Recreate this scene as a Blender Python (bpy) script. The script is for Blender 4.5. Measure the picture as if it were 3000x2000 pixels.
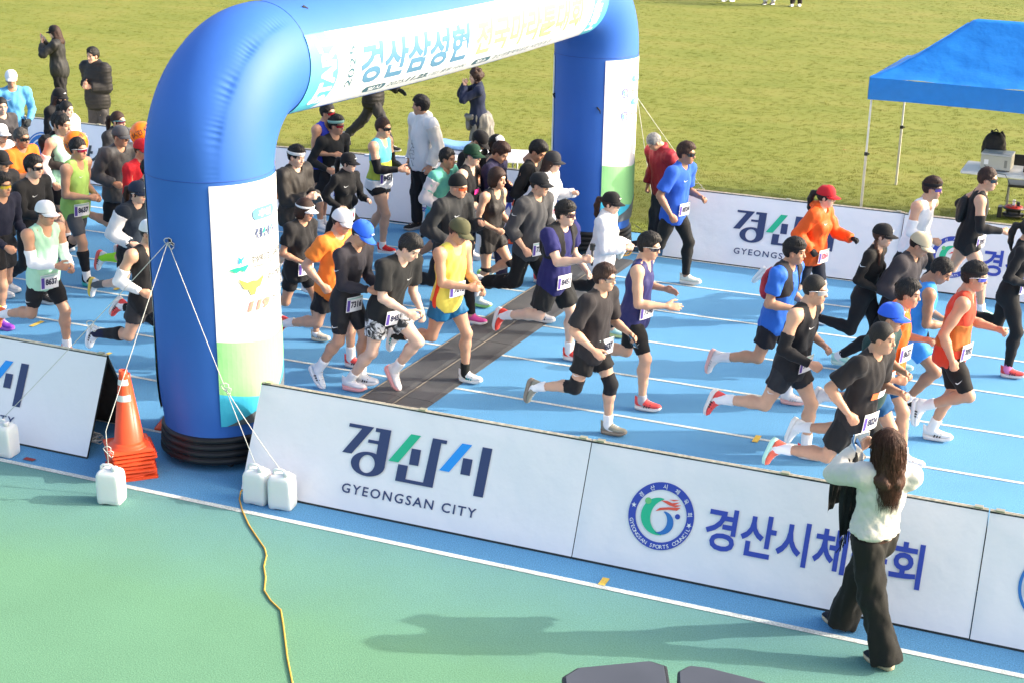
import bpy, bmesh, math, random
import numpy as np
from mathutils import Matrix, Vector
from mathutils.geometry import tessellate_polygon

for o in list(bpy.data.objects):
    bpy.data.objects.remove(o)
scene = bpy.context.scene
COL = scene.collection
R_ = math.radians

# ------------------------------------------------------------------ camera
CAM = np.array([0.0, -9.4931, 5.4447])
PITCH, ROLL, YAW = R_(19.4258), R_(0.9566), R_(-22.2513)
FPX = 4378.06                                   # focal length in px of a 3000 px wide frame
_F = np.array([math.sin(YAW)*math.cos(PITCH), math.cos(YAW)*math.cos(PITCH), -math.sin(PITCH)])
_R0 = np.array([math.cos(YAW), -math.sin(YAW), 0.0]); _U0 = np.cross(_R0, _F)
_R = _R0*math.cos(ROLL) + _U0*math.sin(ROLL); _U = -_R0*math.sin(ROLL) + _U0*math.cos(ROLL)
cd = bpy.data.cameras.new('camera'); co = bpy.data.objects.new('camera', cd); COL.objects.link(co)
m = Matrix.Identity(4)
for i in range(3):
    m[i][0], m[i][1], m[i][2], m[i][3] = _R[i], _U[i], -_F[i], CAM[i]
co.matrix_world = m
cd.sensor_width = 36; cd.lens = 36*FPX/3000; cd.clip_start = 0.1; cd.clip_end = 1000
scene.camera = co

# ------------------------------------------------------------------ light
SUN_DIR = np.array([3.09, 1.28, 0.0]); SUN_DIR /= np.linalg.norm(SUN_DIR)
SUN_EL = R_(25.5)
w = bpy.data.worlds.new('World'); scene.world = w; w.use_nodes = True
nt = w.node_tree; nt.nodes.clear()
sky = nt.nodes.new('ShaderNodeTexSky'); sky.sky_type = 'NISHITA'; sky.sun_disc = False
sky.sun_elevation = SUN_EL; sky.sun_rotation = math.atan2(SUN_DIR[0], SUN_DIR[1])
sky.air_density = 1.0; sky.dust_density = 6.0; sky.ozone_density = 0.4
bg = nt.nodes.new('ShaderNodeBackground'); bg.inputs[1].default_value = 0.15
ow = nt.nodes.new('ShaderNodeOutputWorld')
nt.links.new(sky.outputs[0], bg.inputs[0]); nt.links.new(bg.outputs[0], ow.inputs[0])
sd = bpy.data.lights.new('sun', 'SUN'); sd.energy = 2.05; sd.angle = R_(0.53); sd.color = (1.0, 0.93, 0.82)
so = bpy.data.objects.new('sun', sd); COL.objects.link(so)
d = Vector((SUN_DIR[0]*math.cos(SUN_EL), SUN_DIR[1]*math.cos(SUN_EL), math.sin(SUN_EL)))
so.rotation_euler = d.to_track_quat('Z', 'Y').to_euler(); so.location = d*40
scene.view_settings.view_transform = 'Standard'; scene.view_settings.look = 'None'
scene.view_settings.gamma = 1.0; scene.view_settings.use_curve_mapping = False
scene.view_settings.exposure = 1.57
scene.cycles.max_bounces = 6; scene.cycles.diffuse_bounces = 3
scene.cycles.use_denoising = True

# ------------------------------------------------------------------ helpers
K = 3000/2352
def ray(x, y):
    return _F*FPX + _R*(x*K-1500) - _U*(y*K-1000)
def ground(x, y, z=0.0):
    """world point at height z seen at survey position x, y"""
    dd = ray(x, y); t = (z-CAM[2])/dd[2]
    return CAM + t*dd

def srgb(r, g, b):
    f = lambda c: (c/255/12.92) if c/255 <= 0.04045 else ((c/255+0.055)/1.055)**2.4
    return (f(r), f(g), f(b), 1.0)

MATS = {}
def mat(name, col, rough=0.7, bump=0.0, bscale=40.0, var=0.0, vscale=8.0, metal=0.0, spec=0.4, attr=None, sheen=0.0, trans=0.0, bump2=0.0, b2scale=6.0, coat=0.0, sss=0.0, aniso=None, alpha=1.0):
    if name in MATS: return MATS[name]
    m = bpy.data.materials.new(name); m.use_nodes = True
    n = m.node_tree; p = n.nodes['Principled BSDF']
    col = tuple(col[:3]) + (1.0,)
    p.inputs['Base Color'].default_value = col
    p.inputs['Roughness'].default_value = rough
    p.inputs['Metallic'].default_value = metal
    p.inputs['Specular IOR Level'].default_value = spec
    if sheen: p.inputs['Sheen Weight'].default_value = sheen
    if trans: p.inputs['Transmission Weight'].default_value = trans
    if coat: p.inputs['Coat Weight'].default_value = coat
    if alpha < 1: p.inputs['Alpha'].default_value = alpha
    if sss:
        p.inputs['Subsurface Weight'].default_value = sss
        p.inputs['Subsurface Radius'].default_value = (0.02, 0.008, 0.004)
        p.inputs['Subsurface Scale'].default_value = 0.5
    tc = n.nodes.new('ShaderNodeTexCoord')
    src = None
    if var:
        no = n.nodes.new('ShaderNodeTexNoise'); no.inputs['Scale'].default_value = vscale; no.inputs['Detail'].default_value = 5
        n.links.new(tc.outputs['Object'], no.inputs['Vector'])
        mr = n.nodes.new('ShaderNodeMapRange'); mr.inputs[1].default_value = 0.3; mr.inputs[2].default_value = 0.7
        mr.inputs[3].default_value = 1-var; mr.inputs[4].default_value = 1+var
        n.links.new(no.outputs['Fac'], mr.inputs[0])
        mx = n.nodes.new('ShaderNodeMix'); mx.data_type = 'RGBA'; mx.blend_type = 'MULTIPLY'; mx.inputs[0].default_value = 1
        mx.inputs[6].default_value = col
        n.links.new(mr.outputs[0], mx.inputs[7]); src = mx.outputs[2]
    if attr:
        at = n.nodes.new('ShaderNodeAttribute'); at.attribute_name = attr
        mx = n.nodes.new('ShaderNodeMix'); mx.data_type = 'RGBA'; mx.blend_type = 'MULTIPLY'; mx.inputs[0].default_value = 1
        if src: n.links.new(src, mx.inputs[6])
        else: mx.inputs[6].default_value = col
        n.links.new(at.outputs['Color'], mx.inputs[7]); src = mx.outputs[2]
    if src: n.links.new(src, p.inputs['Base Color'])
    last = None
    for b, s, dist in ((bump, bscale, 0.01), (bump2, b2scale, 0.05)):
        if not b: continue
        no = n.nodes.new('ShaderNodeTexNoise'); no.inputs['Scale'].default_value = s; no.inputs['Detail'].default_value = 4
        if aniso:
            mp = n.nodes.new('ShaderNodeMapping'); mp.inputs['Scale'].default_value = aniso
            n.links.new(tc.outputs['Object'], mp.inputs[0]); n.links.new(mp.outputs[0], no.inputs['Vector'])
        else: n.links.new(tc.outputs['Object'], no.inputs['Vector'])
        bp = n.nodes.new('ShaderNodeBump'); bp.inputs['Strength'].default_value = b; bp.inputs['Distance'].default_value = dist
        n.links.new(no.outputs['Fac'], bp.inputs['Height'])
        if last: n.links.new(last.outputs[0], bp.inputs['Normal'])
        last = bp
    if last: n.links.new(last.outputs[0], p.inputs['Normal'])
    MATS[name] = m
    return m

def np_mesh(name, v, f, smooth=True):
    """mesh data from an (n,3) vertex array and a list/array of faces"""
    me = bpy.data.meshes.new(name)
    v = np.asarray(v, dtype=np.float32)
    if isinstance(f, np.ndarray):
        nf, kk = f.shape
        me.vertices.add(len(v)); me.vertices.foreach_set('co', v.ravel())
        me.loops.add(nf*kk); me.loops.foreach_set('vertex_index', f.astype(np.int32).ravel())
        me.polygons.add(nf)
        me.polygons.foreach_set('loop_start', np.arange(0, nf*kk, kk, dtype=np.int32))
        me.polygons.foreach_set('loop_total', np.full(nf, kk, dtype=np.int32))
        me.update(calc_edges=True)
    else:
        me.from_pydata([tuple(map(float, p)) for p in v], [], [tuple(map(int, q)) for q in f]); me.update()
    if smooth:
        me.polygons.foreach_set('use_smooth', np.ones(len(me.polygons), dtype=bool))
    me.validate()
    return me

def link(name, me, m=None, parent=None, loc=None, rot=None, mw=None):
    o = bpy.data.objects.new(name, me); COL.objects.link(o)
    if m is not None:
        if me.materials: 
            if len(me.materials) and me.materials[0] is not m:
                o.material_slots[0].link = 'OBJECT'; o.material_slots[0].material = m
        else: me.materials.append(m)
    if parent is not None: o.parent = parent
    if loc is not None: o.location = loc
    if rot is not None: o.rotation_euler = rot
    if mw is not None: o.matrix_local = mw
    return o

def share(name, me, m, parent=None, mw=None):
    """object with shared mesh data and its own material"""
    if not me.materials: me.materials.append(None)
    o = bpy.data.objects.new(name, me); COL.objects.link(o)
    o.material_slots[0].link = 'OBJECT'; o.material_slots[0].material = m
    if parent is not None: o.parent = parent
    if mw is not None: o.matrix_local = mw
    return o

def tag(o, label=None, cat=None, group=None, kind=None):
    if label: o['label'] = label
    if cat: o['category'] = cat
    if group: o['group'] = group
    if kind: o['kind'] = kind
    return o

def empty(name, label=None, cat=None, loc=(0, 0, 0), rz=0.0, group=None):
    o = bpy.data.objects.new(name, None); COL.objects.link(o)
    o.location = loc; o.rotation_euler = (0, 0, rz); o.empty_display_size = 0.1
    return tag(o, label, cat, group)

class MB:
    """collects simple shapes into one mesh"""
    def __init__(s): s.v = []; s.f = []; s.n = 0
    def add(s, v, f):
        v = [tuple(map(float, p)) for p in v]
        s.v += v; s.f += [tuple(int(i)+s.n for i in q) for q in f]; s.n += len(v)
        return s
    def box(s, a, b):
        (x0, y0, z0), (x1, y1, z1) = a, b
        return s.add([(x0,y0,z0),(x1,y0,z0),(x1,y1,z0),(x0,y1,z0),(x0,y0,z1),(x1,y0,z1),(x1,y1,z1),(x0,y1,z1)],
                     [(3,2,1,0),(4,5,6,7),(0,1,5,4),(1,2,6,5),(2,3,7,6),(3,0,4,7)])
    def obox(s, c, half, rot):
        c = np.array(c); rot = np.array(rot)
        v = []
        for z in (-1, 1):
            for x, y in ((-1,-1),(1,-1),(1,1),(-1,1)):
                v.append(c + rot @ (np.array((x, y, z))*np.array(half)))
        return s.add(v, [(3,2,1,0),(4,5,6,7),(0,1,5,4),(1,2,6,5),(2,3,7,6),(3,0,4,7)])
    def tube(s, pts, rad, seg=8, caps=True):
        pts = [np.array(p, float) for p in pts]
        rad = [rad]*len(pts) if np.isscalar(rad) else rad
        ring = []; up = None
        for i, p in enumerate(pts):
            t = pts[min(i+1, len(pts)-1)] - pts[max(i-1, 0)]; t = t/(np.linalg.norm(t)+1e-9)
            if up is None:
                up = np.array((0, 0, 1.0)) if abs(t[2]) < 0.9 else np.array((1.0, 0, 0))
            a = np.cross(t, up); a /= np.linalg.norm(a)+1e-9; b = np.cross(a, t); up = b
            ring.append([p + rad[i]*(math.cos(q)*a + math.sin(q)*b) for q in np.arange(seg)*2*math.pi/seg])
        v = [q for r in ring for q in r]; f = []
        for i in range(len(pts)-1):
            for j in range(seg):
                f.append((i*seg+j, i*seg+(j+1) % seg, (i+1)*seg+(j+1) % seg, (i+1)*seg+j))
        if caps:
            f.append(tuple(range(seg))[::-1]); f.append(tuple((len(pts)-1)*seg+j for j in range(seg)))
        return s.add(v, f)
    def lathe(s, prof, seg=32, c=(0, 0, 0)):
        v = []; f = []
        for r, z in prof:
            for j in range(seg):
                a = 2*math.pi*j/seg; v.append((c[0]+r*math.cos(a), c[1]+r*math.sin(a), c[2]+z))
        for i in range(len(prof)-1):
            for j in range(seg):
                f.append((i*seg+j, i*seg+(j+1) % seg, (i+1)*seg+(j+1) % seg, (i+1)*seg+j))
        return s.add(v, f)
    def poly(s, pts2, z=0.0, h=0.0):
        """flat polygon in xy at z (with thickness h)"""
        n = len(pts2)
        if h == 0: return s.add([(p[0], p[1], z) for p in pts2], [tuple(range(n))])
        v = [(p[0], p[1], z) for p in pts2] + [(p[0], p[1], z+h) for p in pts2]
        f = [tuple(range(n))[::-1], tuple(range(n, 2*n))] + [(i, (i+1) % n, n+(i+1) % n, n+i) for i in range(n)]
        return s.add(v, f)
    def mesh(s, name, smooth=False): return np_mesh(name, s.v, s.f, smooth)
    def build(s, name, m, parent=None, smooth=False, bevel=0.0, **kw):
        me = s.mesh(name, smooth)
        if bevel:
            bm = bmesh.new(); bm.from_mesh(me)
            bmesh.ops.remove_doubles(bm, verts=bm.verts, dist=1e-5)
            es = [e for e in bm.edges if len(e.link_faces) == 2 and e.calc_face_angle(0) > 0.6]
            bmesh.ops.bevel(bm, geom=es, offset=bevel, segments=2, affect='EDGES', profile=0.6)
            bm.to_mesh(me); bm.free()
        return link(name, me, m, parent, **kw)

def fix_normals(me):
    bm = bmesh.new(); bm.from_mesh(me); bmesh.ops.recalc_face_normals(bm, faces=bm.faces); bm.to_mesh(me); bm.free()

_TXT = {}
def text_np(body, size=1.0, bold=0.0, shear=0.0, space=1.0, res=3):
    """triangulated flat outline of a word: (n,2) points, triangles; left/baseline at 0"""
    key = (body, bold, shear, space, res)
    if key not in _TXT:
        cu = bpy.data.curves.new('t', 'FONT'); cu.body = body; cu.size = 1.0; cu.offset = bold; cu.shear = shear
        cu.space_character = space; cu.resolution_u = res; cu.fill_mode = 'FRONT'; cu.dimensions = '2D'
        ob = bpy.data.objects.new('t', cu); COL.objects.link(ob)
        me = bpy.data.meshes.new_from_object(ob.evaluated_get(bpy.context.evaluated_depsgraph_get()))
        bm = bmesh.new(); bm.from_mesh(me); bmesh.ops.triangulate(bm, faces=bm.faces)
        bmesh.ops.remove_doubles(bm, verts=bm.verts, dist=1e-5)
        bm.verts.index_update()
        v = np.array([q.co[:2] for q in bm.verts]) if len(bm.verts) else np.zeros((0, 2))
        f = np.array([[q.index for q in t.verts] for t in bm.faces])
        bm.free(); bpy.data.objects.remove(ob); bpy.data.curves.remove(cu); bpy.data.meshes.remove(me)
        _TXT[key] = (v, f)
    v, f = _TXT[key]
    return v*size, f
def text_fit(body, x0, x1, y0, y1, **kw):
    """word stretched to fill a box"""
    v, f = text_np(body, 1.0, **kw); v = v.copy()
    lo, hi = v.min(0), v.max(0)
    v = (v-lo)/(hi-lo)*np.array([x1-x0, y1-y0]) + np.array([x0, y0])
    return v, f
def slice_mesh(v2, f, axis, step):
    """cut a flat triangle mesh along parallel lines so that it can be bent"""
    bm = bmesh.new(); vs = [bm.verts.new((p[0], p[1], 0)) for p in v2]
    for t in f:
        try: bm.faces.new([vs[i] for i in t])
        except ValueError: pass
    lo, hi = v2[:, axis].min(), v2[:, axis].max(); q = lo+step
    no = (1, 0, 0) if axis == 0 else (0, 1, 0)
    while q < hi:
        bmesh.ops.bisect_plane(bm, geom=bm.verts[:]+bm.edges[:]+bm.faces[:], plane_co=(q, q, 0), plane_no=no); q += step
    bm.verts.index_update()
    v = np.array([p.co[:2] for p in bm.verts]); ff = [[p.index for p in t.verts] for t in bm.faces]; bm.free()
    return v, ff
def ring2(cx, cy, r0, r1, a0=0, a1=360, n=64):
    a = np.radians(np.linspace(a0, a1, n)); v = []
    for q in a: v += [(cx+r0*math.cos(q), cy+r0*math.sin(q)), (cx+r1*math.cos(q), cy+r1*math.sin(q))]
    f = [(2*i, 2*i+1, 2*i+3, 2*i+2) for i in range(n-1)]
    return np.array(v), f
def disc2(cx, cy, r, n=32):
    a = np.arange(n)*2*math.pi/n
    return np.stack([cx+r*np.cos(a), cy+r*np.sin(a)], 1), [tuple(range(n))]
# ================================================================== the setting
LANE = 1.0858
def sheet(name, x0, x1, y0, y1, z, m, parent=None, kind='structure'):
    o = MB().add([(x0,y0,z),(x1,y0,z),(x1,y1,z),(x0,y1,z)], [(0,1,2,3)]).build(name, m, parent)
    if kind: o['kind'] = kind
    return o

def surface_mat(name, cols, rough=0.9, gscale=150, gcon=0.35, bump=0.6, blot=0.12, bscale=0.8, edge=None):
    """granular ground: grain, blotches, and optional second colour past a world-Y edge"""
    m = bpy.data.materials.new(name); m.use_nodes = True; n = m.node_tree; p = n.nodes['Principled BSDF']; L = n.links.new
    p.inputs['Roughness'].default_value = rough; p.inputs['Specular IOR Level'].default_value = 0.25
    ge = n.nodes.new('ShaderNodeNewGeometry')
    g = n.nodes.new('ShaderNodeTexNoise'); g.inputs['Scale'].default_value = gscale; g.inputs['Detail'].default_value = 3; g.inputs['Roughness'].default_value = 0.7
    b = n.nodes.new('ShaderNodeTexNoise'); b.inputs['Scale'].default_value = bscale; b.inputs['Detail'].default_value = 6; b.inputs['Roughness'].default_value = 0.6
    L(ge.outputs['Position'], g.inputs['Vector']); L(ge.outputs['Position'], b.inputs['Vector'])
    src = None
    if edge is None:
        rgb = n.nodes.new('ShaderNodeRGB'); rgb.outputs[0].default_value = cols[0]; src = rgb.outputs[0]
    else:
        sx = n.nodes.new('ShaderNodeSeparateXYZ'); L(ge.outputs['Position'], sx.inputs[0])
        b2 = n.nodes.new('ShaderNodeTexNoise'); b2.inputs['Scale'].default_value = 1.1; b2.inputs['Detail'].default_value = 8; b2.inputs['Roughness'].default_value = 0.75
        L(ge.outputs['Position'], b2.inputs['Vector'])
        ad = n.nodes.new('ShaderNodeMath'); ad.operation = 'MULTIPLY_ADD'; ad.inputs[1].default_value = edge[2]; L(b2.outputs['Fac'], ad.inputs[0]); L(sx.outputs[1], ad.inputs[2])
        # large grains decide between the two paint colours so that the seam is speckled
        gg = n.nodes.new('ShaderNodeTexNoise'); gg.inputs['Scale'].default_value = 90; gg.inputs['Detail'].default_value = 2; L(ge.outputs['Position'], gg.inputs['Vector'])
        a2 = n.nodes.new('ShaderNodeMath'); a2.operation = 'MULTIPLY_ADD'; a2.inputs[1].default_value = edge[3]; L(gg.outputs['Fac'], a2.inputs[0]); L(ad.outputs[0], a2.inputs[2])
        mr = n.nodes.new('ShaderNodeMapRange'); mr.inputs[1].default_value = edge[0]; mr.inputs[2].default_value = edge[1]; L(a2.outputs[0], mr.inputs[0])
        mx = n.nodes.new('ShaderNodeMix'); mx.data_type = 'RGBA'; mx.inputs[6].default_value = cols[0]; mx.inputs[7].default_value = cols[1]
        L(mr.outputs[0], mx.inputs[0]); src = mx.outputs[2]
    for node, con, lo, hi in ((g, gcon, 0.3, 0.7), (b, blot, 0.3, 0.7)):
        mr = n.nodes.new('ShaderNodeMapRange'); mr.inputs[1].default_value = lo; mr.inputs[2].default_value = hi
        mr.inputs[3].default_value = 1-con; mr.inputs[4].default_value = 1+con; L(node.outputs['Fac'], mr.inputs[0])
        mx = n.nodes.new('ShaderNodeMix'); mx.data_type = 'RGBA'; mx.blend_type = 'MULTIPLY'; mx.inputs[0].default_value = 1
        L(src, mx.inputs[6]); L(mr.outputs[0], mx.inputs[7]); src = mx.outputs[2]
    L(src, p.inputs['Base Color'])
    bp = n.nodes.new('ShaderNodeBump'); bp.inputs['Strength'].default_value = bump; bp.inputs['Distance'].default_value = 0.004
    L(g.outputs['Fac'], bp.inputs['Height']); L(bp.outputs[0], p.inputs['Normal'])
    MATS[name] = m
    return m

TRACK_BLUE = (0.094, 0.272, 0.475, 1)
m_track = surface_mat('track_blue', [TRACK_BLUE], gscale=95, gcon=0.40, blot=0.08, bscale=0.7)
m_apron = surface_mat('apron_green', [(0.112, 0.250, 0.150, 1), (0.108, 0.245, 0.245, 1)], gscale=90, gcon=0.28, blot=0.06, edge=(-0.75, 0.75, 0.9, 0.5))
m_base = surface_mat('field_soil', [(0.16, 0.17, 0.05, 1)], gscale=30)
m_line = surface_mat('line_paint', [(0.50, 0.54, 0.52, 1)], gscale=70, gcon=0.38, blot=0.2, bscale=4)
m_yellow = surface_mat('yellow_paint', [(0.60, 0.42, 0.08, 1)], gscale=90, gcon=0.22)
m_red = surface_mat('red_paint', [(0.25, 0.05, 0.05, 1)], gscale=90, gcon=0.3)
sheet('ground', -150, 150, -60, 240, -0.03, m_base)
track = sheet('running_track', -60, 60, -0.03, 9.7, 0.0, m_track)
for i in range(9):
    w_ = 0.055 if i == 0 else 0.042
    y = i*LANE - (0.02 if i == 0 else 0)
    sheet('lane_line', -60, 60, y-w_/2, y+w_/2, 0.004, m_line, track, None)
def mark(px, py, l, wd, m, ang=0.0):
    c = ground(px, py); ca, sa = math.cos(ang), math.sin(ang)
    v = [(c[0]+ca*a-sa*b, c[1]+sa*a+ca*b, 0.008) for a, b in ((-l/2,-wd/2),(l/2,-wd/2),(l/2,wd/2),(-l/2,wd/2))]
    MB().add(v, [(0,1,2,3)]).build('painted_mark', m, track)
mark(1387, 1336, 0.055, 0.12, m_yellow); mark(1738, 1008, 0.055, 0.17, m_yellow); mark(245, 815/1.0, 0.05, 0.14, m_yellow)
mark(68, 1055, 0.11, 0.05, m_red); mark(275, 662, 0.06, 0.2, m_yellow); mark(85, 745, 0.06, 0.2, m_yellow)
apron = sheet('green_apron', -60, 60, -60, -0.03, 0.0, m_apron)

# --- grass
def grass_mat():
    m = bpy.data.materials.new('grass_turf'); m.use_nodes = True; n = m.node_tree; p = n.nodes['Principled BSDF']; L = n.links.new
    p.inputs['Roughness'].default_value = 0.75; p.inputs['Specular IOR Level'].default_value = 0.2
    ge = n.nodes.new('ShaderNodeNewGeometry')
    def noise(s, det=5, ro=0.6, sc=None):
        q = n.nodes.new('ShaderNodeTexNoise'); q.inputs['Scale'].default_value = s; q.inputs['Detail'].default_value = det; q.inputs['Roughness'].default_value = ro
        if sc:
            mp = n.nodes.new('ShaderNodeMapping'); mp.inputs['Scale'].default_value = sc; L(ge.outputs['Position'], mp.inputs[0]); L(mp.outputs[0], q.inputs['Vector'])
        else: L(ge.outputs['Position'], q.inputs['Vector'])
        return q
    a = noise(0.55, 7, 0.65, (0.7, 1.5, 1)); b = noise(9, 5, 0.7); c = noise(70, 3, 0.7)
    r1 = n.nodes.new('ShaderNodeValToRGB'); e = r1.color_ramp.elements
    e[0].position = 0.30; e[0].color = (0.128, 0.162, 0.020, 1); e[1].position = 0.70; e[1].color = (0.228, 0.216, 0.050, 1)
    q = r1.color_ramp.elements.new(0.5); q.color = (0.178, 0.196, 0.034, 1)
    s1 = n.nodes.new('ShaderNodeMath'); s1.operation = 'MULTIPLY_ADD'; s1.inputs[1].default_value = 0.24; L(b.outputs['Fac'], s1.inputs[0])
    s0 = n.nodes.new('ShaderNodeMath'); s0.operation = 'MULTIPLY'; s0.inputs[1].default_value = 0.76; L(a.outputs['Fac'], s0.inputs[0]); L(s0.outputs[0], s1.inputs[2])
    L(s1.outputs[0], r1.inputs[0])
    mr = n.nodes.new('ShaderNodeMapRange'); mr.inputs[1].default_value = 0.3; mr.inputs[2].default_value = 0.7; mr.inputs[3].default_value = 0.9; mr.inputs[4].default_value = 1.1
    L(c.outputs['Fac'], mr.inputs[0])
    oi = n.nodes.new('ShaderNodeObjectInfo')
    mx = n.nodes.new('ShaderNodeMix'); mx.data_type = 'RGBA'; mx.blend_type = 'MULTIPLY'; mx.inputs[0].default_value = 1
    L(r1.outputs[0], mx.inputs[6]); L(mr.outputs[0], mx.inputs[7]); L(mx.outputs[2], p.inputs['Base Color'])
    bp = n.nodes.new('ShaderNodeBump'); bp.inputs['Strength'].default_value = 0.4; bp.inputs['Distance'].default_value = 0.02
    L(c.outputs['Fac'], bp.inputs['Height']); L(bp.outputs[0], p.inputs['Normal'])
    return m
m_grass = grass_mat()
field = sheet('grass_field', -120, 120, 9.7, 230, 0.012, m_grass)
# short mown blades over the part of the field the stand looks onto
def grass_blades():
    rng = np.random.default_rng(3)
    v = []; f = []
    for i in range(9):
        x, y = rng.uniform(-0.045, 0.045, 2); a = rng.uniform(0, 6.28); h = rng.uniform(0.004, 0.011); wd = 0.003; le = rng.uniform(0.004, 0.014)
        dx, dy = math.cos(a), math.sin(a); n0 = len(v)
        v += [(x-dy*wd, y+dx*wd, -0.005), (x+dy*wd, y-dx*wd, -0.005), (x+dx*le*.4+dy*wd*.7, y+dy*le*.4-dx*wd*.7, h*.65), (x+dx*le*.4-dy*wd*.7, y+dy*le*.4+dx*wd*.7, h*.65), (x+dx*le, y+dy*le, h)]
        f += [(n0, n0+1, n0+2, n0+3), (n0+3, n0+2, n0+4)]
    tuft = np_mesh('grass_tuft', v, f, False); tuft.materials.append(m_grass)
    to = bpy.data.objects.new('grass_tuft', tuft)          # used by the scatter only, not linked to the scene
    n = 80000
    u = rng.uniform(0, 1, n); dist = 20 + 48*u**1.5
    ang = rng.uniform(-0.36, 0.36, n) + YAW
    px = CAM[0] + np.sin(ang)*dist; py = CAM[1] + np.cos(ang)*dist
    k = (py > 9.72) & (py < 62)
    px, py = px[k], py[k]
    pts = np_mesh('grass', np.stack([px, py, np.full(len(px), 0.014)], 1), [], False)
    o = link('grass', pts); tag(o, 'short mown yellow green grass blades of the infield', 'grass', kind='stuff')
    g = bpy.data.node_groups.new('grass_scatter', 'GeometryNodeTree')
    g.interface.new_socket('Geometry', in_out='INPUT', socket_type='NodeSocketGeometry'); g.interface.new_socket('Geometry', in_out='OUTPUT', socket_type='NodeSocketGeometry')
    gi = g.nodes.new('NodeGroupInput'); go = g.nodes.new('NodeGroupOutput')
    mp = g.nodes.new('GeometryNodeMeshToPoints'); oi = g.nodes.new('GeometryNodeObjectInfo'); oi.inputs[0].default_value = to
    ip = g.nodes.new('GeometryNodeInstanceOnPoints'); rv = g.nodes.new('FunctionNodeRandomValue'); rv.data_type = 'FLOAT_VECTOR'
    rv.inputs[0].default_value = (0, 0, 0); rv.inputs[1].default_value = (0, 0, 6.28)
    rs = g.nodes.new('FunctionNodeRandomValue'); rs.data_type = 'FLOAT'; rs.inputs[2].default_value = 0.8; rs.inputs[3].default_value = 1.5
    L = g.links.new
    L(gi.outputs[0], mp.inputs[0]); L(mp.outputs[0], ip.inputs['Points']); L(oi.outputs['Geometry'], ip.inputs['Instance'])
    L(rv.outputs[0], ip.inputs['Rotation']); L(rs.outputs[1], ip.inputs['Scale']); L(ip.outputs[0], go.inputs[0])
    md = o.modifiers.new('scatter', 'NODES'); md.node_group = g
grass_blades()

# --- timing mats across the track
def timing_mat(x0, x1, y0, y1, label):
    m = MATS.get('mat_rubber')
    if m is None:
        m = bpy.data.materials.new('mat_rubber'); m.use_nodes = True; n = m.node_tree; p = n.nodes['Principled BSDF']; L = n.links.new
        ge = n.nodes.new('ShaderNodeNewGeometry'); vo = n.nodes.new('ShaderNodeTexVoronoi'); vo.inputs['Scale'].default_value = 62; vo.inputs['Randomness'].default_value = 0.12
        L(ge.outputs['Position'], vo.inputs['Vector'])
        no = n.nodes.new('ShaderNodeTexNoise'); no.inputs['Scale'].default_value = 2.2; no.inputs['Detail'].default_value = 7; L(ge.outputs['Position'], no.inputs['Vector'])
        cr = n.nodes.new('ShaderNodeValToRGB'); cr.color_ramp.elements[0].position = .35; cr.color_ramp.elements[0].color = (.046, .048, .051, 1); cr.color_ramp.elements[1].position = .7; cr.color_ramp.elements[1].color = (.092, .094, .098, 1)
        L(no.outputs['Fac'], cr.inputs[0]); L(cr.outputs[0], p.inputs['Base Color']); p.inputs['Roughness'].default_value = 0.55
        bp = n.nodes.new('ShaderNodeBump'); bp.inputs['Strength'].default_value = 1.0; bp.inputs['Distance'].default_value = 0.004; bp.invert = True
        L(vo.outputs['Distance'], bp.inputs['Height']); L(bp.outputs[0], p.inputs['Normal']); MATS['mat_rubber'] = m
    root = empty('timing_mat', label, 'timing mat', ((x0+x1)/2, (y0+y1)/2, 0), group='timing mats'); root.rotation_euler[2] = -0.046
    hw = (x1-x0)/2; L2 = (y1-y0)/2; n = 4
    prof = [(-hw, 0.004), (-hw+.05, 0.016), (hw-.05, 0.016), (hw, 0.004)]
    for i in range(n):
        a = -L2+2*L2*i/n+0.003; b = -L2+2*L2*(i+1)/n-0.003; mb = MB()
        v = [(x, y, z) for y in (a, b) for x, z in prof] + [(x, y, 0.0) for y in (a, b) for x in (-hw, hw)]
        mb.add(v, [(0,1,5,4),(1,2,6,5),(2,3,7,6),(8,0,1,2,3,9),(11,7,6,5,4,10),(8,10,4,0),(3,7,11,9)])
        mb.build('mat_panel', m, root)
    cb = MB()
    for q in (-hw+.03,): cb.box((q-.006, -L2, .0165), (q+.006, L2, .0205))
    cb.build('antenna_strip', mat('strip_grey', (.22, .20, .17), 0.6), root)
    return root
timing_mat(-6.48, -6.122, 0.95, 8.35, 'dark rubber timing mat crossing the track on the arch side')
timing_mat(-6.118, -5.76, 0.95, 8.35, 'dark rubber timing mat crossing the track on the side away from the arch')

# --- advertising A-frame boards
NAVY = (0.035, 0.055, 0.15); m_navy = mat('print_navy', NAVY, 0.5)
m_green = mat('print_green', (0.02, 0.50, 0.27), 0.5); m_sky = mat('print_blue', (0.02, 0.32, 0.88), 0.5)
m_royal = mat('print_royal', (0.035, 0.07, 0.42), 0.5); m_white = mat('print_white', (0.82, 0.83, 0.84), 0.55)
m_grayp = mat('print_grey', (0.05, 0.065, 0.075), 0.5); m_redp = mat('print_red', (0.80, 0.10, 0.06), 0.5)
m_teal = mat('print_teal', (0.02, 0.30, 0.42), 0.5); m_mid = mat('print_midblue', (0.03, 0.18, 0.52), 0.5); m_lgreen = mat('print_lightgreen', (0.17, 0.55, 0.20), 0.5)
m_vinyl = mat('board_vinyl', (0.86, 0.845, 0.865), 0.42, bump2=0.30, b2scale=2.6, bump=0.05, bscale=300, var=0.012, vscale=1.6)
m_wood = mat('board_wood', (0.66, 0.56, 0.42), 0.7, var=0.25, vscale=25)
m_frame = mat('board_metal', (0.03, 0.035, 0.035), 0.5, metal=0.3, var=0.3)
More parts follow.
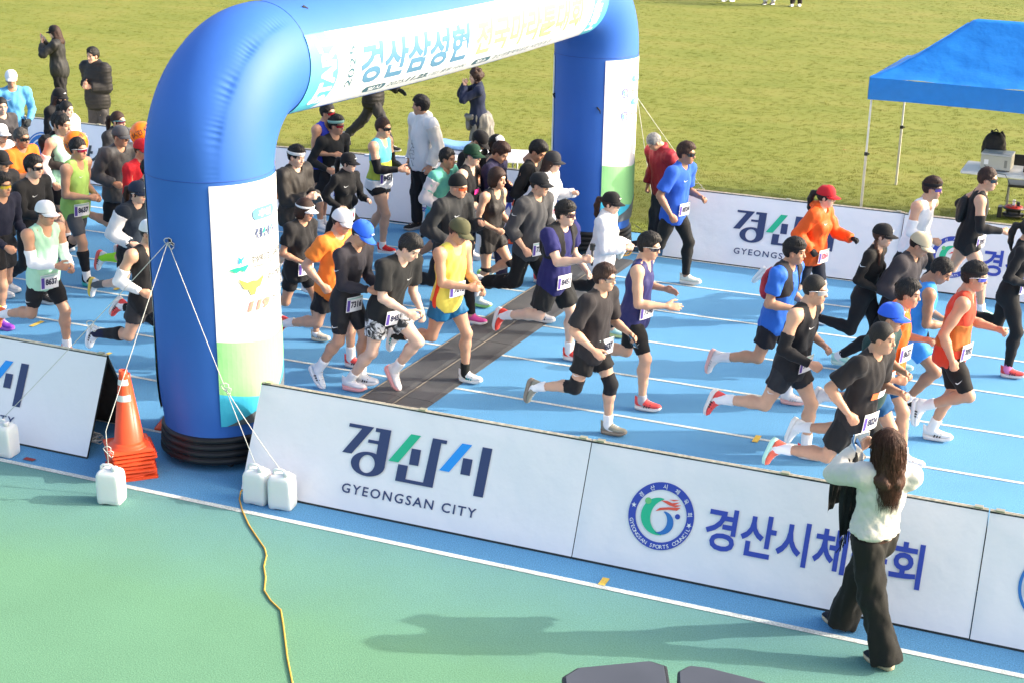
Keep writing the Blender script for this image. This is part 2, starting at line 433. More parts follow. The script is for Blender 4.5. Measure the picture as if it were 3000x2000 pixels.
m_ply = mat('board_inside', (0.06, 0.045, 0.035), 0.8, var=0.3)
m_zinc = mat('zinc', (0.45, 0.42, 0.30), 0.4, metal=0.7)

def gy_logo():
    """the city wordmark: list of (points, faces, material)"""
    N = m_navy; o = []
    P = lambda pts, m: o.append((np.array(pts), [tuple(range(len(pts)))], m))
    P([(.897,.73),(1.126,.73),(.965,.485),(.877,.485),(1.018,.701),(.897,.701)], N)
    P([(1.188,.73),(1.284,.73),(1.284,.42),(1.196,.46),(1.188,.53)], N); o[-1] = o[-1]+(1,)
    P([(1.144,.73),(1.1885,.73),(1.1885,.698),(1.144,.698)], N); P([(1.094,.626),(1.1885,.626),(1.1885,.599),(1.094,.599)], N)
    a = np.radians(np.linspace(0, 360, 49)); v = []
    for q in a: v += [(1.128+.156*math.cos(q), .425+.10*math.sin(q)), (1.120+.070*math.cos(q), .425+.074*math.sin(q))]
    o.append((np.array(v), [(2*i, 2*i+2, 2*i+3, 2*i+1) for i in range(48)], N))
    P([(1.464,.73),(1.554,.73),(1.396,.485),(1.306,.485)], m_green)
    P([(1.492,.617),(1.576,.617),(1.576,.485),(1.492,.485)], N)
    P([(1.66,.73),(1.788,.73),(1.788,.701),(1.741,.701),(1.735,.335),(1.396,.335),(1.399,.472),(1.487,.472),(1.485,.363),(1.645,.363)], N)
    P([(1.921,.73),(2.009,.73),(1.852,.485),(1.764,.485)], m_sky)
    P([(1.951,.617),(2.034,.617),(2.034,.485),(1.951,.485)], N); P([(2.10,.73),(2.185,.73),(2.178,.335),(2.093,.335)], N)
    v, f = text_fit('GYEONGSAN CITY', .935, 2.145, .160, .238, bold=0.012, space=1.25); o.append((v, f, N))
    return o
def arc_text(words, cx, cy, r, size, a_mid, step, up=True, bold=0.01):
    """letters set round a circle; words = list of characters"""
    V = []; F = []; n = 0
    for i, ch in enumerate(words):
        if ch == ' ': continue
        v, f = text_np(ch, size, bold=bold); v = v - np.array([v[:, 0].min()+np.ptp(v[:, 0])/2, 0])
        a = a_mid + (i-(len(words)-1)/2)*step*(-1 if up else 1)
        t = R_(a-90 if up else a+90); c, s = math.cos(t), math.sin(t)
        p = np.array([cx+r*math.cos(R_(a)), cy+r*math.sin(R_(a))])
        V.append(v @ np.array([[c, s], [-s, c]]) + p); F += [tuple(q+n for q in t_) for t_ in f]; n += len(v)
    return np.concatenate(V), F
def crescent(cx, cy, r, a0, a1, w0, w1, n=28):
    """arc band whose width swells and tapers"""
    v = []
    for i in range(n+1):
        t = i/n; a = R_(a0+(a1-a0)*t); ww = (w0+(w1-w0)*math.sin(math.pi*min(1, t*1.02)**0.9))
        v += [(cx+(r-ww/2)*math.cos(a), cy+(r-ww/2)*math.sin(a)), (cx+(r+ww/2)*math.cos(a), cy+(r+ww/2)*math.sin(a))]
    return np.array(v), [(2*i, 2*i+1, 2*i+3, 2*i+2) for i in range(n)]
def star2(cx, cy, r, rot):
    p = [(cx+(r if i % 2 == 0 else r*.4)*math.cos(R_(rot+36*i)), cy+(r if i % 2 == 0 else r*.4)*math.sin(R_(rot+36*i))) for i in range(10)]
    return np.array(p+[(cx, cy)]), [(10, i, (i+1) % 10) for i in range(10)]
def council_logo(cx=.645, cy=.457, S=1.0, words=True):
    o = []
    v, f = ring2(0, 0, .20, .258); o.append((v, f, m_royal))
    v, f = arc_text('경산시체육회', 0, 0, .209, .042, 78, 26); o.append((v, f, m_white, 1))
    v, f = arc_text('GYEONGSAN SPORTS COUNCIL', 0, 0, .247, .040, 270, 6.4, up=False); o.append((v, f, m_white, 1))
    for a in (168, 352):
        v, f = star2(.229*math.cos(R_(a)), .229*math.sin(R_(a)), .022, a); o.append((v, f, m_white, 1))
    v, f = crescent(.015, -.005, .135, 95, 275, .006, .075); o.append((v, f, m_lgreen if False else m_green))
    v, f = crescent(-.005, -.045, .085, 75, -105, .004, .052); o.append((v, f, m_mid))
    v, f = disc2(-.118, .098, .025); o.append((v, f, m_lgreen, 1)); v, f = disc2(.128, .018, .02); o.append((v, f, m_royal))
    for pts in ([(-.02,.118),(.03,.122),(.07,.112),(.13,.128),(.09,.10),(.145,.108),(.10,.085),(.05,.092)], [(-.05,.03),(-.02,.06),(.04,.075),(.14,.088),(.115,.062),(.05,.058),(-.005,.045)], [(.04,.135),(.08,.128),(.125,.145),(.09,.14)]):
        o.append((np.array(pts), [tuple(range(len(pts)))], m_redp, 1))
    o = [(q[0]*S+np.array([cx, cy]), q[1], q[2], q[3] if len(q) > 3 else 0) for q in o]
    if words:
        v, f = text_fit('경산시체육회', 1.0, 2.60, .28, .605, bold=0.02); o.append((v, f, m_royal, 0))
    return o
def assembly_logo():
    o = []
    v, f = ring2(.52, .46, .236, .258); o.append((v, f, m_mid)); v, f = disc2(.52, .46, .215, 40); o.append((v, f, m_mid))
    v, f = ring2(.52, .46, .12, .15); o.append((v, f, m_white, 1))
    v, f = text_fit('경산시의회', .92, 2.45, .30, .60, bold=0.03); o.append((v, f, m_grayp))
    return o
LOGOS = {'city': gy_logo, 'council': council_logo, 'assembly': assembly_logo}
BH, BD, BL = 0.85, 0.40, 2.985
def board(x, y, rz, kind, label, group='a-frame boards along the track', length=BL):
    """A-frame board, its left near foot at x, y"""
    root = empty('banner_board', label, 'banner board', (x, y, 0), rz, group)
    sl = math.hypot(BD, BH); ca, sa = BD/sl, BH/sl           # slope of the face
    def face(u, v, off=0.0, side=0):
        if side == 0: return (u, v*ca - off*sa, v*sa + off*ca)
        return (u, 2*BD - v*ca + off*sa, v*sa + off*ca)
    rng = random.Random(int(x*100)+int(y*10))
    for side, nm in ((0, 'front_panel'), (1, 'back_panel')):
        nx, ny = 42, 12; vs = []; fs = []
        for j in range(ny+1):
            for i in range(nx+1):
                u = length*i/nx; v = .018+(sl-.018)*j/ny
                off = 0.010 if 0 < i < nx and 0 < j < ny else 0.004
                off += 0.0035*math.sin(u*5.1+v*3)*math.sin(v*7+u)+0.0022*math.sin(u*19+4*v)*math.exp(-v*5) if 0 < i < nx and 0 < j < ny else 0
                vs.append(face(u, v, off, side))
        for j in range(ny):
            for i in range(nx):
                a = j*(nx+1)+i; q = (a, a+1, a+nx+2, a+nx+1); fs.append(q if side == 0 else q[::-1])
        p = link(nm, np_mesh(nm, vs, fs), m_vinyl, root)
        if side == 0 or True:
            for q in LOGOS[kind]():
                v2, f2 = q[0], q[1]; lay = q[3] if len(q) > 3 else 0
                if side == 1: v2 = np.stack([length-v2[:, 0], v2[:, 1]], 1)
                nm_ = 'lettering' if len(f2) > 30 and len(f2[0]) == 3 else 'print'
                me = np_mesh(nm_, [face(a, b, 0.0175+0.0015*lay, side) for a, b in v2], [tuple(t) for t in f2], False)
                link(nm_, me, q[2], p)
        fr = MB()
        t = 0.016
        for (u0, u1, v0, v1) in ((0, length, 0, .025), (0, length, sl-.025, sl-.004), (0, .03, .025, sl-.025), (length-.03, length, .025, sl-.025)):
            a = [face(u, v, o_, side) for o_ in (-t-.004, -.002) for u, v in ((u0, v0), (u1, v0), (u1, v1), (u0, v1))]
            fr.add(a, [(3,2,1,0),(4,5,6,7),(0,1,5,4),(1,2,6,5),(2,3,7,6),(3,0,4,7)])
        fr.build('frame', m_frame, root)
        b = MB().add([face(u, v, -.006, side) for u, v in ((.02, .02), (length-.02, .02), (length-.02, sl-.02), (.02, sl-.02))], [(0,1,2,3)])
        b.build('backing', m_ply, root)
        e = MB(); a = [face(u, v, o_, side) for o_ in (-.012, .006) for u, v in ((0.002, sl-.003), (length-.002, sl-.003), (length-.002, sl+.004), (.002, sl+.004))]
        e.add(a, [(3,2,1,0),(4,5,6,7),(0,1,5,4),(1,2,6,5),(2,3,7,6),(3,0,4,7)]); e.build('top_strip', m_wood, root)
    for u in (.04, length*.5, length-.10):
        h = MB().box((u, BD-.022, BH+.004), (u+.06, BD+.022, BH+.012)); h.build('hinge', m_zinc, root)
    return root
board(-6.47, .31, 0, 'city', 'city wordmark board with dark lettering behind two white jugs')
board(-3.478, .31, 0, 'council', 'sports council emblem board behind the photographing woman in cream jacket')
board(-.485, .305, 0, 'assembly', 'round blue emblem board following the sports council board along the green apron')
board(-11.05, .31, 0, 'city', 'city wordmark board ending open beside the stack of orange cones')
for i, (x, y, rz, kind, lab) in enumerate((
    (-5.34, 8.70, -0.005, 'city', 'far city wordmark board passed by the runner in blue polo shirt'),
    (-2.345, 8.66, -0.005, 'council', 'far sports council emblem board behind the runner in white singlet'),
    (.65, 8.62, -0.005, 'assembly', 'far round emblem board in front of the printer table'),
    (-9.50, 8.74, 0.0, 'council', 'far sports council board behind the group with black cap and white cap'),
    (-12.52, 8.44, 0.095, 'council', 'far board with royal blue letters behind the singlet runner with cyan top'),
    (-16.05, 8.72, -.02, 'assembly', 'far board with dark grey letters behind the runners with orange balloons'),
    (-19.15, 8.90, -.03, 'city', 'far wordmark board behind the man in blue shirt and white cap'))):
    board(x, y, rz, kind, lab)
# ================================================================== the inflatable arch
AL = np.array([-7.105, 1.04]); AR = np.array([-6.40, 8.86])
ARCH_L = float(np.linalg.norm(AR-AL)); ARCH_RZ = math.atan2(AR[1]-AL[1], AR[0]-AL[0]) - math.pi/2
RT, RC, ZS = 0.542, 0.80, 2.57
RB = 0.505
ZB = ZS+RC+.01
m_arch = mat('arch_blue', (0.036, 0.135, 0.50), 0.55, spec=0.3, bump2=0.10, b2scale=2.2, var=0.05, vscale=1.5)
m_archban = mat('arch_banner', (0.80, 0.81, 0.80), 0.5, bump2=0.30, b2scale=3.0)
m_turq = mat('banner_turquoise', (0.10, 0.52, 0.62), 0.5, bump2=0.30, b2scale=3.0)
m_black = mat('black_rubber', (0.012, 0.012, 0.014), 0.45, var=0.2)
m_blackp = mat('black_plastic', (0.016, 0.016, 0.018), 0.4)
arch = empty('inflatable_arch', 'blue inflatable start arch with white banner spanning the track', 'inflatable arch', (AL[0], AL[1], 0), ARCH_RZ)
def leg_pt(y, a, z, off=0.0, r=RT):
    # legs pinch in where they are strapped to the base
    rr = r*(1 - 0.055*math.exp(-((z-.30)/.22)**2)) + off
    return (rr*math.cos(a), y+rr*math.sin(a), z)
def beam_sag(y): return -0.04*math.sin(math.pi*(y-RC)/(ARCH_L-2*RC))
def beam_pt(y, a, off=0.0):
    return ((RB+off)*math.cos(a), y, ZB+beam_sag(y)+(RB+off)*math.sin(a))
def tube_grid(name, fn, ns, na, m, parent):
    v = [fn(i/ns, 2*math.pi*j/na) for i in range(ns+1) for j in range(na)]
    idx = np.arange((ns+1)*na).reshape(ns+1, na)
    f = np.stack([idx[:-1], np.roll(idx[:-1], -1, 1), np.roll(idx[1:], -1, 1), idx[1:]], -1).reshape(-1, 4)
    return link(name, np_mesh(name, v, f), m, parent)
for y0, sgn in ((0.0, 1), (ARCH_L, -1)):
    leg = tube_grid('leg', lambda t, a: leg_pt(y0, a, .20+t*(ZS-.20)), 40, 72, m_arch, arch)
    def elbow(t, a):
        th = t*math.pi/2; s = t*RC*math.pi/2
        # a measured round the tube: 0 = +x, +90 deg = +y in the leg
        ca, sa = math.cos(a), math.sin(a)
        out = -sa*sgn                              # 1 on the outside of the bend
        r = RT+(RB-RT)*t + 0.012*math.sin(math.pi*t)
        for a0 in (-47, -133):                     # gathered seams
            da = math.degrees(math.atan2(math.sin(a-R_(a0*sgn)), math.cos(a-R_(a0*sgn))))*sgn
            if a0 == -133: da = -da
            env = math.exp(-(da/8.0)**2) if da < 0 else math.exp(-(da/2.5)**2)
            k = math.sin(math.pi*min(1, max(0, t*1.02)))**0.5
            r -= k*env*(0.012*abs(math.sin(s*95+1.3*math.sin(s*17)))*(.55+.45*math.sin(s*23+2))+0.004) 
        q = RC + out*r                             # distance from the bend centre
        return (r*ca, y0+sgn*(RC-q*math.cos(th)), ZS+q*math.sin(th)+.01*t)
    tube_grid('corner', elbow, 190, 160, m_arch, arch)
    mb = MB().tube([leg_pt(y0, a, ZS, .001) for a in np.linspace(0, 2*math.pi, 49)], .0035, 5); mb.build('seam', mat('arch_seam', (0.02, 0.07, 0.33), .5), arch)
    cy = RC if sgn == 1 else ARCH_L-RC
    mb = MB().tube([beam_pt(cy, a, .001) for a in np.linspace(0, 2*math.pi, 49)], .0035, 5); mb.build('seam', MATS['arch_seam'], arch)
    # weighted base ring on casters
    b = MB(); prof = [(0.0, .06), (.50, .06)]
    for i in range(4):
        z = .06+.062*i; prof += [(.545-.006*i, z+.004), (.56-.006*i, z+.02), (.56-.006*i, z+.042), (.545-.006*i, z+.058), (.53-.006*i, z+.061)]
    prof += [(.50, .31), (0, .31)]
    b.lathe(prof, 56, (0, y0, 0)); b.build('base', m_black, arch, smooth=True)
    for a in (35, 145, 225, 315):
        cx, cy_ = .44*math.cos(R_(a)), y0+.44*math.sin(R_(a))
        c = MB().tube([(cx-.014, cy_, .033), (cx+.014, cy_, .033)], .032, 14); c.box((cx-.022, cy_-.012, .03), (cx-.017, cy_+.012, .07)); c.box((cx+.017, cy_-.012, .03), (cx+.022, cy_+.012, .07))
        c.build('caster', mat('caster_grey', (.06, .06, .06), .4), arch)
def beamf(t, a): return beam_pt(RC+t*(ARCH_L-2*RC), a)
tube_grid('beam', beamf, 60, 96, m_arch, arch)
# --- curved banners
def wrap(fn, u0, u1, v0, v1, nu, nv, ripple=0.0, seed=0):
    v = []; rr = random.Random(seed)
    ph = [rr.uniform(0, 6) for _ in range(6)]
    for j in range(nv+1):
        for i in range(nu+1):
            a, b = i/nu, j/nv
            off = 0.008 + ripple*(math.sin(a*17+b*9+ph[0])*math.sin(b*13+ph[1]-a*5)+.6*math.sin(a*31-b*23+ph[2]))*.5
            v.append(fn(u0+(u1-u0)*a, v0+(v1-v0)*b, off))
    f = [(j*(nu+1)+i, j*(nu+1)+i+1, (j+1)*(nu+1)+i+1, (j+1)*(nu+1)+i) for j in range(nv) for i in range(nu)]
    return v, f
def bent(name, v2, f2, fn, m, parent, off, axis=1, step=0.04):
    tri = []
    for q in f2:
        if len(q) == 3: tri.append(q)
        else: tri += [tuple(q[i] for i in t) for t in tessellate_polygon([[Vector((v2[i][0], v2[i][1], 0)) for i in q]])]
    v, f = slice_mesh(np.asarray(v2, float), tri, axis, step); v, f = slice_mesh(v, f, 1-axis, .12)
    return link(name, np_mesh(name, [fn(a, b, off) for a, b in v], f, False), m, parent)
B0, B1 = RC-.01, ARCH_L-RC-.02; BW = B1-B0; A0, A1 = R_(-60), R_(29); BHT = (A1-A0)*RB
bfn = lambda u, v, off: beam_pt(B0+u, A0+v/RB, off)          # u along the beam, v up the cloth
v, f = wrap(bfn, 0, BW, 0, BHT, 90, 26, .0016, 1)
ban = link('beam_banner', np_mesh('beam_banner', v, f), m_archban, arch)
def curved_strip(u0, bulge, right=False):
    n = 24; pts = []
    for i in range(n+1):
        t = i/n; e = bulge*(4*t*(1-t))
        pts.append((u0, t*BHT, e))
    v = []; 
    for u, vv, e in pts: v += [(u, vv), (u+(.30+e)*(-1 if right else 1), vv)]
    return np.array(v), [(2*i, 2*i+1, 2*i+3, 2*i+2) for i in range(n)]
for right in (False, True):
    v2, f2 = curved_strip(BW if right else 0.0, .13, right)
    bent('end_strip', v2, f2, bfn, m_turq, ban, .0100)
    wv, wf = text_fit('FINISH' if right else 'START', 0, BHT*.84, 0, .225, bold=.05)
    # letters turned to run up (start) or down (finish) the cloth, bowed with the strip
    if right: p = np.stack([BW-.07-.245+wv[:, 1]+0.0, BHT*.97-wv[:, 0]], 1)
    else: p = np.stack([.07+.245-wv[:, 1], .13*BHT+wv[:, 0]], 1)
    t = p[:, 1]/BHT; p[:, 0] += (.10*(4*t*(1-t))-.02)*(-1 if right else 1)
    bent('lettering', p, [tuple(q) for q in wf], bfn, m_white, ban, .0108)
m_steel = mat('print_steel', (0.075, 0.19, 0.30), 0.5); m_lime = mat('print_lime', (0.30, 0.58, 0.20), 0.5); m_slate = mat('print_slate', (.05, .13, .17), .5)
def ban_text(body, x0, x1, y0, y1, m, **kw):
    v2, f2 = text_fit(body, x0*BW, x1*BW, y0*BHT, y1*BHT, **kw); return bent('lettering', v2, [tuple(q) for q in f2], bfn, m, ban, .0104)
ban_text('경산삼성현', .128, .450, .30, .80, m_steel, bold=.038)
ban_text('전국마라톤대회', .474, .885, .32, .80, m_lime, bold=.036)
wv, wf = text_fit('2025', 0, BHT*.5, 0, .10, bold=.01)
p = np.stack([.112*BW-wv[:, 1], .30*BHT+wv[:, 0]], 1); bent('lettering', p, [tuple(q) for q in wf], bfn, m_slate, ban, .0104)
for x in (.090, .115):
    bent('rule_line', np.array([(x*BW, .27*BHT), (x*BW+.008, .27*BHT), (x*BW+.008, .82*BHT), (x*BW, .82*BHT)]), [(0, 1, 2, 3)], bfn, m_slate, ban, .0104)
def pill(x0, x1, y0, y1, m, fn, parent, off, n=10):
    r = (y1-y0)/2; pts = [(x1-r+r*math.cos(a), (y0+y1)/2+r*math.sin(a)) for a in np.linspace(-math.pi/2, math.pi/2, n)] + [(x0+r+r*math.cos(a), (y0+y1)/2+r*math.sin(a)) for a in np.linspace(math.pi/2, 1.5*math.pi, n)]
    return bent('label_pill', np.array(pts), [tuple(range(len(pts)))], fn, m, parent, off)
pill(.165*BW, .225*BW, .115*BHT, .225*BHT, m_slate, bfn, ban, .0104); ban_text('일시', .177, .213, .135, .205, m_white, bold=.03).location = (0, 0, 0)
ban_text('2025.', .232, .285, .13, .21, m_slate, shear=.2); ban_text('11.23.', .288, .355, .13, .22, m_slate, shear=.2, bold=.05); ban_text('(일) 출발 10:00', .36, .475, .125, .215, m_slate, shear=.2)
pill(.50*BW, .56*BW, .115*BHT, .225*BHT, m_slate, bfn, ban, .0104); ban_text('장소', .512, .548, .135, .205, m_white, bold=.03)
ban_text('경산생활체육공원 시민운동장', .57, .80, .125, .22, m_slate)
for o_ in list(ban.children):                           # white words sit on the pills
    if o_.name.startswith('lettering') and o_.active_material is m_white:
        me = o_.data; c = np.empty(len(me.vertices)*3); me.vertices.foreach_get('co', c); c = c.reshape(-1, 3)
        z0 = np.array([ZB+beam_sag(y) for y in c[:, 1]]); q = np.stack([c[:, 0], c[:, 2]-z0], 1); q *= 1+.0015/RB
        c[:, 0] = q[:, 0]; c[:, 2] = q[:, 1]+z0; me.vertices.foreach_set('co', c.ravel())
# --- leg banners
def leg_banner(y0, amid, half, z0, z1, deco, seed):
    fn = lambda u, v, off: leg_pt(y0, R_(amid-half)+u/RT, z0+v, off)
    W = R_(2*half)*RT; H = z1-z0
    v, f = wrap(fn, 0, W, 0, H, 30, 60, .002, seed); lb = link('leg_banner', np_mesh('leg_banner', v, f), m_archban, arch)
    def P(pts, m, lay=0): return bent('print', np.array(pts, float), [tuple(range(len(pts)))], fn, m, lb, .015+.0015*lay, axis=0)
    def T(s, x0, x1, y_0, y_1, m, lay=2, **kw):
        v2, f2 = text_fit(s, x0, x1, y_0, y_1, **kw); bent('lettering', v2, [tuple(q) for q in f2], fn, m, lb, .015+.0015*lay, axis=0)
    P([(0, 0), (W, 0), (W, H*.36), (W*.5, H*.34), (0, H*.368)], m_hill, 0)
    P([(0, 0), (W, 0), (W, .30*H), (.55*W, .09*H), (0, .145*H)], m_cyan, 1)
    P([(0.05*W, 0), (W, 0), (W, .21*H), (.45*W, .075*H)], m_asph, 2)
    deco(P, T, W, H, fn, lb)
    return lb
m_hill = mat('print_meadow', (.26, .58, .24), .5, bump2=.3, b2scale=3); m_cyan = mat('print_cyan', (.05, .45, .66), .5, bump2=.3, b2scale=3); m_asph = mat('print_asphalt', (.11, .13, .15), .5, bump2=.3, b2scale=3)
m_outl = mat('print_outline', (.06, .06, .06), .5); m_paleblue = mat('print_paleblue', (.10, .33, .66), .5); m_gold = mat('print_gold', (.75, .48, .08), .5); m_redo = mat('print_orange_red', (.78, .20, .15), .5)
def pill2(P, x0, x1, y0, y1, m):
    r = (y1-y0)/2; P([(x1-r+r*math.cos(a), (y0+y1)/2+r*math.sin(a)) for a in np.linspace(-math.pi/2, math.pi/2, 8)] + [(x0+r+r*math.cos(a), (y0+y1)/2+r*math.sin(a)) for a in np.linspace(math.pi/2, 1.5*math.pi, 8)], m, 1)
def deco_start(P, T, W, H, fn, lb):
    pill2(P, .36*W, .64*W, .845*H, .895*H, m_paleblue); T('후원', .42*W, .58*W, .855*H, .885*H, m_white, 3, bold=.04)
    for q in gy_logo():
        s = .27*W/1.31; v2 = (q[0]-np.array([.877, .16]))*s+np.array([.37*W, .755*H]); bent('print', v2, [tuple(t) for t in q[1]], fn, q[2], lb, .018, axis=0, step=.06)
    T('경상북도경산교육지원청', .33*W, .80*W, .675*H, .705*H, m_outl, bold=.025); T('Gyeongsan Office of Education', .33*W, .80*W, .652*H, .668*H, m_outl, bold=.015)
    P([(.13*W, .66*H), (.19*W, .645*H), (.225*W, .655*H), (.26*W, .645*H), (.31*W, .675*H), (.27*W, .672*H), (.225*W, .668*H), (.19*W, .668*H)], m_green, 2)
    P([(.20*W, .715*H), (.235*W, .70*H), (.28*W, .715*H), (.24*W, .69*H), (.25*W, .675*H), (.225*W, .685*H), (.205*W, .675*H), (.215*W, .695*H)], m_sky, 2)
    P([(.20*W, .62*H), (.28*W, .60*H), (.33*W, .605*H), (.38*W, .60*H), (.46*W, .62*H), (.41*W, .575*H), (.37*W, .57*H), (.35*W, .545*H), (.31*W, .545*H), (.29*W, .57*H), (.25*W, .575*H)], m_gold, 2)
    T('경산경찰서', .50*W, .78*W, .585*H, .615*H, m_outl, bold=.025)
    T('119', .27*W, .52*W, .475*H, .52*H, m_redo, shear=.25, bold=.06); T('경산소방서', .56*W, .80*W, .49*H, .515*H, m_outl, bold=.025)
def deco_finish(P, T, W, H, fn, lb):
    for y, s in ((.86, '주최'), (.72, '주관')):
        pill2(P, .42*W, .66*W, y*H, (y+.04)*H, m_paleblue); T(s, .48*W, .60*W, (y+.01)*H, (y+.032)*H, m_white, 3, bold=.04)
    for y in (.80, .66):
        for q in council_logo(0, 0, 1, False):
            v2 = q[0]*(.085*W/.258*.75)+np.array([.30*W, y*H]); bent('print', v2, [tuple(t) for t in q[1]], fn, q[2], lb, .018+.001*q[3], axis=0, step=.06)
    T('경산시체육회', .41*W, .80*W, .785*H, .815*H, m_outl, bold=.025); T('경산시육상연맹', .41*W, .80*W, .645*H, .675*H, m_outl, bold=.025)
leg_banner(0.0, 0, 53, .42, 2.54, deco_start, 5); leg_banner(ARCH_L, 0, 53, .42, 2.54, deco_finish, 6)
nod = lambda *a: None
leg_banner(0.0, 180, 46, .42, 2.54, nod, 7); leg_banner(ARCH_L, 180, 40, .42, 2.54, nod, 8)
# small webbing tabs
for (p, q) in (((-.05, .62, 0), None),):
    pass
tabm = mat('webbing', (.01, .01, .012), .7)
def tab(pt, n, s=.05):
    pt = np.array(pt); n = np.array(n); mb = MB().tube([pt, pt+n*.4*s+np.array((0, 0, -.1*s)), pt+n*.7*s+np.array((.3*s, .3*s, -.6*s)), pt+n*.5*s+np.array((.4*s, .5*s, -1.3*s))], [.010, .012, .010, .005], 5); mb.build('webbing_tab', tabm, arch)
tab(beam_pt(RC+.28, R_(62)), (0, .6, .6), .06); tab(beam_pt(RC-.12, R_(-95)), (0, 0, -1), .09)
tab(leg_pt(0, R_(-98)-ARCH_RZ, 2.07), (.6, -.7, 0), .05); tab(leg_pt(ARCH_L, R_(-62), 1.95), (.6, -.7, 0), .06); tab(leg_pt(ARCH_L, R_(-138), 2.05), (-.6, -.7, 0), .06)

def arch_w(p):
    c, s = math.cos(ARCH_RZ), math.sin(ARCH_RZ); return np.array((AL[0]+c*p[0]-s*p[1], AL[1]+s*p[0]+c*p[1], p[2]))
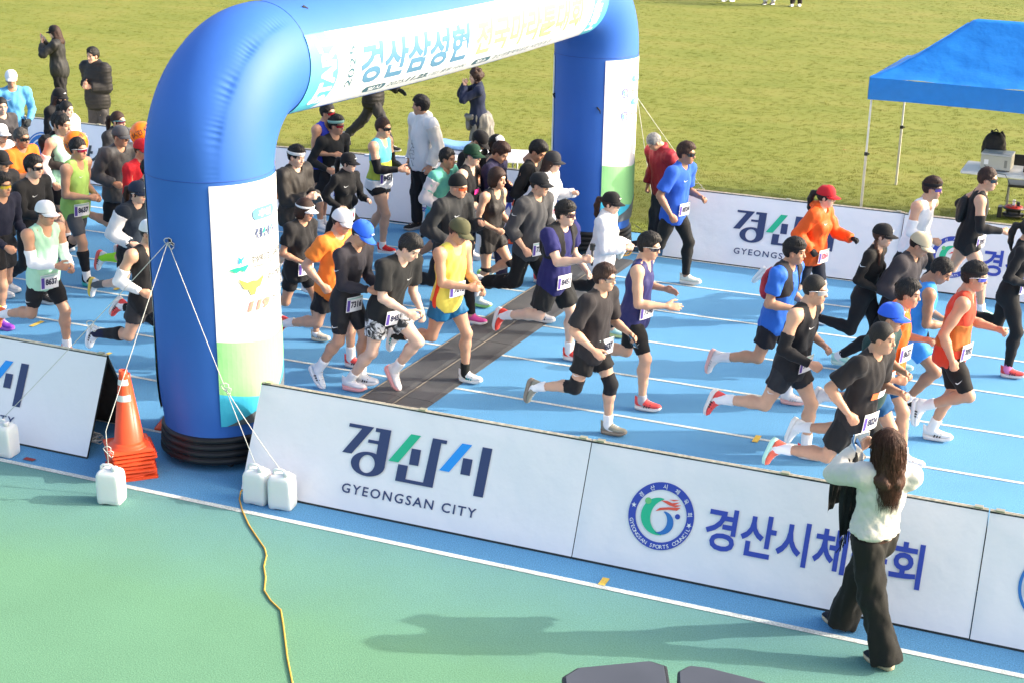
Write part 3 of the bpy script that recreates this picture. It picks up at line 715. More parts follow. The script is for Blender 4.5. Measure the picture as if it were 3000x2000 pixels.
# ================================================================== people: soft-body surfaces
class Field:
    """signed distance grid with smooth union, meshed by surface nets"""
    def __init__(s, lo, hi, h):
        s.h = h; s.lo = np.array(lo, float); s.n = np.ceil((np.array(hi)-s.lo)/h).astype(int)+1
        s.ax = [s.lo[i]+h*np.arange(s.n[i]) for i in range(3)]
        s.d = np.full(tuple(s.n), 1.0, np.float32)
    def _win(s, lo, hi):
        a = np.maximum(np.floor((np.array(lo)-s.lo)/s.h).astype(int), 0); b = np.minimum(np.ceil((np.array(hi)-s.lo)/s.h).astype(int)+1, s.n)
        if (b <= a).any(): return None
        sl = tuple(slice(a[i], b[i]) for i in range(3))
        g = np.meshgrid(*[s.ax[i][sl[i]].astype(np.float32) for i in range(3)], indexing='ij', sparse=True)
        return sl, g
    def _merge(s, sl, d, k):
        o = s.d[sl]
        if k > 0:
            q = np.clip(k-np.abs(o-d), 0, None)/k; s.d[sl] = np.minimum(o, d)-q*q*k*0.25
        else: s.d[sl] = np.minimum(o, d)
    def prim(s, p, inflate=0.0, clips=()):
        kind = p[0]
        if kind == 'cone':
            _, a, b, ra, rb, k = p; ra += inflate; rb += inflate; rm = max(ra, rb)+k+2.5*s.h
            w = s._win(np.minimum(a, b)-rm, np.maximum(a, b)+rm)
            if not w: return
            sl, (X, Y, Z) = w; ab = b-a; L2 = float(ab@ab)+1e-9
            t = np.clip(((X-a[0])*ab[0]+(Y-a[1])*ab[1]+(Z-a[2])*ab[2])/L2, 0, 1)
            d = np.sqrt((X-a[0]-t*ab[0])**2+(Y-a[1]-t*ab[1])**2+(Z-a[2]-t*ab[2])**2)-(ra+(rb-ra)*t)
        else:
            _, c, r, Rm, k = p; r = np.array(r)+inflate; rm = max(r)+k+2.5*s.h
            w = s._win(c-rm, c+rm)
            if not w: return
            sl, (X, Y, Z) = w; dx, dy, dz = X-c[0], Y-c[1], Z-c[2]
            q = [(Rm[0, i]*dx+Rm[1, i]*dy+Rm[2, i]*dz) for i in range(3)]
            k0 = np.sqrt((q[0]/r[0])**2+(q[1]/r[1])**2+(q[2]/r[2])**2)
            k1 = np.sqrt((q[0]/r[0]**2)**2+(q[1]/r[1]**2)**2+(q[2]/r[2]**2)**2)+1e-6
            d = k0*(k0-1)/k1
        for (cp, cn) in clips:                       # keep the side the normal points away from
            d = np.maximum(d, (X-cp[0])*cn[0]+(Y-cp[1])*cn[1]+(Z-cp[2])*cn[2])
        s._merge(sl, d.astype(np.float32), k)
    def cut(s, p, k=0.0):
        """subtract an ellipsoid"""
        _, c, r, Rm, _k = p; r = np.array(r); rm = max(r)+3*s.h
        w = s._win(c-rm, c+rm)
        if not w: return
        sl, (X, Y, Z) = w; dx, dy, dz = X-c[0], Y-c[1], Z-c[2]
        q = [(Rm[0, i]*dx+Rm[1, i]*dy+Rm[2, i]*dz) for i in range(3)]
        k0 = np.sqrt((q[0]/r[0])**2+(q[1]/r[1])**2+(q[2]/r[2])**2); k1 = np.sqrt((q[0]/r[0]**2)**2+(q[1]/r[1]**2)**2+(q[2]/r[2]**2)**2)+1e-6
        d = -(k0*(k0-1)/k1); o = s.d[sl]
        if k > 0:
            qq = np.clip(k-np.abs(o-d), 0, None)/k; s.d[sl] = np.maximum(o, d)+qq*qq*k*.25
        else: s.d[sl] = np.maximum(o, d)
    def half(s, cp, cn):
        X, Y, Z = np.meshgrid(*s.ax, indexing='ij', sparse=True)
        s.d = np.maximum(s.d, ((X-cp[0])*cn[0]+(Y-cp[1])*cn[1]+(Z-cp[2])*cn[2]).astype(np.float32))
    def mesh(s):
        d = s.d; d[0], d[-1], d[:, 0], d[:, -1], d[:, :, 0], d[:, :, -1] = 1, 1, 1, 1, 1, 1
        ins = d < 0
        cnt = np.zeros(tuple(s.n-1), np.int8)
        cor = [(i, j, k) for i in (0, 1) for j in (0, 1) for k in (0, 1)]
        sh = lambda A, c: A[c[0]:A.shape[0]-1+c[0], c[1]:A.shape[1]-1+c[1], c[2]:A.shape[2]-1+c[2]]
        for c in cor: cnt += sh(ins, c)
        act = (cnt > 0) & (cnt < 8); ijk = np.argwhere(act)
        if len(ijk) == 0: return np.zeros((0, 3)), np.zeros((0, 4), int)
        ids = np.full(act.shape, -1, np.int64); ids[act] = np.arange(len(ijk))
        val = {c: d[ijk[:, 0]+c[0], ijk[:, 1]+c[1], ijk[:, 2]+c[2]] for c in cor}
        acc = np.zeros((len(ijk), 3)); num = np.zeros(len(ijk))
        for c in cor:
            for a in range(3):
                if c[a]: continue
                e = list(c); e[a] = 1; e = tuple(e); va, vb = val[c], val[e]; x = (va < 0) != (vb < 0)
                t = np.where(x, va/np.where(x, va-vb, 1), 0)
                pt = np.array(c, float)[None].repeat(len(ijk), 0); pt[:, a] += t
                acc += pt*x[:, None]; num += x
        v = s.lo+(ijk+acc/num[:, None])*s.h
        F = []
        for a in range(3):
            b, c = (a+1) % 3, (a+2) % 3
            sl0 = [slice(None)]*3; sl1 = [slice(None)]*3; sl0[a] = slice(0, -1); sl1[a] = slice(1, None)
            x = ins[tuple(sl0)] != ins[tuple(sl1)]; e = np.argwhere(x)
            e = e[(e[:, b] > 0) & (e[:, c] > 0)]
            flip = ins[e[:, 0], e[:, 1], e[:, 2]]
            def cell(db, dc):
                q = e.copy(); q[:, b] -= db; q[:, c] -= dc; return ids[q[:, 0], q[:, 1], q[:, 2]]
            q = np.stack([cell(1, 1), cell(0, 1), cell(0, 0), cell(1, 0)], 1)
            q[~flip] = q[~flip][:, ::-1]; F.append(q)
        F = np.concatenate(F); F = F[(F >= 0).all(1)]
        return v, F

def vnormals(v, f):
    n = np.cross(v[f[:, 2]]-v[f[:, 0]], v[f[:, 3]]-v[f[:, 1]])
    out = np.zeros_like(v)
    for i in range(4): np.add.at(out, f[:, i], n)
    return out/(np.linalg.norm(out, axis=1, keepdims=True)+1e-12)
def relax(v, f, it=1, lam=0.5):
    e = np.concatenate([f[:, [0, 1]], f[:, [1, 2]], f[:, [2, 3]], f[:, [3, 0]]])
    for _ in range(it):
        s = np.zeros_like(v); c = np.zeros(len(v)); np.add.at(s, e[:, 0], v[e[:, 1]]); np.add.at(c, e[:, 0], 1)
        np.add.at(s, e[:, 1], v[e[:, 0]]); np.add.at(c, e[:, 1], 1)
        v = v+lam*(s/np.maximum(c, 1)[:, None]-v)
    return v
def waves(p, seed, freqs, amps, stretch=(1, 1, 1)):
    rng = np.random.default_rng(seed); o = np.zeros(len(p)); q = p*np.array(stretch)
    for fr, am in zip(freqs, amps):
        for _ in range(3):
            dv = rng.normal(size=3); dv /= np.linalg.norm(dv); o += am/3*np.sin(q@dv*fr*6.283+rng.uniform(0, 6.28)+1.6*np.sin(q@np.roll(dv, 1)*fr*3.1+rng.uniform(0, 6)))
    return o
def rotm(rx=0, ry=0, rz=0):
    cx, sx, cy, sy, cz, sz = math.cos(rx), math.sin(rx), math.cos(ry), math.sin(ry), math.cos(rz), math.sin(rz)
    X = np.array([[1, 0, 0], [0, cx, -sx], [0, sx, cx]]); Y = np.array([[cy, 0, sy], [0, 1, 0], [-sy, 0, cy]]); Z = np.array([[cz, -sz, 0], [sz, cz, 0], [0, 0, 1]])
    return Z@Y@X
I3 = np.eye(3); V = lambda *a: np.array(a, float)
def E_(c, r, Rm=I3, k=0.02): return ('ell', np.array(c, float), r, Rm, k)
def C_(a, b, ra, rb, k=0.02): return ('cone', np.array(a, float), np.array(b, float), ra, rb, k)

# ---------------------------------------------------------------- templates in head space (x forward, z up)
HEAD = {}
def head_template(female):
    F = Field((-.15, -.11, -.20), (.15, .11, .16), .0080)
    P = [E_((-.012, 0, .032), (.099, .077, .104), k=.03), E_((.022, 0, -.048), (.070, .057 if not female else .053, .076), k=.03),
         E_((.055, 0, -.092), (.028, .030 if not female else .025, .024), k=.025), E_((.078, 0, .030), (.020, .048, .014), k=.02),
         E_((.055, .040, -.030), (.028, .022, .026), k=.02), E_((.055, -.040, -.030), (.028, .022, .026), k=.02),
         C_((.090, 0, .010), (.106, 0, -.026), .008, .011, .012), E_((.104, 0, -.030), (.012, .016, .009), k=.010),
         E_((.086, 0, -.058), (.011, .024, .006), k=.008), E_((.084, 0, -.069), (.011, .021, .007), k=.008),
         C_((-.022, 0, -.05), (-.05, 0, -.185), .056 if not female else .048, .058 if not female else .048, .03)]
    for sg in (1, -1):
        P += [E_((-.008, sg*.076, -.012), (.022, .009, .034), rotm(0, -.25, sg*.35), .008)]
    for p in P: F.prim(p)
    for sg in (1, -1): F.cut(E_((.098, sg*.033, .008), (.018, .021, .012)), .014)
    for sg in (1, -1): F.prim(E_((.077, sg*.033, .008), (.013, .014, .012), k=.004))
    v, f = F.mesh(); v = relax(v, f, 1, .3)
    col = np.ones((len(v), 3))
    x, y, z = v.T; ay = np.abs(y); fr = x > .045
    def zone(mask, c, s=1.0): col[mask] = col[mask]*(1-s)+np.array(c)*s
    zone(fr & (((ay-.033)/.016)**2+((z-.008)/.0075)**2 < 1), (.05, .04, .04), .85)
    zone(fr & (((ay-.034)/.023)**2+((z-.029-.10*np.maximum(0, .03-ay))/.006)**2 < 1), (.06, .05, .045), .8)
    zone(fr & ((y/.024)**2+((z+.064)/.0095)**2 < 1), (.78, .42, .42) if not female else (.85, .30, .33), .75)
    zone(fr & ((ay/.055 < 1) & (z < -.01) & (z > -.05) & (ay > .025)), (1.0, .86, .82), .5)
    zone((ay > .068) & (z < .03) & (z > -.05), (1.0, .82, .78), .6)
    return v, f, col
def get_head(fem):
    if fem not in HEAD: HEAD[fem] = head_template(fem)
    return HEAD[fem]

HANDS = {}
def hand_template(kind):
    """right hand: wrist at origin, x along the fingers, -z palm side, +y thumb side"""
    cur = {'fist': (70, 85, 55), 'relax': (38, 48, 30), 'open': (8, 12, 8), 'hold': (48, 50, 30), 'point': (60, 70, 50)}[kind]
    F = Field((-.05, -.08, -.10), (.22, .10, .06), .0078)
    F.prim(C_((-.045, 0, 0), (.02, 0, 0), .026, .026, .02)); F.prim(E_((.050, .0, -.002), (.052, .040, .017), k=.015)); F.prim(E_((.03, .022, -.010), (.035, .020, .017), k=.012))
    for i, (yy, ln) in enumerate(((.029, .072), (.010, .080), (-.010, .074), (-.028, .058))):
        a = 0; p = V(.090-.006*abs(i-1), yy, 0); sp = (yy*1.2 if kind == 'open' else yy*.25)
        for j, fr in enumerate((.46, .30, .24)):
            a += R_(cur[j]*(1+.08*i)); q = p+ln*fr*V(math.cos(a), sp, -math.sin(a)); r = (.0098, .0088, .0078)[j]
            F.prim(C_(p, q, r, r*.93, .006 if j else .010)); p = q
    t = {'fist': ((.05, .042, -.018), (.080, .036, -.038), (.088, .012, -.046)), 'hold': ((.055, .052, -.016), (.085, .056, -.034), (.105, .045, -.05))}.get(kind, ((.055, .055, -.012), (.085, .066, -.020), (.108, .068, -.026)))
    p = V(.018, .026, -.006)
    for j, q in enumerate(t): q = np.array(q); F.prim(C_(p, q, (.0135, .0115, .010)[j], (.0115, .010, .009)[j], .010)); p = q
    v, f = F.mesh(); return v, f
def get_hand(kind, side):
    k = (kind, side)
    if k not in HANDS:
        v, f = hand_template(kind)
        if side == 'L': v = v*V(1, -1, 1); f = f[:, ::-1].copy()
        HANDS[k] = (v, f)
    return HANDS[k]

TPL = {}
def hair_tpl(kind):
    key = 'hair_'+kind
    if key in TPL: return TPL[key]
    h = .0068
    F = Field((-.26, -.17, -.52 if kind in ('long', 'verylong', 'pony', 'braid') else -.22), (.16, .17, .20), h)
    front = V(.062, 0, .060)                                   # hairline
    big = {'short': .008, 'buzz': .004, 'flop': .013, 'tousle': .013, 'under': .004, 'bob': .018, 'pony': .006, 'long': .012, 'verylong': .014, 'braid': .005, 'bun': .008, 'slick': .008, 'curl': .020}[kind]
    F.prim(E_((-.014, 0, .034), (.101+big, .079+big, .106+big), k=.0))
    if kind in ('flop', 'tousle'): F.prim(E_((.020, 0, .112), (.072, .068, .036), rotm(0, .12, 0), .03)); F.prim(E_((.078, .012, .080), (.020, .048, .018), k=.02))
    if kind == 'curl':
        rg = np.random.default_rng(4)
        for _ in range(26):
            u = rg.normal(size=3); u[0] = -abs(u[0])*.9+.25; u[2] = u[2]*.8; u /= np.linalg.norm(u); F.prim(E_(V(-.014, 0, .02)+u*V(.125, .10, .125), (.03, .03, .03), k=.012))
    # bare the face and ears
    F.cut(E_((.105, 0, -.045), (.085, .088 if kind in ('bob', 'long', 'verylong') else .115, .118)), .012)
    if kind in ('short', 'buzz', 'flop', 'tousle', 'under', 'slick'):
        [F.cut(E_((.020, sg*.100, -.040), (.070, .042, .068)), .008) for sg in (1, -1)]
        F.half(V(-.05, 0, -.062), V(.25, 0, -1)/np.linalg.norm(V(.25, 0, -1)))
    if kind == 'under': F.half(V(0, 0, .045), V(0, 0, 1))
    if kind == 'bob':
        F.prim(E_((-.045, 0, -.045), (.082, .092, .085), k=.03)); F.cut(E_((.105, 0, -.05), (.085, .080, .12)), .010)
        F.prim(E_((.062, 0, .070), (.03, .06, .028), k=.02)); F.half(V(0, 0, -.105), V(0, 0, -1))
    if kind in ('pony', 'braid', 'bun'):
        F.half(V(-.05, 0, -.075), V(.35, 0, -1)/np.linalg.norm(V(.35, 0, -1)))
        if kind == 'pony':
            pts = [V(-.11, 0, .035), V(-.165, .0, .02), V(-.19, .01, -.06), V(-.185, .015, -.17), V(-.16, .02, -.27)]
            for i in range(4): F.prim(C_(pts[i], pts[i+1], (.026, .034, .036, .028)[i], (.034, .036, .028, .010)[i], .02))
        elif kind == 'braid':
            for sg in (1, -1):
                pts = [V(-.05, sg*.075, -.06), V(-.03, sg*.10, -.12), V(.02, sg*.105, -.20), V(.03, sg*.10, -.28), V(.03, sg*.095, -.35)]
                for i in range(4):
                    for t in (0, .5): c = pts[i]+(pts[i+1]-pts[i])*t; F.prim(E_(c, (.022-.002*i, .020-.002*i, .026), k=.008))
                F.prim(C_(pts[-1], pts[-1]+V(0, 0, -.05), .012, .006, .01))
        else: F.prim(E_((-.13, 0, .06), (.04, .045, .045), k=.02))
    if kind in ('long', 'verylong'):
        L = .30 if kind == 'long' else .37
        for sg in (1, -1):
            F.prim(C_((-.035, sg*.062, -.02), (-.055, sg*.085, -L*.55), .040, .046, .03)); F.prim(C_((-.055, sg*.085, -L*.55), (-.045, sg*.062, -L), .044, .016, .03))
            F.prim(C_((-.085, sg*.035, 0), (-.105, sg*.045, -L*.6), .044, .050, .03)); F.prim(C_((-.105, sg*.045, -L*.6), (-.095, sg*.035, -L*1.03), .048, .014, .03))
        F.cut(E_((.115, 0, -.06), (.09, .072, .135)), .010)
    v, f = F.mesh(); n = vnormals(v, f)
    # strand relief following the fall of the hair
    th = np.arctan2(v[:, 1], v[:, 0]+.014); st = 1 if kind not in ('buzz', 'under', 'slick') else .45
    d = .0014*st*np.sin(th*40+5*np.sin(v[:, 2]*24+th*3))
    if kind in ('flop', 'tousle', 'short', 'slick'): d += .0030*st*waves(v, 7, (13, 24, 40), (1, .8, .7), (1, 1, .6)); tw = np.arctan2(v[:, 1], v[:, 0]+.045); d += .0022*st*np.sin(tw*34+3*np.sin(v[:, 2]*30+tw*4))
    if kind in ('long', 'verylong'): d += .004*np.sin(v[:, 2]*45+th*2+np.sin(th*9))*(v[:, 2] < -.08)
    v = v+n*d[:, None]
    me = np_mesh(key, v, f); TPL[key] = me
    return me
def cap_tpl(kind):
    """baseball cap: crown and brim meshes"""
    key = 'cap_'+kind
    if key in TPL: return TPL[key]
    v = []; ns, na = 14, 40
    zr = .048
    for i in range(ns+1):
        t = i/ns*math.pi/2
        for j in range(na):
            a = 2*math.pi*j/na; rr = math.cos(t)**0.72; zz = math.sin(t)**1.0
            seam = 1-.012*max(0, 1-abs(((a/(math.pi/3)) % 1)-.5)*-8-4 if False else 0)
            x = -.012+(.117*rr)*math.cos(a); y = .093*rr*math.sin(a); z = zr+.106*zz*(1+.06*math.cos(a))-.018*(1-zz)*(-math.cos(a)*.5+.5)
            v.append((x, y, z))
    idx = np.arange((ns+1)*na).reshape(ns+1, na); f = np.stack([idx[:-1], np.roll(idx[:-1], -1, 1), np.roll(idx[1:], -1, 1), idx[1:]], -1).reshape(-1, 4)
    v = np.array(v); m = v.copy(); inner = v*V(.96, .96, .97)+V(0, 0, -.002); nb = len(v)
    f2 = np.concatenate([f, f[:, ::-1]+nb, np.stack([idx[0], idx[0]+nb, np.roll(idx[0], -1)+nb, np.roll(idx[0], -1)], 1)])
    crown = np_mesh('cap', np.concatenate([v, inner]), f2)
    bv = []; nu, nr = 22, 8
    for s_ in (0, 1):
        for i in range(nr+1):
            for j in range(nu+1):
                a = R_(-74+148*j/nu); t = i/nr
                ext = .080*math.cos(R_(-74+148*j/nu)*.92)**.8
                x = -.012+.113*math.cos(a)+ext*t; y = .090*math.sin(a)*(1-.10*t); z = zr+.004-.020*t-2.6*y*y*(1+.4*t)+.0-.004*s_
                bv.append((x, y, z))
    q = (nu+1)*(nr+1); bf = []
    for s_ in (0, 1):
        for i in range(nr):
            for j in range(nu):
                a = s_*q+i*(nu+1)+j; t = (a, a+1, a+nu+2, a+nu+1); bf.append(t[::-1] if s_ == 0 else t)
    edge = [i*(nu+1) for i in range(nr+1)] + [nr*(nu+1)+j for j in range(1, nu+1)] + [i*(nu+1)+nu for i in range(nr-1, -1, -1)]
    for a, b in zip(edge[:-1], edge[1:]): bf.append((a, b, b+q, a+q))
    brim = np_mesh('brim', bv, bf)
    TPL[key] = (crown, brim); return TPL[key]
def misc_tpl():
    # wrap-around sunglasses: lens shield, frame with temples
    n = 20; v = []; f = []
    for s_ in (0, 1):
        for i in range(n+1):
            a = R_(-62+124*i/n); rx, ry = .104+.006*s_, .079+.004*s_
            dip = .010*math.exp(-((i-n/2)/1.6)**2)
            for z in (.022, -.014+dip): v.append((-.004+rx*math.cos(a), ry*math.sin(a), z-.003*abs(math.sin(a))))
    for s_ in (0, 1):
        for i in range(n):
            a = s_*2*(n+1)+2*i; q = (a, a+1, a+3, a+2); f.append(q if s_ else q[::-1])
    TPL['lens'] = np_mesh('lens', v, f)
    fr = MB()
    top = [(-.004+.111*math.cos(a), .084*math.sin(a), .023-.003*abs(math.sin(a))) for a in np.radians(np.linspace(-64, 64, 17))]
    fr.tube(top, .0032, 6)
    for s_ in (1, -1): fr.tube([(.046, s_*.076, .020), (.0, s_*.085, .014), (-.03, s_*.085, .004)], .003, 6)
    TPL['frame'] = fr.mesh('sunglasses', True)
    # headband / visor band
    v = []; nb = 36
    for r_, z in ((0, .036), (1, .038), (1, .074), (0, .076)):
        for j in range(nb):
            a = 2*math.pi*j/nb; g = .012+.005*r_+(.006 if z > .05 else 0)
            v.append((-.013+(.098+g)*math.cos(a), (.077+g)*math.sin(a), z+.012*math.cos(a)))
    f = [(k*nb+j, k*nb+(j+1) % nb, (k+1)*nb+(j+1) % nb, (k+1)*nb+j) for k in range(3) for j in range(nb)]
    TPL['headband'] = np_mesh('headband', v, f)
    F = Field((-.16, -.13, -.02), (.16, .13, .19), .008); F.prim(E_((-.014, 0, .040), (.113, .091, .118), k=0)); F.half(V(.02, 0, .028), V(.28, 0, -1)/np.linalg.norm(V(.28, 0, -1)))
    v, f = F.mesh(); TPL['beanie'] = np_mesh('beanie', v, f)
    F = Field((-.14, -.12, -.20), (.15, .12, .03), .008)
    F.prim(E_((.022, 0, -.055), (.086, .070, .085), k=.02)); F.prim(C_((-.02, 0, -.06), (-.04, 0, -.17), .066, .070, .03)); F.half(V(0, 0, -.008), V(-.1, 0, 1)/np.linalg.norm(V(-.1, 0, 1)))
    v, f = F.mesh(); TPL['mask'] = np_mesh('face_mask', v, f)
    # running shoe, ankle joint above the heel; x to the toe, z = 0 under the sole
    def sole_w(t): return .033+.012*math.sin(math.pi*min(1, t*1.15))**1.2*(1 if t < .75 else 1)+.006*math.exp(-((t-.72)/.2)**2)
    n = 22; prof = []
    for i in range(n+1):
        t = i/n; x = -.075+.275*t; w_ = sole_w(t)*(1 if t < .86 else math.sqrt(max(0.02, 1-((t-.86)/.15)**2)))*(1 if t > .1 else math.sqrt(max(.05, 1-((.1-t)/.11)**2)))
        rock = .022*max(0, (t-.72)/.28)**1.8+.012*max(0, (.10-t)/.10)**1.5
        prof.append((x, w_, rock, .042-.016*t))
    v = []; seg = 10
    for x, w_, rock, th in prof:
        for (yy, zz) in ((-1, 0), (-.55, 0), (0, 0), (.55, 0), (1, 0), (1.06, .5), (1.0, 1), (0, 1), (-1, 1), (-1.06, .5)):
            v.append((x, yy*w_, rock+zz*th))
    f = [(i*seg+j, i*seg+(j+1) % seg, (i+1)*seg+(j+1) % seg, (i+1)*seg+j) for i in range(n) for j in range(seg)] + [tuple(range(seg))[::-1], tuple(n*seg+j for j in range(seg))]
    me = np_mesh('sole', v, f); fix_normals(me); TPL['sole'] = me
    v = []; sg = 16
    for i, (x, w_, rock, th) in enumerate(prof):
        t = i/n; base = rock+th-.008
        top = .092*math.exp(-((t-.10)/.33)**4)+.062*math.exp(-((t-.50)/.26)**2)+.036*math.exp(-((t-.85)/.22)**2)
        top = max(.012, min(top, .092))
        if t > .93: top *= max(.15, 1-(t-.93)/.09)
        for j in range(sg):
            a = 2*math.pi*j/sg; yy = math.sin(a); zz = math.cos(a)
            wq = w_*.98*(1 if zz < 0.1 else (1-.38*zz*(1 if t < .55 else .5)))
            v.append((x+.002, yy*wq, base+(top*(zz*.5+.5) if zz > -1 else 0)))
    f = [(i*sg+j, i*sg+(j+1) % sg, (i+1)*sg+(j+1) % sg, (i+1)*sg+j) for i in range(n) for j in range(sg)] + [tuple(range(sg))[::-1], tuple(n*sg+j for j in range(sg))]
    me = np_mesh('shoe', v, f); fix_normals(me); TPL['shoe'] = me
    # laces and side stripes
    mb = MB()
    for k in range(5):
        t = .36+.075*k; x = -.075+.275*t; i = int(t*n); top = .062*math.exp(-((t-.50)/.26)**2)+.036*math.exp(-((t-.85)/.22)**2)+.092*math.exp(-((t-.10)/.33)**4); top = min(top, .092)
        z = prof[i][2]+prof[i][3]-.006+top; mb.tube([(x-.006, -.020, z-.010), (x, 0, z+.002), (x+.006, .020, z-.010)], .003, 5)
    TPL['laces'] = mb.mesh('laces', True)
    mb = MB()
    for k in range(3):
        x = .035+.026*k
        for s_ in (1, -1): mb.obox((x+.006, s_*.0425, .052), (.006, .0022, .019), rotm(s_*.30, .45, 0))
    TPL['stripes'] = mb.mesh('side_stripes')
    # race bib, curved over the belly
    v = []; nb = 8
    for j in (0, 1):
        for i in range(nb+1):
            y = -.105+.21*i/nb; v.append((-.5*y*y, y, .16*j-.08))
    TPL['bib'] = np_mesh('race_bib', v, [(i, i+1, nb+2+i, nb+1+i) for i in range(nb)], True)
    def on_bib(v2, f): 
        return [(-.5*a*a+.002, a, b) for a, b in v2], [tuple(q) for q in f]
    q = [(a, b) for a in np.linspace(-.098, -.062, 4) for b in (-.07, .05)]; vv, ff = on_bib(q, [(2*i, 2*i+2, 2*i+3, 2*i+1) for i in range(3)]); TPL['bib_band'] = np_mesh('bib_band', vv, ff)
    q = [(a, b) for a in np.linspace(-.098, .098, 9) for b in (.056, .072)]; vv, ff = on_bib(q, [(2*i, 2*i+2, 2*i+3, 2*i+1) for i in range(8)]); TPL['bib_head'] = np_mesh('bib_header', vv, ff)
    # smartphone
    mb = MB().box((-.004, -.037, -.076), (.004, .037, .076)); TPL['phone'] = mb
misc_tpl()
def bib_number(num):
    k = 'bn'+num
    if k not in TPL:
        v, f = text_fit(num, -.052, .090, -.038, .034, bold=.05); TPL[k] = np_mesh('bib_number', [(-.5*a*a+.0025, a, b) for a, b in v], [tuple(q) for q in f], False)
    return TPL[k]
def strand_tpl():
    if 'strands' in TPL: return TPL['strands']
    rg = np.random.default_rng(12); mb = MB()
    for i in range(1150):
        th = rg.uniform(.75, 2*math.pi-.75); ph = rg.uniform(.15, 1.35)
        if ph > 1.0 and (th < 1.5 or th > 4.78): continue
        q = V(math.cos(th)*math.cos(ph), math.sin(th)*math.cos(ph), math.sin(ph)); p = V(-.014, 0, .034)+q*V(.118, .096, .122); d = V(math.cos(th), math.sin(th), 0)
        L = rg.uniform(.30, .47); w0 = rg.uniform(0, 6.28); amp = rg.uniform(.006, .018); fr = rg.uniform(26, 40); pts = [p]; n = 15
        rad = V(.118, .10, 0)*rg.uniform(.75, 1.18)
        for k in range(1, n+1):
            t = k/n; z = p[2]-t*(L+p[2]*.9); out = d*rad*(1 if z > -.05 else 1-.25*min(1, (-.05-z)/.35)); out = out+V(-.014-.03*t, 0, 0)
            b = max(0, (z-.03)/.12); up_ = math.sqrt(max(0, 1-min(1, b)**2))
            wv = amp*min(1, t*2.2); pts.append(V(out[0]*up_+(-.014)*(1-up_)+wv*math.sin(z*fr+w0)*abs(d[1]), out[1]*up_+wv*math.cos(z*fr*.9+w0), z))
        mb.tube(pts, [.0021]*(n-3)+[.002, .0016, .0010, .0005], 3, False)
    TPL['strands'] = mb.mesh('hair_strands', True); return TPL['strands']
V2 = lambda *a: np.array(a, float)

_sw = [(-.035, .004), (-.030, -.006), (-.018, -.012), (0, -.006), (.036, .012), (.002, .001), (-.014, -.003), (-.024, .002), (-.028, .010)]
# ---------------------------------------------------------------- person builder
def ik(S, T, l1, l2, pole):
    d = T-S; L = np.linalg.norm(d); L = min(max(L, abs(l1-l2)+.01), (l1+l2)*.995); u = d/np.linalg.norm(d); T = S+u*L
    a = (l1*l1-l2*l2+L*L)/(2*L); h = math.sqrt(max(l1*l1-a*a, 0)); p = pole-u*(pole@u); p /= np.linalg.norm(p)+1e-9
    return S+u*a+p*h, T
GAIT = {  # right thigh, right knee, left thigh, left knee (degrees, forward +)
    'g1': (-14, 88, 18, 24), 'g2': (18, 24, -14, 88), 'g3': (-26, 28, 42, 78), 'g4': (42, 78, -26, 28), 'g5': (28, 22, -22, 62), 'g6': (-22, 62, 28, 22),
    'g7': (2, 96, 12, 30), 'g8': (12, 30, 2, 96), 'w1': (20, 6, -16, 22), 'w2': (-16, 22, 20, 6), 's': (3, 4, -3, 4), 'st': (6, 6, -6, 3),
    'j1': (10, 22, -8, 48), 'j2': (-8, 48, 10, 22), 'big': (48, 72, -32, 58), 'kick': (-16, 64, 24, 26), 'kickL': (24, 26, -14, 68)}
ARMS = {  # hand targets from the shoulder (forward, outward, up): right, left
    'run1': ((.30, -.05, -.19), (.02, .07, -.36)), 'run2': ((.02, .07, -.36), (.30, -.05, -.19)), 'runm': ((.17, .0, -.33), (.20, -.02, -.30)),
    'watch': ((.31, -.13, -.27), (.30, -.08, -.31)), 'down': ((.05, .06, -.53), (.05, .06, -.53)), 'walk': ((.22, .05, -.46), (-.18, .10, -.48)),
    'belly': ((.25, -.10, -.30), (.22, -.10, -.33)), 'clap': ((.30, -.15, -.18), (.30, -.15, -.18)), 'cross': ((.17, -.13, -.23), (.20, -.13, -.27)),
    'phone': ((.32, -.12, -.14), (.30, -.12, -.20)), 'up': ((.34, -.08, .06), (.34, -.08, .04)), 'face': ((.22, -.13, .07), (.22, -.15, .06)),
    'selfie': ((.46, -.02, -.10), (.22, .10, -.40)), 'low': ((.10, .03, -.50), (.26, -.06, -.33)), 'back': ((-.16, .10, -.40), (.31, -.02, -.15)), 'back2': ((.31, -.02, -.15), (-.16, .10, -.40))}
SKIN = {'a': (.56, .33, .22), 'b': (.47, .26, .165), 'c': (.36, .19, .115), 'p': (.64, .42, .31)}
def skin(k): return mat('skin_'+k, SKIN[k], .48, attr='Col', var=.06, vscale=14, spec=.4, sss=.08, bump=.15, bscale=120)
def cloth(c, kind='knit'):
    c = tuple(round(x, 3) for x in c)
    nm = f'fabric_{kind}_{c[0]}_{c[1]}_{c[2]}'
    if kind == 'gloss': return mat(nm, c, .62, bump=.10, bscale=60, bump2=.28, b2scale=9, spec=.28, var=.04)
    if kind == 'puff': return mat(nm, c, .6, bump2=.35, b2scale=12, spec=.3)
    return mat(nm, c, .82, bump=.15, bscale=260, bump2=.13, b2scale=11, sheen=.04, spec=.22, var=.04)
BLK = (.014, .014, .016); DKG = (.045, .046, .050); WHT = (.76, .76, .77); NVY = (.016, .018, .055); RED = (.55, .02, .03); ORG = (.78, .17, .02)
def plainm(c, rough=.4): return mat(f'plain_{round(c[0],3)}_{round(c[1],3)}_{round(c[2],3)}_{rough}', c, rough, spec=.5)
HAIRC = {'k': (.010, .009, .009), 'br': (.035, .015, .010), 'gr': (.20, .20, .20), 'sg': (.07, .062, .055), 'lb': (.07, .028, .016)}
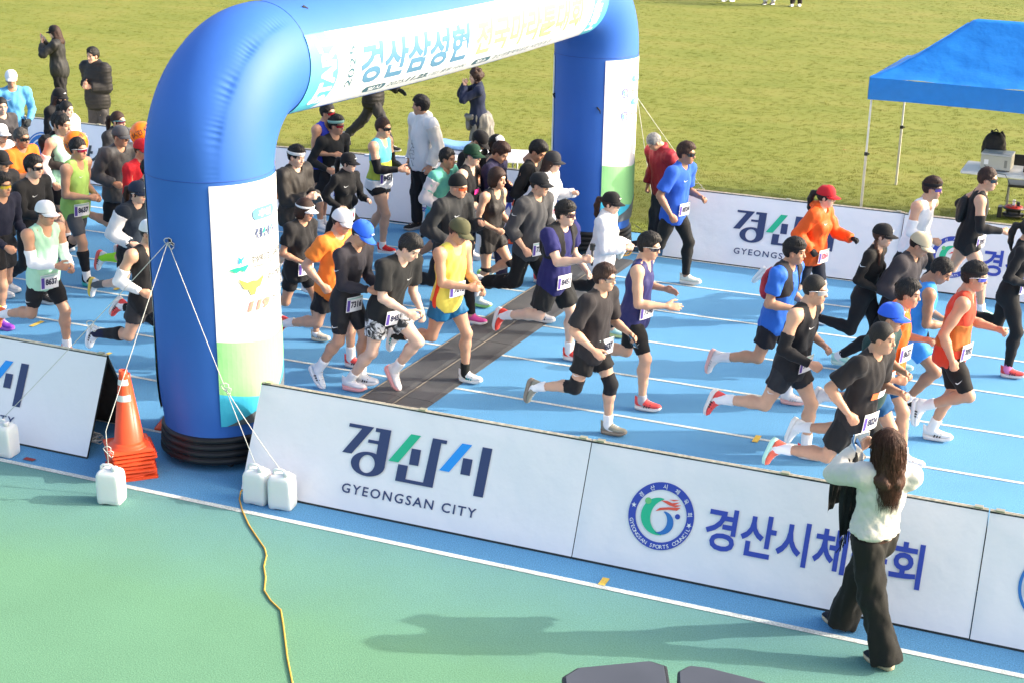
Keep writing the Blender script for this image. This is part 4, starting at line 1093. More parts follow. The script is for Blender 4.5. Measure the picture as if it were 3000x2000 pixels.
def hairm(k): return mat('hair_'+k, HAIRC[k], .55, spec=.35, bump=.6, bscale=70, aniso=(3.2, 3.2, .5), var=.25, vscale=30)

def sub_mw(M3, t, s): 
    m = Matrix.Identity(4)
    for i in range(3):
        for j in range(3): m[i][j] = M3[i, j]*s
        m[i][3] = t[i]
    return m
def loft_tube(pts, rad, seg=14):
    mb = MB(); mb.tube(pts, rad, seg, caps=True); return mb

PERSONS = []
def person(label, at, H=1.74, fem=False, head_px=True, heading=0.0, gait='g1', arms='run1', lean=8, hyaw=0, hpitch=4, sk='a', hair='short', hc='k', build=1.0,
           top=('tee', BLK), bot=('shorts', BLK), shoe=((.75, .75, .76), WHT, None), sock=(WHT, .10), cap=None, glasses=None, band=None, visor=None, beanie=None, mask=None,
           sleeve=None, calf=None, bib=None, hands=('fist', 'fist'), vest=None, glove=None, twist=None, group=None, trim=None, extra=None, rs=None, ls=None, knee=None, belt=None, layer=None, pack=None, name='person', z0=0.0, foot=None, hem=0.0, yo=0.0, logo=None, logoc=(.7, .7, .7)):
    s = H/1.75; f_ = H
    g = GAIT[gait] if isinstance(gait, str) else gait
    running = (gait[0] in 'gkb') if isinstance(gait, str) else max(g[1], g[3]) > 24
    armt = list(ARMS[arms]) if isinstance(arms, str) else list(arms)
    lean_r = R_(lean)
    Rp = rotm(0, lean_r*.55, 0)
    if twist is None: twist = (g[0]-g[2])*.22 if running else 0
    Rc = rotm(0, lean_r, 0)@rotm(0, 0, R_(twist)); Rn = rotm(0, lean_r*.7+R_(hpitch)*.35, 0)@rotm(0, 0, R_(hyaw)*.4)
    Rh = rotm(0, 0, R_(hyaw))@rotm(0, R_(hpitch), 0)
    sw = (.116 if not fem else .102)*f_*build**.5; hw = (.046 if not fem else .049)*f_
    P0 = V(0, 0, .53*f_)
    w1 = P0+Rp@V(0, 0, .065*f_); nb = w1+Rc@V(0, 0, .245*f_)
    SH = {'R': w1+Rc@V(.0, -sw, .215*f_), 'L': w1+Rc@V(.0, sw, .215*f_)}
    hs = (f_/7.05)/.255
    hcn = nb+Rn@V(.018*f_, 0, .0855*f_)
    J = {}
    FOOT = {}
    for side, th, kn in (('R', g[0], g[1]), ('L', g[2], g[3])):
        sg = -1 if side == 'R' else 1
        hip = P0+Rp@V(0, sg*hw, 0)
        a = R_(th); spread = R_(2.0)
        k_ = hip+.245*f_*V(math.sin(a), sg*math.sin(spread), -math.cos(a))
        b = a-R_(kn); ank = k_+.245*f_*V(math.sin(b), 0, -math.cos(b))
        # foot: toes follow the shank, flatter when it is the supporting leg
        pitch = -b*1.0
        J[side] = (hip, k_, ank, b)
    # supporting foot = the lower ankle
    low = 'R' if J['R'][2][2] < J['L'][2][2] else 'L'
    for side in 'RL':
        hip, k_, ank, b = J[side]
        if foot and side in foot: fp = R_(foot[side])
        elif side == low or abs(J['R'][2][2]-J['L'][2][2]) < .03: fp = R_(-4) if running else 0.0
        else: fp = -b+R_(22)                          # toes pointed behind a lifted shank
        FOOT[side] = rotm(0, fp, 0)
    ss = s*(.98 if not fem else .93)
    soles = []
    for side in 'RL':
        ank = J[side][2]
        for x, z in ((-.07, -.085), (.0, -.085), (.12, -.085), (.19, -.068)): soles.append((ank+FOOT[side]@(V(x, 0, z)*ss))[2])
    dz = -min(soles)
    def up(p): return p+V(0, 0, dz)
    P0, w1, nb, hcn = up(P0), up(w1), up(nb), up(hcn); SH = {k: up(q) for k, q in SH.items()}; J = {k: (up(q[0]), up(q[1]), up(q[2]), q[3]) for k, q in J.items()}
    ARM = {}
    for side, tg in (('R', armt[0]), ('L', armt[1])):
        sg = -1 if side == 'R' else 1
        t = SH[side]+Rc@(V(tg[0], sg*tg[1], tg[2])*s)
        pole = Rc@V(-.75, sg*.45, -.55) if tg[2] < -.02 else Rc@V(-.1, sg*.75, -.7)
        ARM[side] = ik(SH[side], t, .172*f_, .150*f_, pole)
    # ------------- primitives
    B = s*build*1.05; bx = 1 if not fem else .90
    tors = [E_(P0+Rp@V(-.005, 0, .015*f_), (.100*B, (.150 if not fem else .155)*B, .105*B), Rp, .04),
            E_(P0+Rp@V(-.035, .062, -.035*f_), (.080*B, .078*B, .085*B), Rp, .03), E_(P0+Rp@V(-.035, -.062, -.035*f_), (.080*B, .078*B, .085*B), Rp, .03),
            E_(w1+Rc@V(.004, 0, .035*f_), (.092*B*bx, .130*B*bx, .115*B), Rc, .05), E_(w1+Rc@V(.0, 0, .135*f_), (.112*B*bx, .158*B*bx, .165*B), Rc, .05)]
    yoke = [C_(SH['R']+Rc@V(0, .03, -.01), SH['L']+Rc@V(0, -.03, -.01), .058*B*bx, .058*B*bx, .05), C_(nb, (SH['R']+nb)/2+Rc@V(-.01, 0, -.005), .052*s, .050*B, .04), C_(nb, (SH['L']+nb)/2+Rc@V(-.01, 0, -.005), .052*s, .050*B, .04)]
    if fem: tors += [E_(w1+Rc@V(.085*s, .065*s, .125*f_), (.050*s, .056*s, .056*s), Rc, .03), E_(w1+Rc@V(.085*s, -.065*s, .125*f_), (.050*s, .056*s, .056*s), Rc, .03)]
    neck = [C_(nb+Rn@V(-.01, 0, -.03), hcn+Rh@V(-.03, 0, -.05)*hs, (.056 if not fem else .048)*s, (.053 if not fem else .046)*s, .04)]
    ra = B*(1 if not fem else .88)
    uparm, foarm, thigh, shank = {}, {}, {}, {}
    for side in 'RL':
        S, (El, Wr) = SH[side], ARM[side]
        uparm[side] = [E_(S, (.060*ra, .060*ra, .060*ra), k=.035), C_(S, S*.45+El*.55, .052*ra, .047*ra, .03), C_(S*.5+El*.5, El, .047*ra, .040*ra, .02)]
        foarm[side] = [C_(El, El*.68+Wr*.32, .040*ra, .042*ra, .02), C_(El*.68+Wr*.32, Wr, .042*ra, .026*ra, .02)]
        hip, kn, an, b = J[side]; bk = rotm(0, -b, 0)@V(-1, 0, 0)
        lg = B*(1 if not fem else .95)
        thigh[side] = [C_(hip, hip*.5+kn*.5, .086*lg, .074*lg, .04), C_(hip*.5+kn*.5, kn, .074*lg, .052*lg, .03)]
        shank[side] = [C_(kn, kn*.72+an*.28+bk*.012, .050*lg, .056*lg, .03), C_(kn*.72+an*.28+bk*.014, kn*.45+an*.55+bk*.006, .056*lg, .044*lg, .03), C_(kn*.45+an*.55+bk*.006, an, .044*lg, .034*lg, .02),
                       E_(kn+(-bk)*.010, (.046*lg,)*3, k=.02), C_(an, an+FOOT[side]@V(.05, 0, -.045)*s, .033, .026, .02)]
    allp = tors+yoke+neck+[q for side in 'RL' for q in uparm[side]+foarm[side]+thigh[side]+shank[side]]
    def bounds(pr, pad):
        lo = np.full(3, 9.); hi = np.full(3, -9.)
        for p in pr:
            if p[0] == 'cone': r = max(p[3], p[4]); a, b = np.minimum(p[1], p[2])-r, np.maximum(p[1], p[2])+r
            else: r = max(p[2]); a, b = p[1]-r, p[1]+r
            lo = np.minimum(lo, a); hi = np.maximum(hi, b)
        return lo-pad, hi+pad
    seed = len(PERSONS)*7+11; tt0 = top[0]
    # ------------- root: head position fixes where the person stands
    hd = R_(heading); Rz = rotm(0, 0, hd)
    topz = hcn+Rh@V(-.012, 0, .150 if (cap or hair in ('tousle', 'flop')) else .142)*hs
    if head_px:
        wp = ground(at[0], at[1], topz[2]+z0); off = Rz@topz; loc = V(wp[0]-off[0], wp[1]-off[1]+yo, z0)
    else: loc = V(at[0], at[1], z0)
    root = empty(name, label, 'person', tuple(loc), hd, group)
    # ------------- body
    lo, hi = bounds(allp, .03); F = Field(lo, hi, .0195)
    nt_ = len(tors)
    for i_, p in enumerate(allp): F.prim(p, -.008 if i_ < nt_ else (-.004 if i_ < nt_+3 and tt0 != 'singlet' else 0))
    v, f = F.mesh(); cols = [np.ones((len(v), 3))]; vs, fs = [v], [f]; n = len(v)
    hv, hf, hcx = get_head(fem); hv = hv*hs@Rh.T+hcn; vs.append(hv); fs.append(hf+n); cols.append(hcx); n += len(hv)
    HM = {}
    for i, side in enumerate('RL'):
        El, Wr = ARM[side]; x = Wr-El; x /= np.linalg.norm(x); sg = -1 if side == 'R' else 1
        # thumb side up and inwards
        upv = V(0, 0, 1)*.9+Rc@V(.2, -sg*.5, 0) if abs(x[2]) < .8 else Rc@V(.9, -sg*.5, .1)
        if hands[i] == 'open' and armt[i][2] > 0: upv = Rc@V(0, -sg*1, .2)
        ty = upv-x*(upv@x); ty /= np.linalg.norm(ty); z = np.cross(x, ty)
        M = np.stack([x, ty, z], 1)
        if side == 'L': M = np.stack([x, -ty, -z], 1)   # template is mirrored for the left hand
        q, hff = get_hand(hands[i], side); sc = s*(1.0 if not fem else .9); q = q*sc
        if side == 'L': M = np.stack([x, -ty, np.cross(x, -ty)], 1)
        q = q@M.T+Wr; HM[side] = (Wr, M, sc); vs.append(q); fs.append(hff+n); cols.append(np.ones((len(q), 3))*V(1, .93, .90)); n += len(q)
    me = np_mesh('body', np.concatenate(vs), np.concatenate(fs))
    at_ = me.color_attributes.new('Col', 'FLOAT_COLOR', 'POINT'); c4 = np.ones((n, 4), np.float32); c4[:, :3] = np.concatenate(cols); at_.data.foreach_set('color', c4.ravel())
    body = link('body', me, skin(sk), root)
    def garment(nm, pr, infl, col, kind='knit', clips=(), cuts=(), wr=(.003, .0), vox=.0175, grow=0.0, parent=root):
        lo, hi = bounds([p[0] for p in pr], .03+infl+grow); F = Field(lo, hi, vox)
        for p, extra_, cl in pr: F.prim(p, infl+extra_, cl)
        for c in cuts: F.cut(c)
        for c in clips: F.half(*c)
        v, f = F.mesh()
        if len(v) == 0: return None
        if wr[0]:
            nn = vnormals(v, f)
            if wr[1] == 3:
                th_ = np.arctan2(v[:, 1]-P0[1], v[:, 0]-P0[0])*.16; a_, b_ = (th_+v[:, 2])*33, (th_-v[:, 2])*33
                d = wr[0]*(np.abs(np.sin(a_))*np.abs(np.sin(b_)))**.5-wr[0]*.5+waves(v, seed, (5, 9), (.003, .004))
            elif wr[1] == 2: d = wr[0]*np.abs(np.sin(v[:, 2]*52+.6*waves(v, seed, (3,), (1,))))-wr[0]*.4      # quilted rings
            else: d = waves(v, seed, (5, 10, 17), (wr[0]*1.6, wr[0]*1.5, wr[0]*.5), (1.25, 1.25, .5))
            v = v+nn*d[:, None]
        o = link(nm, np_mesh(nm, v, f), col if not isinstance(col, tuple) else cloth(col, kind), root); return o
    W = lambda pr, ex=0.0, cl=(): [(p, ex, cl) for p in pr]
    dirn = lambda a, b: (b-a)/np.linalg.norm(b-a)
    # ------------- bottoms
    bt, bc = bot[0], bot[1]; bk_ = bot[2] if len(bot) > 2 else 'knit'
    waist = P0+Rp@V(0, 0, (.085 if top[0] in ('tight', 'long') else .015)*f_+min(0, hem)*.0); pel = tors[:3]
    pr = []
    if bt in ('tights', 'half', 'capri'):
        fr = {'tights': None, 'half': .80, 'capri': None}[bt]
        pr += W(pel+[tors[3]])
        for side in 'RL':
            hip, kn, an, b = J[side]
            if bt == 'half': cl = [(hip+(kn-hip)*(bot[3] if len(bot) > 3 else .78), dirn(hip, kn))]; pr += W(thigh[side], 0, cl)
            elif bt == 'capri': cl = [(kn+(an-kn)*.45, dirn(kn, an))]; pr += W(thigh[side])+W(shank[side][:4], 0, cl)
            else: cl = [(kn+(an-kn)*.94, dirn(kn, an))]; pr += W(thigh[side])+W(shank[side][:4], 0, cl)
        garment('tights' if bt != 'half' else 'half_tights', pr, .0095, bc, bk_, clips=[(waist, Rp@V(0, 0, 1))], wr=(.0012, 0))
    elif bt in ('shorts', 'short'):
        L = bot[3] if len(bot) > 3 else .56
        pr += W(pel+[tors[3]], .006)
        for side in 'RL':
            hip, kn, an, b = J[side]; e = hip+(kn-hip)*L; cl = [(e, dirn(hip, kn))]
            pr += [(C_(hip, hip+(kn-hip)*(L+.15), .089*B, .097*B, .05), 0, cl)]
        garment('shorts', pr, .008, bc, bk_, clips=[(waist, Rp@V(0, 0, 1))], wr=(.006, 0))
    elif bt in ('pants', 'wide'):
        ex = .012 if bt == 'pants' else .022; bot_r = .052 if bt == 'pants' else .086
        pr += W(pel+[tors[3]], .008)
        for side in 'RL':
            hip, kn, an, b = J[side]; e = kn+(an-kn)*(.97 if bt == 'pants' else 1.10); cl = [(e, dirn(kn, an))]
            kr = (.068 if bt == 'pants' else .080)*B
            pr += [(C_(hip, kn, .098*B, kr, .05), ex*.4, ()), (C_(kn, an+(an-kn)*.12, kr, bot_r+.01, .04), ex*.4, cl)]
        garment('trousers', pr, .006, bc, bk_, clips=[(waist, Rp@V(0, 0, 1))], wr=(.007, 0))
    elif bt == 'skirt':
        pr += W(pel+[tors[3]], .006); pr += [(C_(P0, P0+V(0.01, 0, -.20*f_), .14*B, .19*B, .04), 0, [(P0+V(0, 0, -.16*f_), V(0, 0, -1))])]
        for side in 'RL':
            hip, kn, an, b = J[side]; pr += [(C_(hip, kn, .098*B, .10*B, .05), 0, [(hip+(kn-hip)*.5, dirn(hip, kn))])]
        garment('skirt', pr, .006, bc, bk_, clips=[(waist, Rp@V(0, 0, 1))], wr=(.006, 0))
    # ------------- top
    tt, tcx = top[0], top[1]; tk = top[2] if len(top) > 2 else 'knit'
    loose = {'singlet': .010, 'tee': .013, 'long': .008, 'tight': .006, 'jacket': .022, 'puffer': .040, 'fleece': .02, 'coat': .035, 'crop': .030}[tt]
    hemz = {'singlet': -.075, 'tee': -.085, 'long': -.05, 'tight': -.02, 'jacket': -.075, 'puffer': -.10, 'fleece': -.06, 'coat': -.14, 'crop': .03}[tt]*f_+hem
    pr = W(tors[:3], .010 if top[0] not in ('tight', 'long') else .006)+W(tors[3:], 0)
    if tt in ('singlet', 'tee', 'jacket', 'puffer', 'coat', 'fleece', 'crop'):
        # cloth hangs straight from the chest to the hips
        pr += [(E_(P0+Rp@V(.006, 0, .0), (.118*B, .168*B, .14*f_), Rp, .06), 0, ()), (C_(w1+Rc@V(.02, .05, .12*f_), P0+Rp@V(.035, .05, -.03*f_), .07*B, .072*B, .05), 0, ()), (C_(w1+Rc@V(.02, -.05, .12*f_), P0+Rp@V(.035, -.05, -.03*f_), .07*B, .072*B, .05), 0, ())]
    prT = list(pr)
    cuts = [E_(nb+Rc@V(.050*s, 0, .035*s), (.078*s, .070*s, .075*s), Rc)]
    if tt == 'singlet':
        pr += W(yoke, -.002)
        cuts = [E_(nb+Rc@V(.075*s, 0, .005*s), (.105*s, .062*s, .100*s), Rc), E_(nb+Rc@V(-.03*s, 0, .06*s), (.10*s, .064*s, .075*s), Rc)]
        for side, sg in (('R', -1), ('L', 1)): cuts.append(E_(SH[side]+Rc@V(.005, sg*.035*s, -.035*s), (.125*s, .088*s, .135*s), Rc))
    else:
        pr += W(yoke)
        for side in 'RL':
            S, (El, Wr) = SH[side], ARM[side]
            if tt == 'tee': L = top[3] if len(top) > 3 else .66; cl = [(S+(El-S)*L, dirn(S, El))]; pr += [(uparm[side][0], .002, ()), (C_(S, S+(El-S)*(L+.15), .060*ra, .066*ra, .03), 0, cl)]
            else:
                e = top[3] if len(top) > 3 else .97; cl = [(El+(Wr-El)*e, dirn(El, Wr))]
                ex = loose*.25 if tt != 'puffer' else .006
                pr += W(uparm[side], ex)+W([foarm[side][0]], ex, cl)+[(C_(El*.68+Wr*.32, Wr, .042*ra, (.028 if tt in ('long', 'tight') else .036)*ra, .02), ex, cl)]
        if tt in ('jacket', 'puffer', 'coat', 'fleece', 'long', 'crop') and (len(top) > 4 and top[4] == 'zip' or tt in ('puffer', 'fleece', 'coat', 'crop')):
            pr += [(C_(nb+Rn@V(-.005, 0, -.03), nb+Rn@V(.004, 0, .030*f_), .062*s, .056*s, .03), 0, [(nb+Rn@V(0, 0, .030*f_), Rn@V(.35, 0, 1)/1.06)])]; cuts = []
    garment({'singlet': 'singlet', 'tee': 't_shirt', 'long': 'long_sleeve_shirt', 'tight': 'long_sleeve_shirt', 'jacket': 'jacket', 'puffer': 'puffer_jacket', 'fleece': 'fleece_jacket', 'coat': 'coat', 'crop': 'quilted_jacket'}[tt], pr, loose, tcx, tk,
            clips=[(P0+Rp@V(0, 0, hemz), Rp@V(0, 0, -1))], cuts=cuts, wr=({'puffer': .009, 'coat': .008, 'crop': .007}.get(tt, .0045 if tt != 'tight' else .002), {'puffer': 2, 'crop': 3}.get(tt, 0)), vox=.0115 if tt == 'crop' else .0175)
    if trim:                                            # second colour: chest band, lower half or side panel
        for kind, c in trim:
            if kind == 'low': garment('lower_panel', prT, loose+.0065, c, tk, clips=[(P0+Rp@V(0, 0, hemz+.002), Rp@V(0, 0, -1)), (P0+Rp@V(0, 0, .03*f_), Rp@V(0, 0, 1))], wr=(.0045, 0))
            if kind == 'mid': garment('middle_panel', prT, loose+.0065, c, tk, clips=[(P0+Rp@V(0, 0, .028*f_), Rp@V(0, 0, -1)), (w1+Rc@V(0, 0, .10*f_), Rc@V(0, 0, 1))], cuts=cuts, wr=(.0045, 0))
            if kind == 'chest': garment('chest_panel', pr, loose+.0065, c, tk, clips=[(w1+Rc@V(0, 0, .17*f_), Rc@V(0, 0, -1))], cuts=cuts, wr=(.0045, 0))
            if kind == 'armtop':
                for side, sg in (('R', -1), ('L', 1)): 
                    S, (El, Wr) = SH[side], ARM[side]; u = Rc@V(0, sg*1.0, .35)
                    garment('sleeve_panel', [(q, ex, ()) for q, ex, _ in W(uparm[side]+foarm[side], loose*.3)], loose+.009, c, tk, clips=[(S+u*.028, -u), (El+(Wr-El)*.95, dirn(El, Wr))], wr=(.0045, 0))
            if kind == 'strip': garment('side_strip', prT, loose+.0065, c, tk, clips=[(P0+Rp@V(0, 0, hemz+.002), Rp@V(0, 0, -1)), (w1+Rc@V(.035, 0, 0), Rc@V(1, 0, 0)), (w1+Rc@V(-.03, 0, 0), Rc@V(-1, 0, 0)), (w1+Rc@V(0, 0, .12*f_), Rc@V(0, 0, 1))], wr=(.0045, 0))
            if kind == 'vestarm': 
                for side in 'RL':
                    S, (El, Wr) = SH[side], ARM[side]; garment('sleeve', W(uparm[side]+foarm[side]), loose+.014, c, tk, clips=[(S+(El-S)*.10, -dirn(S, El)), (El+(Wr-El)*.95, dirn(El, Wr))], wr=(.005, 0))
            if kind == 'hood':
                garment('hood', [(E_(nb+Rn@V(-.055, 0, .03), (.075*s, .095*s, .055*s), Rn@rotm(0, -.35, 0), .03), 0, ()), (C_(nb+Rn@V(-.02, .07, .0), nb+Rn@V(.05, .06, -.03), .035*s, .025*s, .03), 0, ()), (C_(nb+Rn@V(-.02, -.07, .0), nb+Rn@V(.05, -.06, -.03), .035*s, .025*s, .03), 0, ())], .004, c, tk, wr=(.005, 0))
            if kind == 'short_white': garment('shorts_panel', [(C_(J['R'][0], J['R'][1], .098*B, .105*B, .03), 0, [(J['R'][0]+(J['R'][1]-J['R'][0])*.52, dirn(J['R'][0], J['R'][1])), (J['R'][0]+Rp@V(.02, 0, 0), Rp@V(1, 0, 0)), (J['R'][0]+V(0, -.0, .04), V(0, 0, 1))])], .013, c, tk, wr=(.003, 0))
    if tt == 'crop':
        garment('jacket_hem', W([tors[0], tors[3]], .012), .024, tcx, tk, clips=[(P0+Rp@V(0, 0, .018*f_), Rp@V(0, 0, -1)), (P0+Rp@V(0, 0, .050*f_), Rp@V(0, 0, 1))], wr=(.004, 0))
        garment('sweater_hem', W([tors[0], tors[3]], .010), .012, (.07, .035, .025), 'knit', clips=[(P0+Rp@V(0, 0, -.012*f_), Rp@V(0, 0, -1)), (P0+Rp@V(0, 0, .05*f_), Rp@V(0, 0, 1))], wr=(.002, 0))
    if belt: garment('running_belt', W([tors[0], tors[3]]), loose+.012, belt, 'knit', clips=[(P0+Rp@V(0, 0, -.005*f_), Rp@V(0, 0, -1)), (P0+Rp@V(0, 0, .045*f_), Rp@V(0, 0, 1))], wr=(.001, 0))
    if layer:                                           # coat or jacket tied round the waist
        lp = W([tors[0], tors[1], tors[2]], .012)+[(C_(P0+Rp@V(-.03, 0, 0), P0+V(-.06, 0, -.24*f_), .15*B, .19*B, .06), 0, [(P0+V(0, 0, -.24*f_), V(0, 0, -1)), (P0+V(.055, 0, 0), V(1, 0, .25)/1.03)])]
        garment('tied_jacket', lp, .03, layer, 'puff', clips=[(P0+Rp@V(0, 0, .06*f_), Rp@V(0, 0, 1))], wr=(.012, 0))
        garment('tied_sleeve', W([C_(P0+V(.10, -.13, .05), P0+V(.16, -.02, .0), .045, .04, .03), C_(P0+V(.16, -.02, .0), P0+V(.16, .03, -.16), .042, .038, .03), C_(P0+V(.10, .13, .05), P0+V(.165, .02, .01), .045, .045, .03), C_(P0+V(.165, -.01, .02), P0+V(.19, -.06, .03), .042, .036, .02)]), 0, layer, 'puff', wr=(.006, 0))
    if vest:                                            # hydration vest / backpack straps
        vp = W([tors[4]])+W(yoke)
        garment('running_vest', vp, loose+.014, vest, 'knit', clips=[(w1+Rc@V(0, 0, .03*f_), Rc@V(0, 0, -1))],
                cuts=[E_(nb+Rc@V(.09*s, 0, -.10*s), (.10*s, .062*s, .26*s), Rc), E_(nb+Rc@V(.03, 0, .02), (.10*s, .075*s, .09*s), Rc)]+[E_(SH[sd]+Rc@V(0, q*.075*s, -.08*s), (.16*s, .085*s, .19*s), Rc) for sd, q in (('R', -1), ('L', 1))], wr=(.003, 0))
        garment('vest_pack', [(E_(w1+Rc@V(-.135, 0, .12*f_), (.055, .11, .15), Rc, .02), 0, ())], 0, vest, 'knit', wr=(.004, 0))
    if pack: garment('small_backpack', [(E_(w1+Rc@V(-.15, 0, .11*f_), (.07, .12, .16), Rc, .02), 0, ())], 0, pack, 'gloss', wr=(.005, 0))
    # ------------- limbs' extras
    for side in 'RL':
        S, (El, Wr) = SH[side], ARM[side]; hip, kn, an, b = J[side]; lg = B*(1 if not fem else .95)
        slv = sleeve or (rs if side == 'R' else ls)
        if slv:
            garment('arm_sleeve', W(uparm[side][1:]+foarm[side]), .0095, slv, 'knit', clips=[(S+(El-S)*.52, -dirn(S, El)), (El+(Wr-El)*.97, dirn(El, Wr))], wr=(.0012, 0), vox=.0155)
        bk = rotm(0, -b, 0)@V(-1, 0, 0)
        if sock and bt not in ('pants', 'wide'):
            sc_, sl = sock[0], sock[1]; top_ = an+(kn-an)*(sl/.43)
            garment('sock', W(shank[side]), .0085, sc_, 'knit', clips=[(top_, dirn(an, kn))], wr=(.001, 0), vox=.0155)
        if calf: garment('calf_sleeve', W(shank[side][:3]), .0085, calf, 'knit', clips=[(kn+(an-kn)*.20, -dirn(kn, an)), (kn+(an-kn)*.78, dirn(kn, an))], wr=(.001, 0), vox=.0155)
        if knee and (knee[0] == 'both' or knee[0] == side): garment('knee_support', W(thigh[side][1:]+shank[side][:1]+shank[side][3:4]), .0095, knee[1], 'knit', clips=[(kn+(hip-kn)*knee[2], dirn(kn, hip)), (kn+(an-kn)*knee[2], dirn(kn, an))], wr=(.001, 0), vox=.0155)
        up_c, so_c, st_c = shoe
        mw = sub_mw(FOOT[side], an-FOOT[side]@V(0, 0, .085)*ss, ss)
        sh_ = share('shoe', TPL['shoe'], cloth(up_c), root, mw); share('sole', TPL['sole'], plainm(so_c, .6), sh_); 
        if st_c: share('side_stripe', TPL['stripes'], plainm(st_c, .6), sh_)
        share('laces', TPL['laces'], plainm((.6, .6, .6) if up_c[0] < .4 else (.35, .35, .36), .7), sh_)
        if glove:
            Wp, M, sc = HM[side]; q, hff = get_hand(hands[0 if side == 'R' else 1], side); n_ = vnormals(q, hff); link('glove', np_mesh('glove', (q+n_*.003)*sc@M.T+Wp, hff), cloth(glove), root)
    # ------------- head wear
    mw = sub_mw(Rh, hcn, hs)
    if hair:
        hk = hair
        if (cap or beanie) and hair in ('short', 'flop', 'tousle', 'slick', 'buzz'): hk = 'under'
        hob = share('hair', hair_tpl(hk), hairm(hc), root, mw)
        if hair == 'verylong': q = share('hair_strands', strand_tpl(), hairm(hc), hob); q['kind'] = 'stuff'
    if cap:
        cr, br = cap_tpl('a'); mwc = sub_mw(Rh@rotm(0, R_(4), 0), hcn+Rh@V(0, 0, -.006)*hs, hs*1.0)
        c = share('cap', cr, cloth(cap[0]), root, mwc); share('brim', br, cloth(cap[1] if len(cap) > 1 else cap[0]), c)
        if len(cap) > 2: lm = TPL.get('capmark') or MB().obox((.103, 0, .095), (.003, .022, .006), rotm(0, -.45, 0)).mesh('cap_mark'); TPL['capmark'] = lm; share('cap_mark', lm, plainm(cap[2], .5), c)
    if visor:
        c = share('visor', TPL['headband'], cloth(visor), root, mw); share('brim', cap_tpl('a')[1], cloth(visor), c)
    if band: share('headband', TPL['headband'], cloth(band), root, mw)
    if beanie: share('beanie', TPL['beanie'], cloth(beanie), root, mw)
    if mask: share('face_mask', TPL['mask'], cloth(mask), root, mw)
    if glasses:
        c = share('sunglasses', TPL['frame'], plainm(glasses[0], .35), root, mw); share('lens', TPL['lens'], mat('lens_%g_%g_%g' % glasses[1], glasses[1], .12, spec=.7, coat=.5), c)
    if bib:
        fx = {'singlet': .118, 'tee': .122, 'long': .112, 'tight': .108, 'jacket': .135, 'puffer': .15, 'fleece': .14, 'coat': .15, 'crop': .15}[tt]*B+.040
        bz = bib[1] if len(bib) > 1 else .035
        aa = R_(-17) if not len(bib) > 2 else R_(-17); ctr = P0+Rp@V(fx*math.cos(aa)-.004, (fx+.05)*math.sin(aa)+(bib[2] if len(bib) > 2 else 0), bz*f_); Rb = Rp@rotm(0, 0, aa)
        bo = share('race_bib', TPL['bib'], mat('bib_paper', (.74, .74, .75), .6, bump2=.3, b2scale=9), root, sub_mw(Rb, ctr, .96)); share('bib_band', TPL['bib_band'], plainm((.09, .05, .30), .6), bo)
        share('bib_number', bib_number((('8024', '7316', '8451', '7092', '8637', '7548') if bib[0] == 'k' else ('5137', '5264', '5041'))[len(PERSONS) % (6 if bib[0] == 'k' else 3)]), plainm((.03, .03, .06) if bib[0] == 'k' else (.75, .06, .12), .6), bo); share('bib_header', TPL['bib_head'], plainm((.35, .55, .50), .6), bo)
    if logo:
        for place in logo.split():
            if place == 'chest': base_, M_, fx_, yy, zz = w1, Rc, (.112*B*bx+loose+.012), -.075*s, .165*f_
            elif place == 'chestL': base_, M_, fx_, yy, zz = w1, Rc, (.112*B*bx+loose+.012), .05*s, .165*f_
            if place.startswith('chest'):
                vs_ = [base_+M_@V(fx_-1.6*(a+yy)**2, a+yy, b+zz) for a, b in _sw]
            else:
                hip, kn = J['R'][0], J['R'][1]; ax_ = dirn(hip, kn); out_ = V(0, -1, 0); tn = np.cross(out_, ax_); rr = .075*B+.016
                if place == 'arm': hip, kn = SH['R'], ARM['R'][0]; ax_ = dirn(hip, kn); out_ = Rc@V(0, -1, 0); out_ = out_-ax_*(out_@ax_); out_ /= np.linalg.norm(out_); tn = np.cross(out_, ax_); rr = .052*ra+loose+.012
                c_ = hip+(kn-hip)*(.62 if place == 'thigh' else .45); vs_ = [c_+out_*(rr-6*a*a)+tn*a-ax_*b for a, b in _sw]
            link('logo_mark', np_mesh('logo_mark', vs_, [tuple(t) for t in tessellate_polygon([[Vector((a, b, 0)) for a, b in _sw]])], False), plainm(logoc, .5), root)
    info = dict(root=root, loc=loc, Rz=Rz, hands=HM, P0=P0, hcn=hcn, Rh=Rh, nb=nb, Rc=Rc, hs=hs, w1=w1, arms=ARM, SH=SH, J=J, Rp=Rp, B=B, H=H)
    info['w'] = lambda p: Rz@np.asarray(p)+loc
    PERSONS.append(info)
    return info
def hold_phone(pi, side, col=(.02, .02, .022), label='phone', off=(.085, .0, -.045), rot=(0, 0, 0), group=None, kind='smartphone'):
    Wp, M, sc = pi['hands'][side]; c = pi['w'](Wp+M@(V(*off)*sc)); Rw = pi['Rz']@M@rotm(*[R_(a) for a in rot])
    root = empty(kind, label, 'phone', (0, 0, 0), 0, group); root.matrix_world = sub_mw(Rw, c, 1.0)
    MB().box((-.004, -.037, -.076), (.004, .037, .076)).build('case', plainm(col, .4), root, bevel=.003)
    MB().box((.0042, -.034, -.072), (.0050, .034, .072)).build('screen', mat('phone_screen', (.02, .025, .03), .1, spec=.7), root)
    for i in range(2): MB().tube([(-.0042, .022, .060-.02*i), (-.0062, .022, .060-.02*i)], .007, 10).build('camera_lens', mat('cam_lens', (.01, .01, .012), .1), root)
    return root
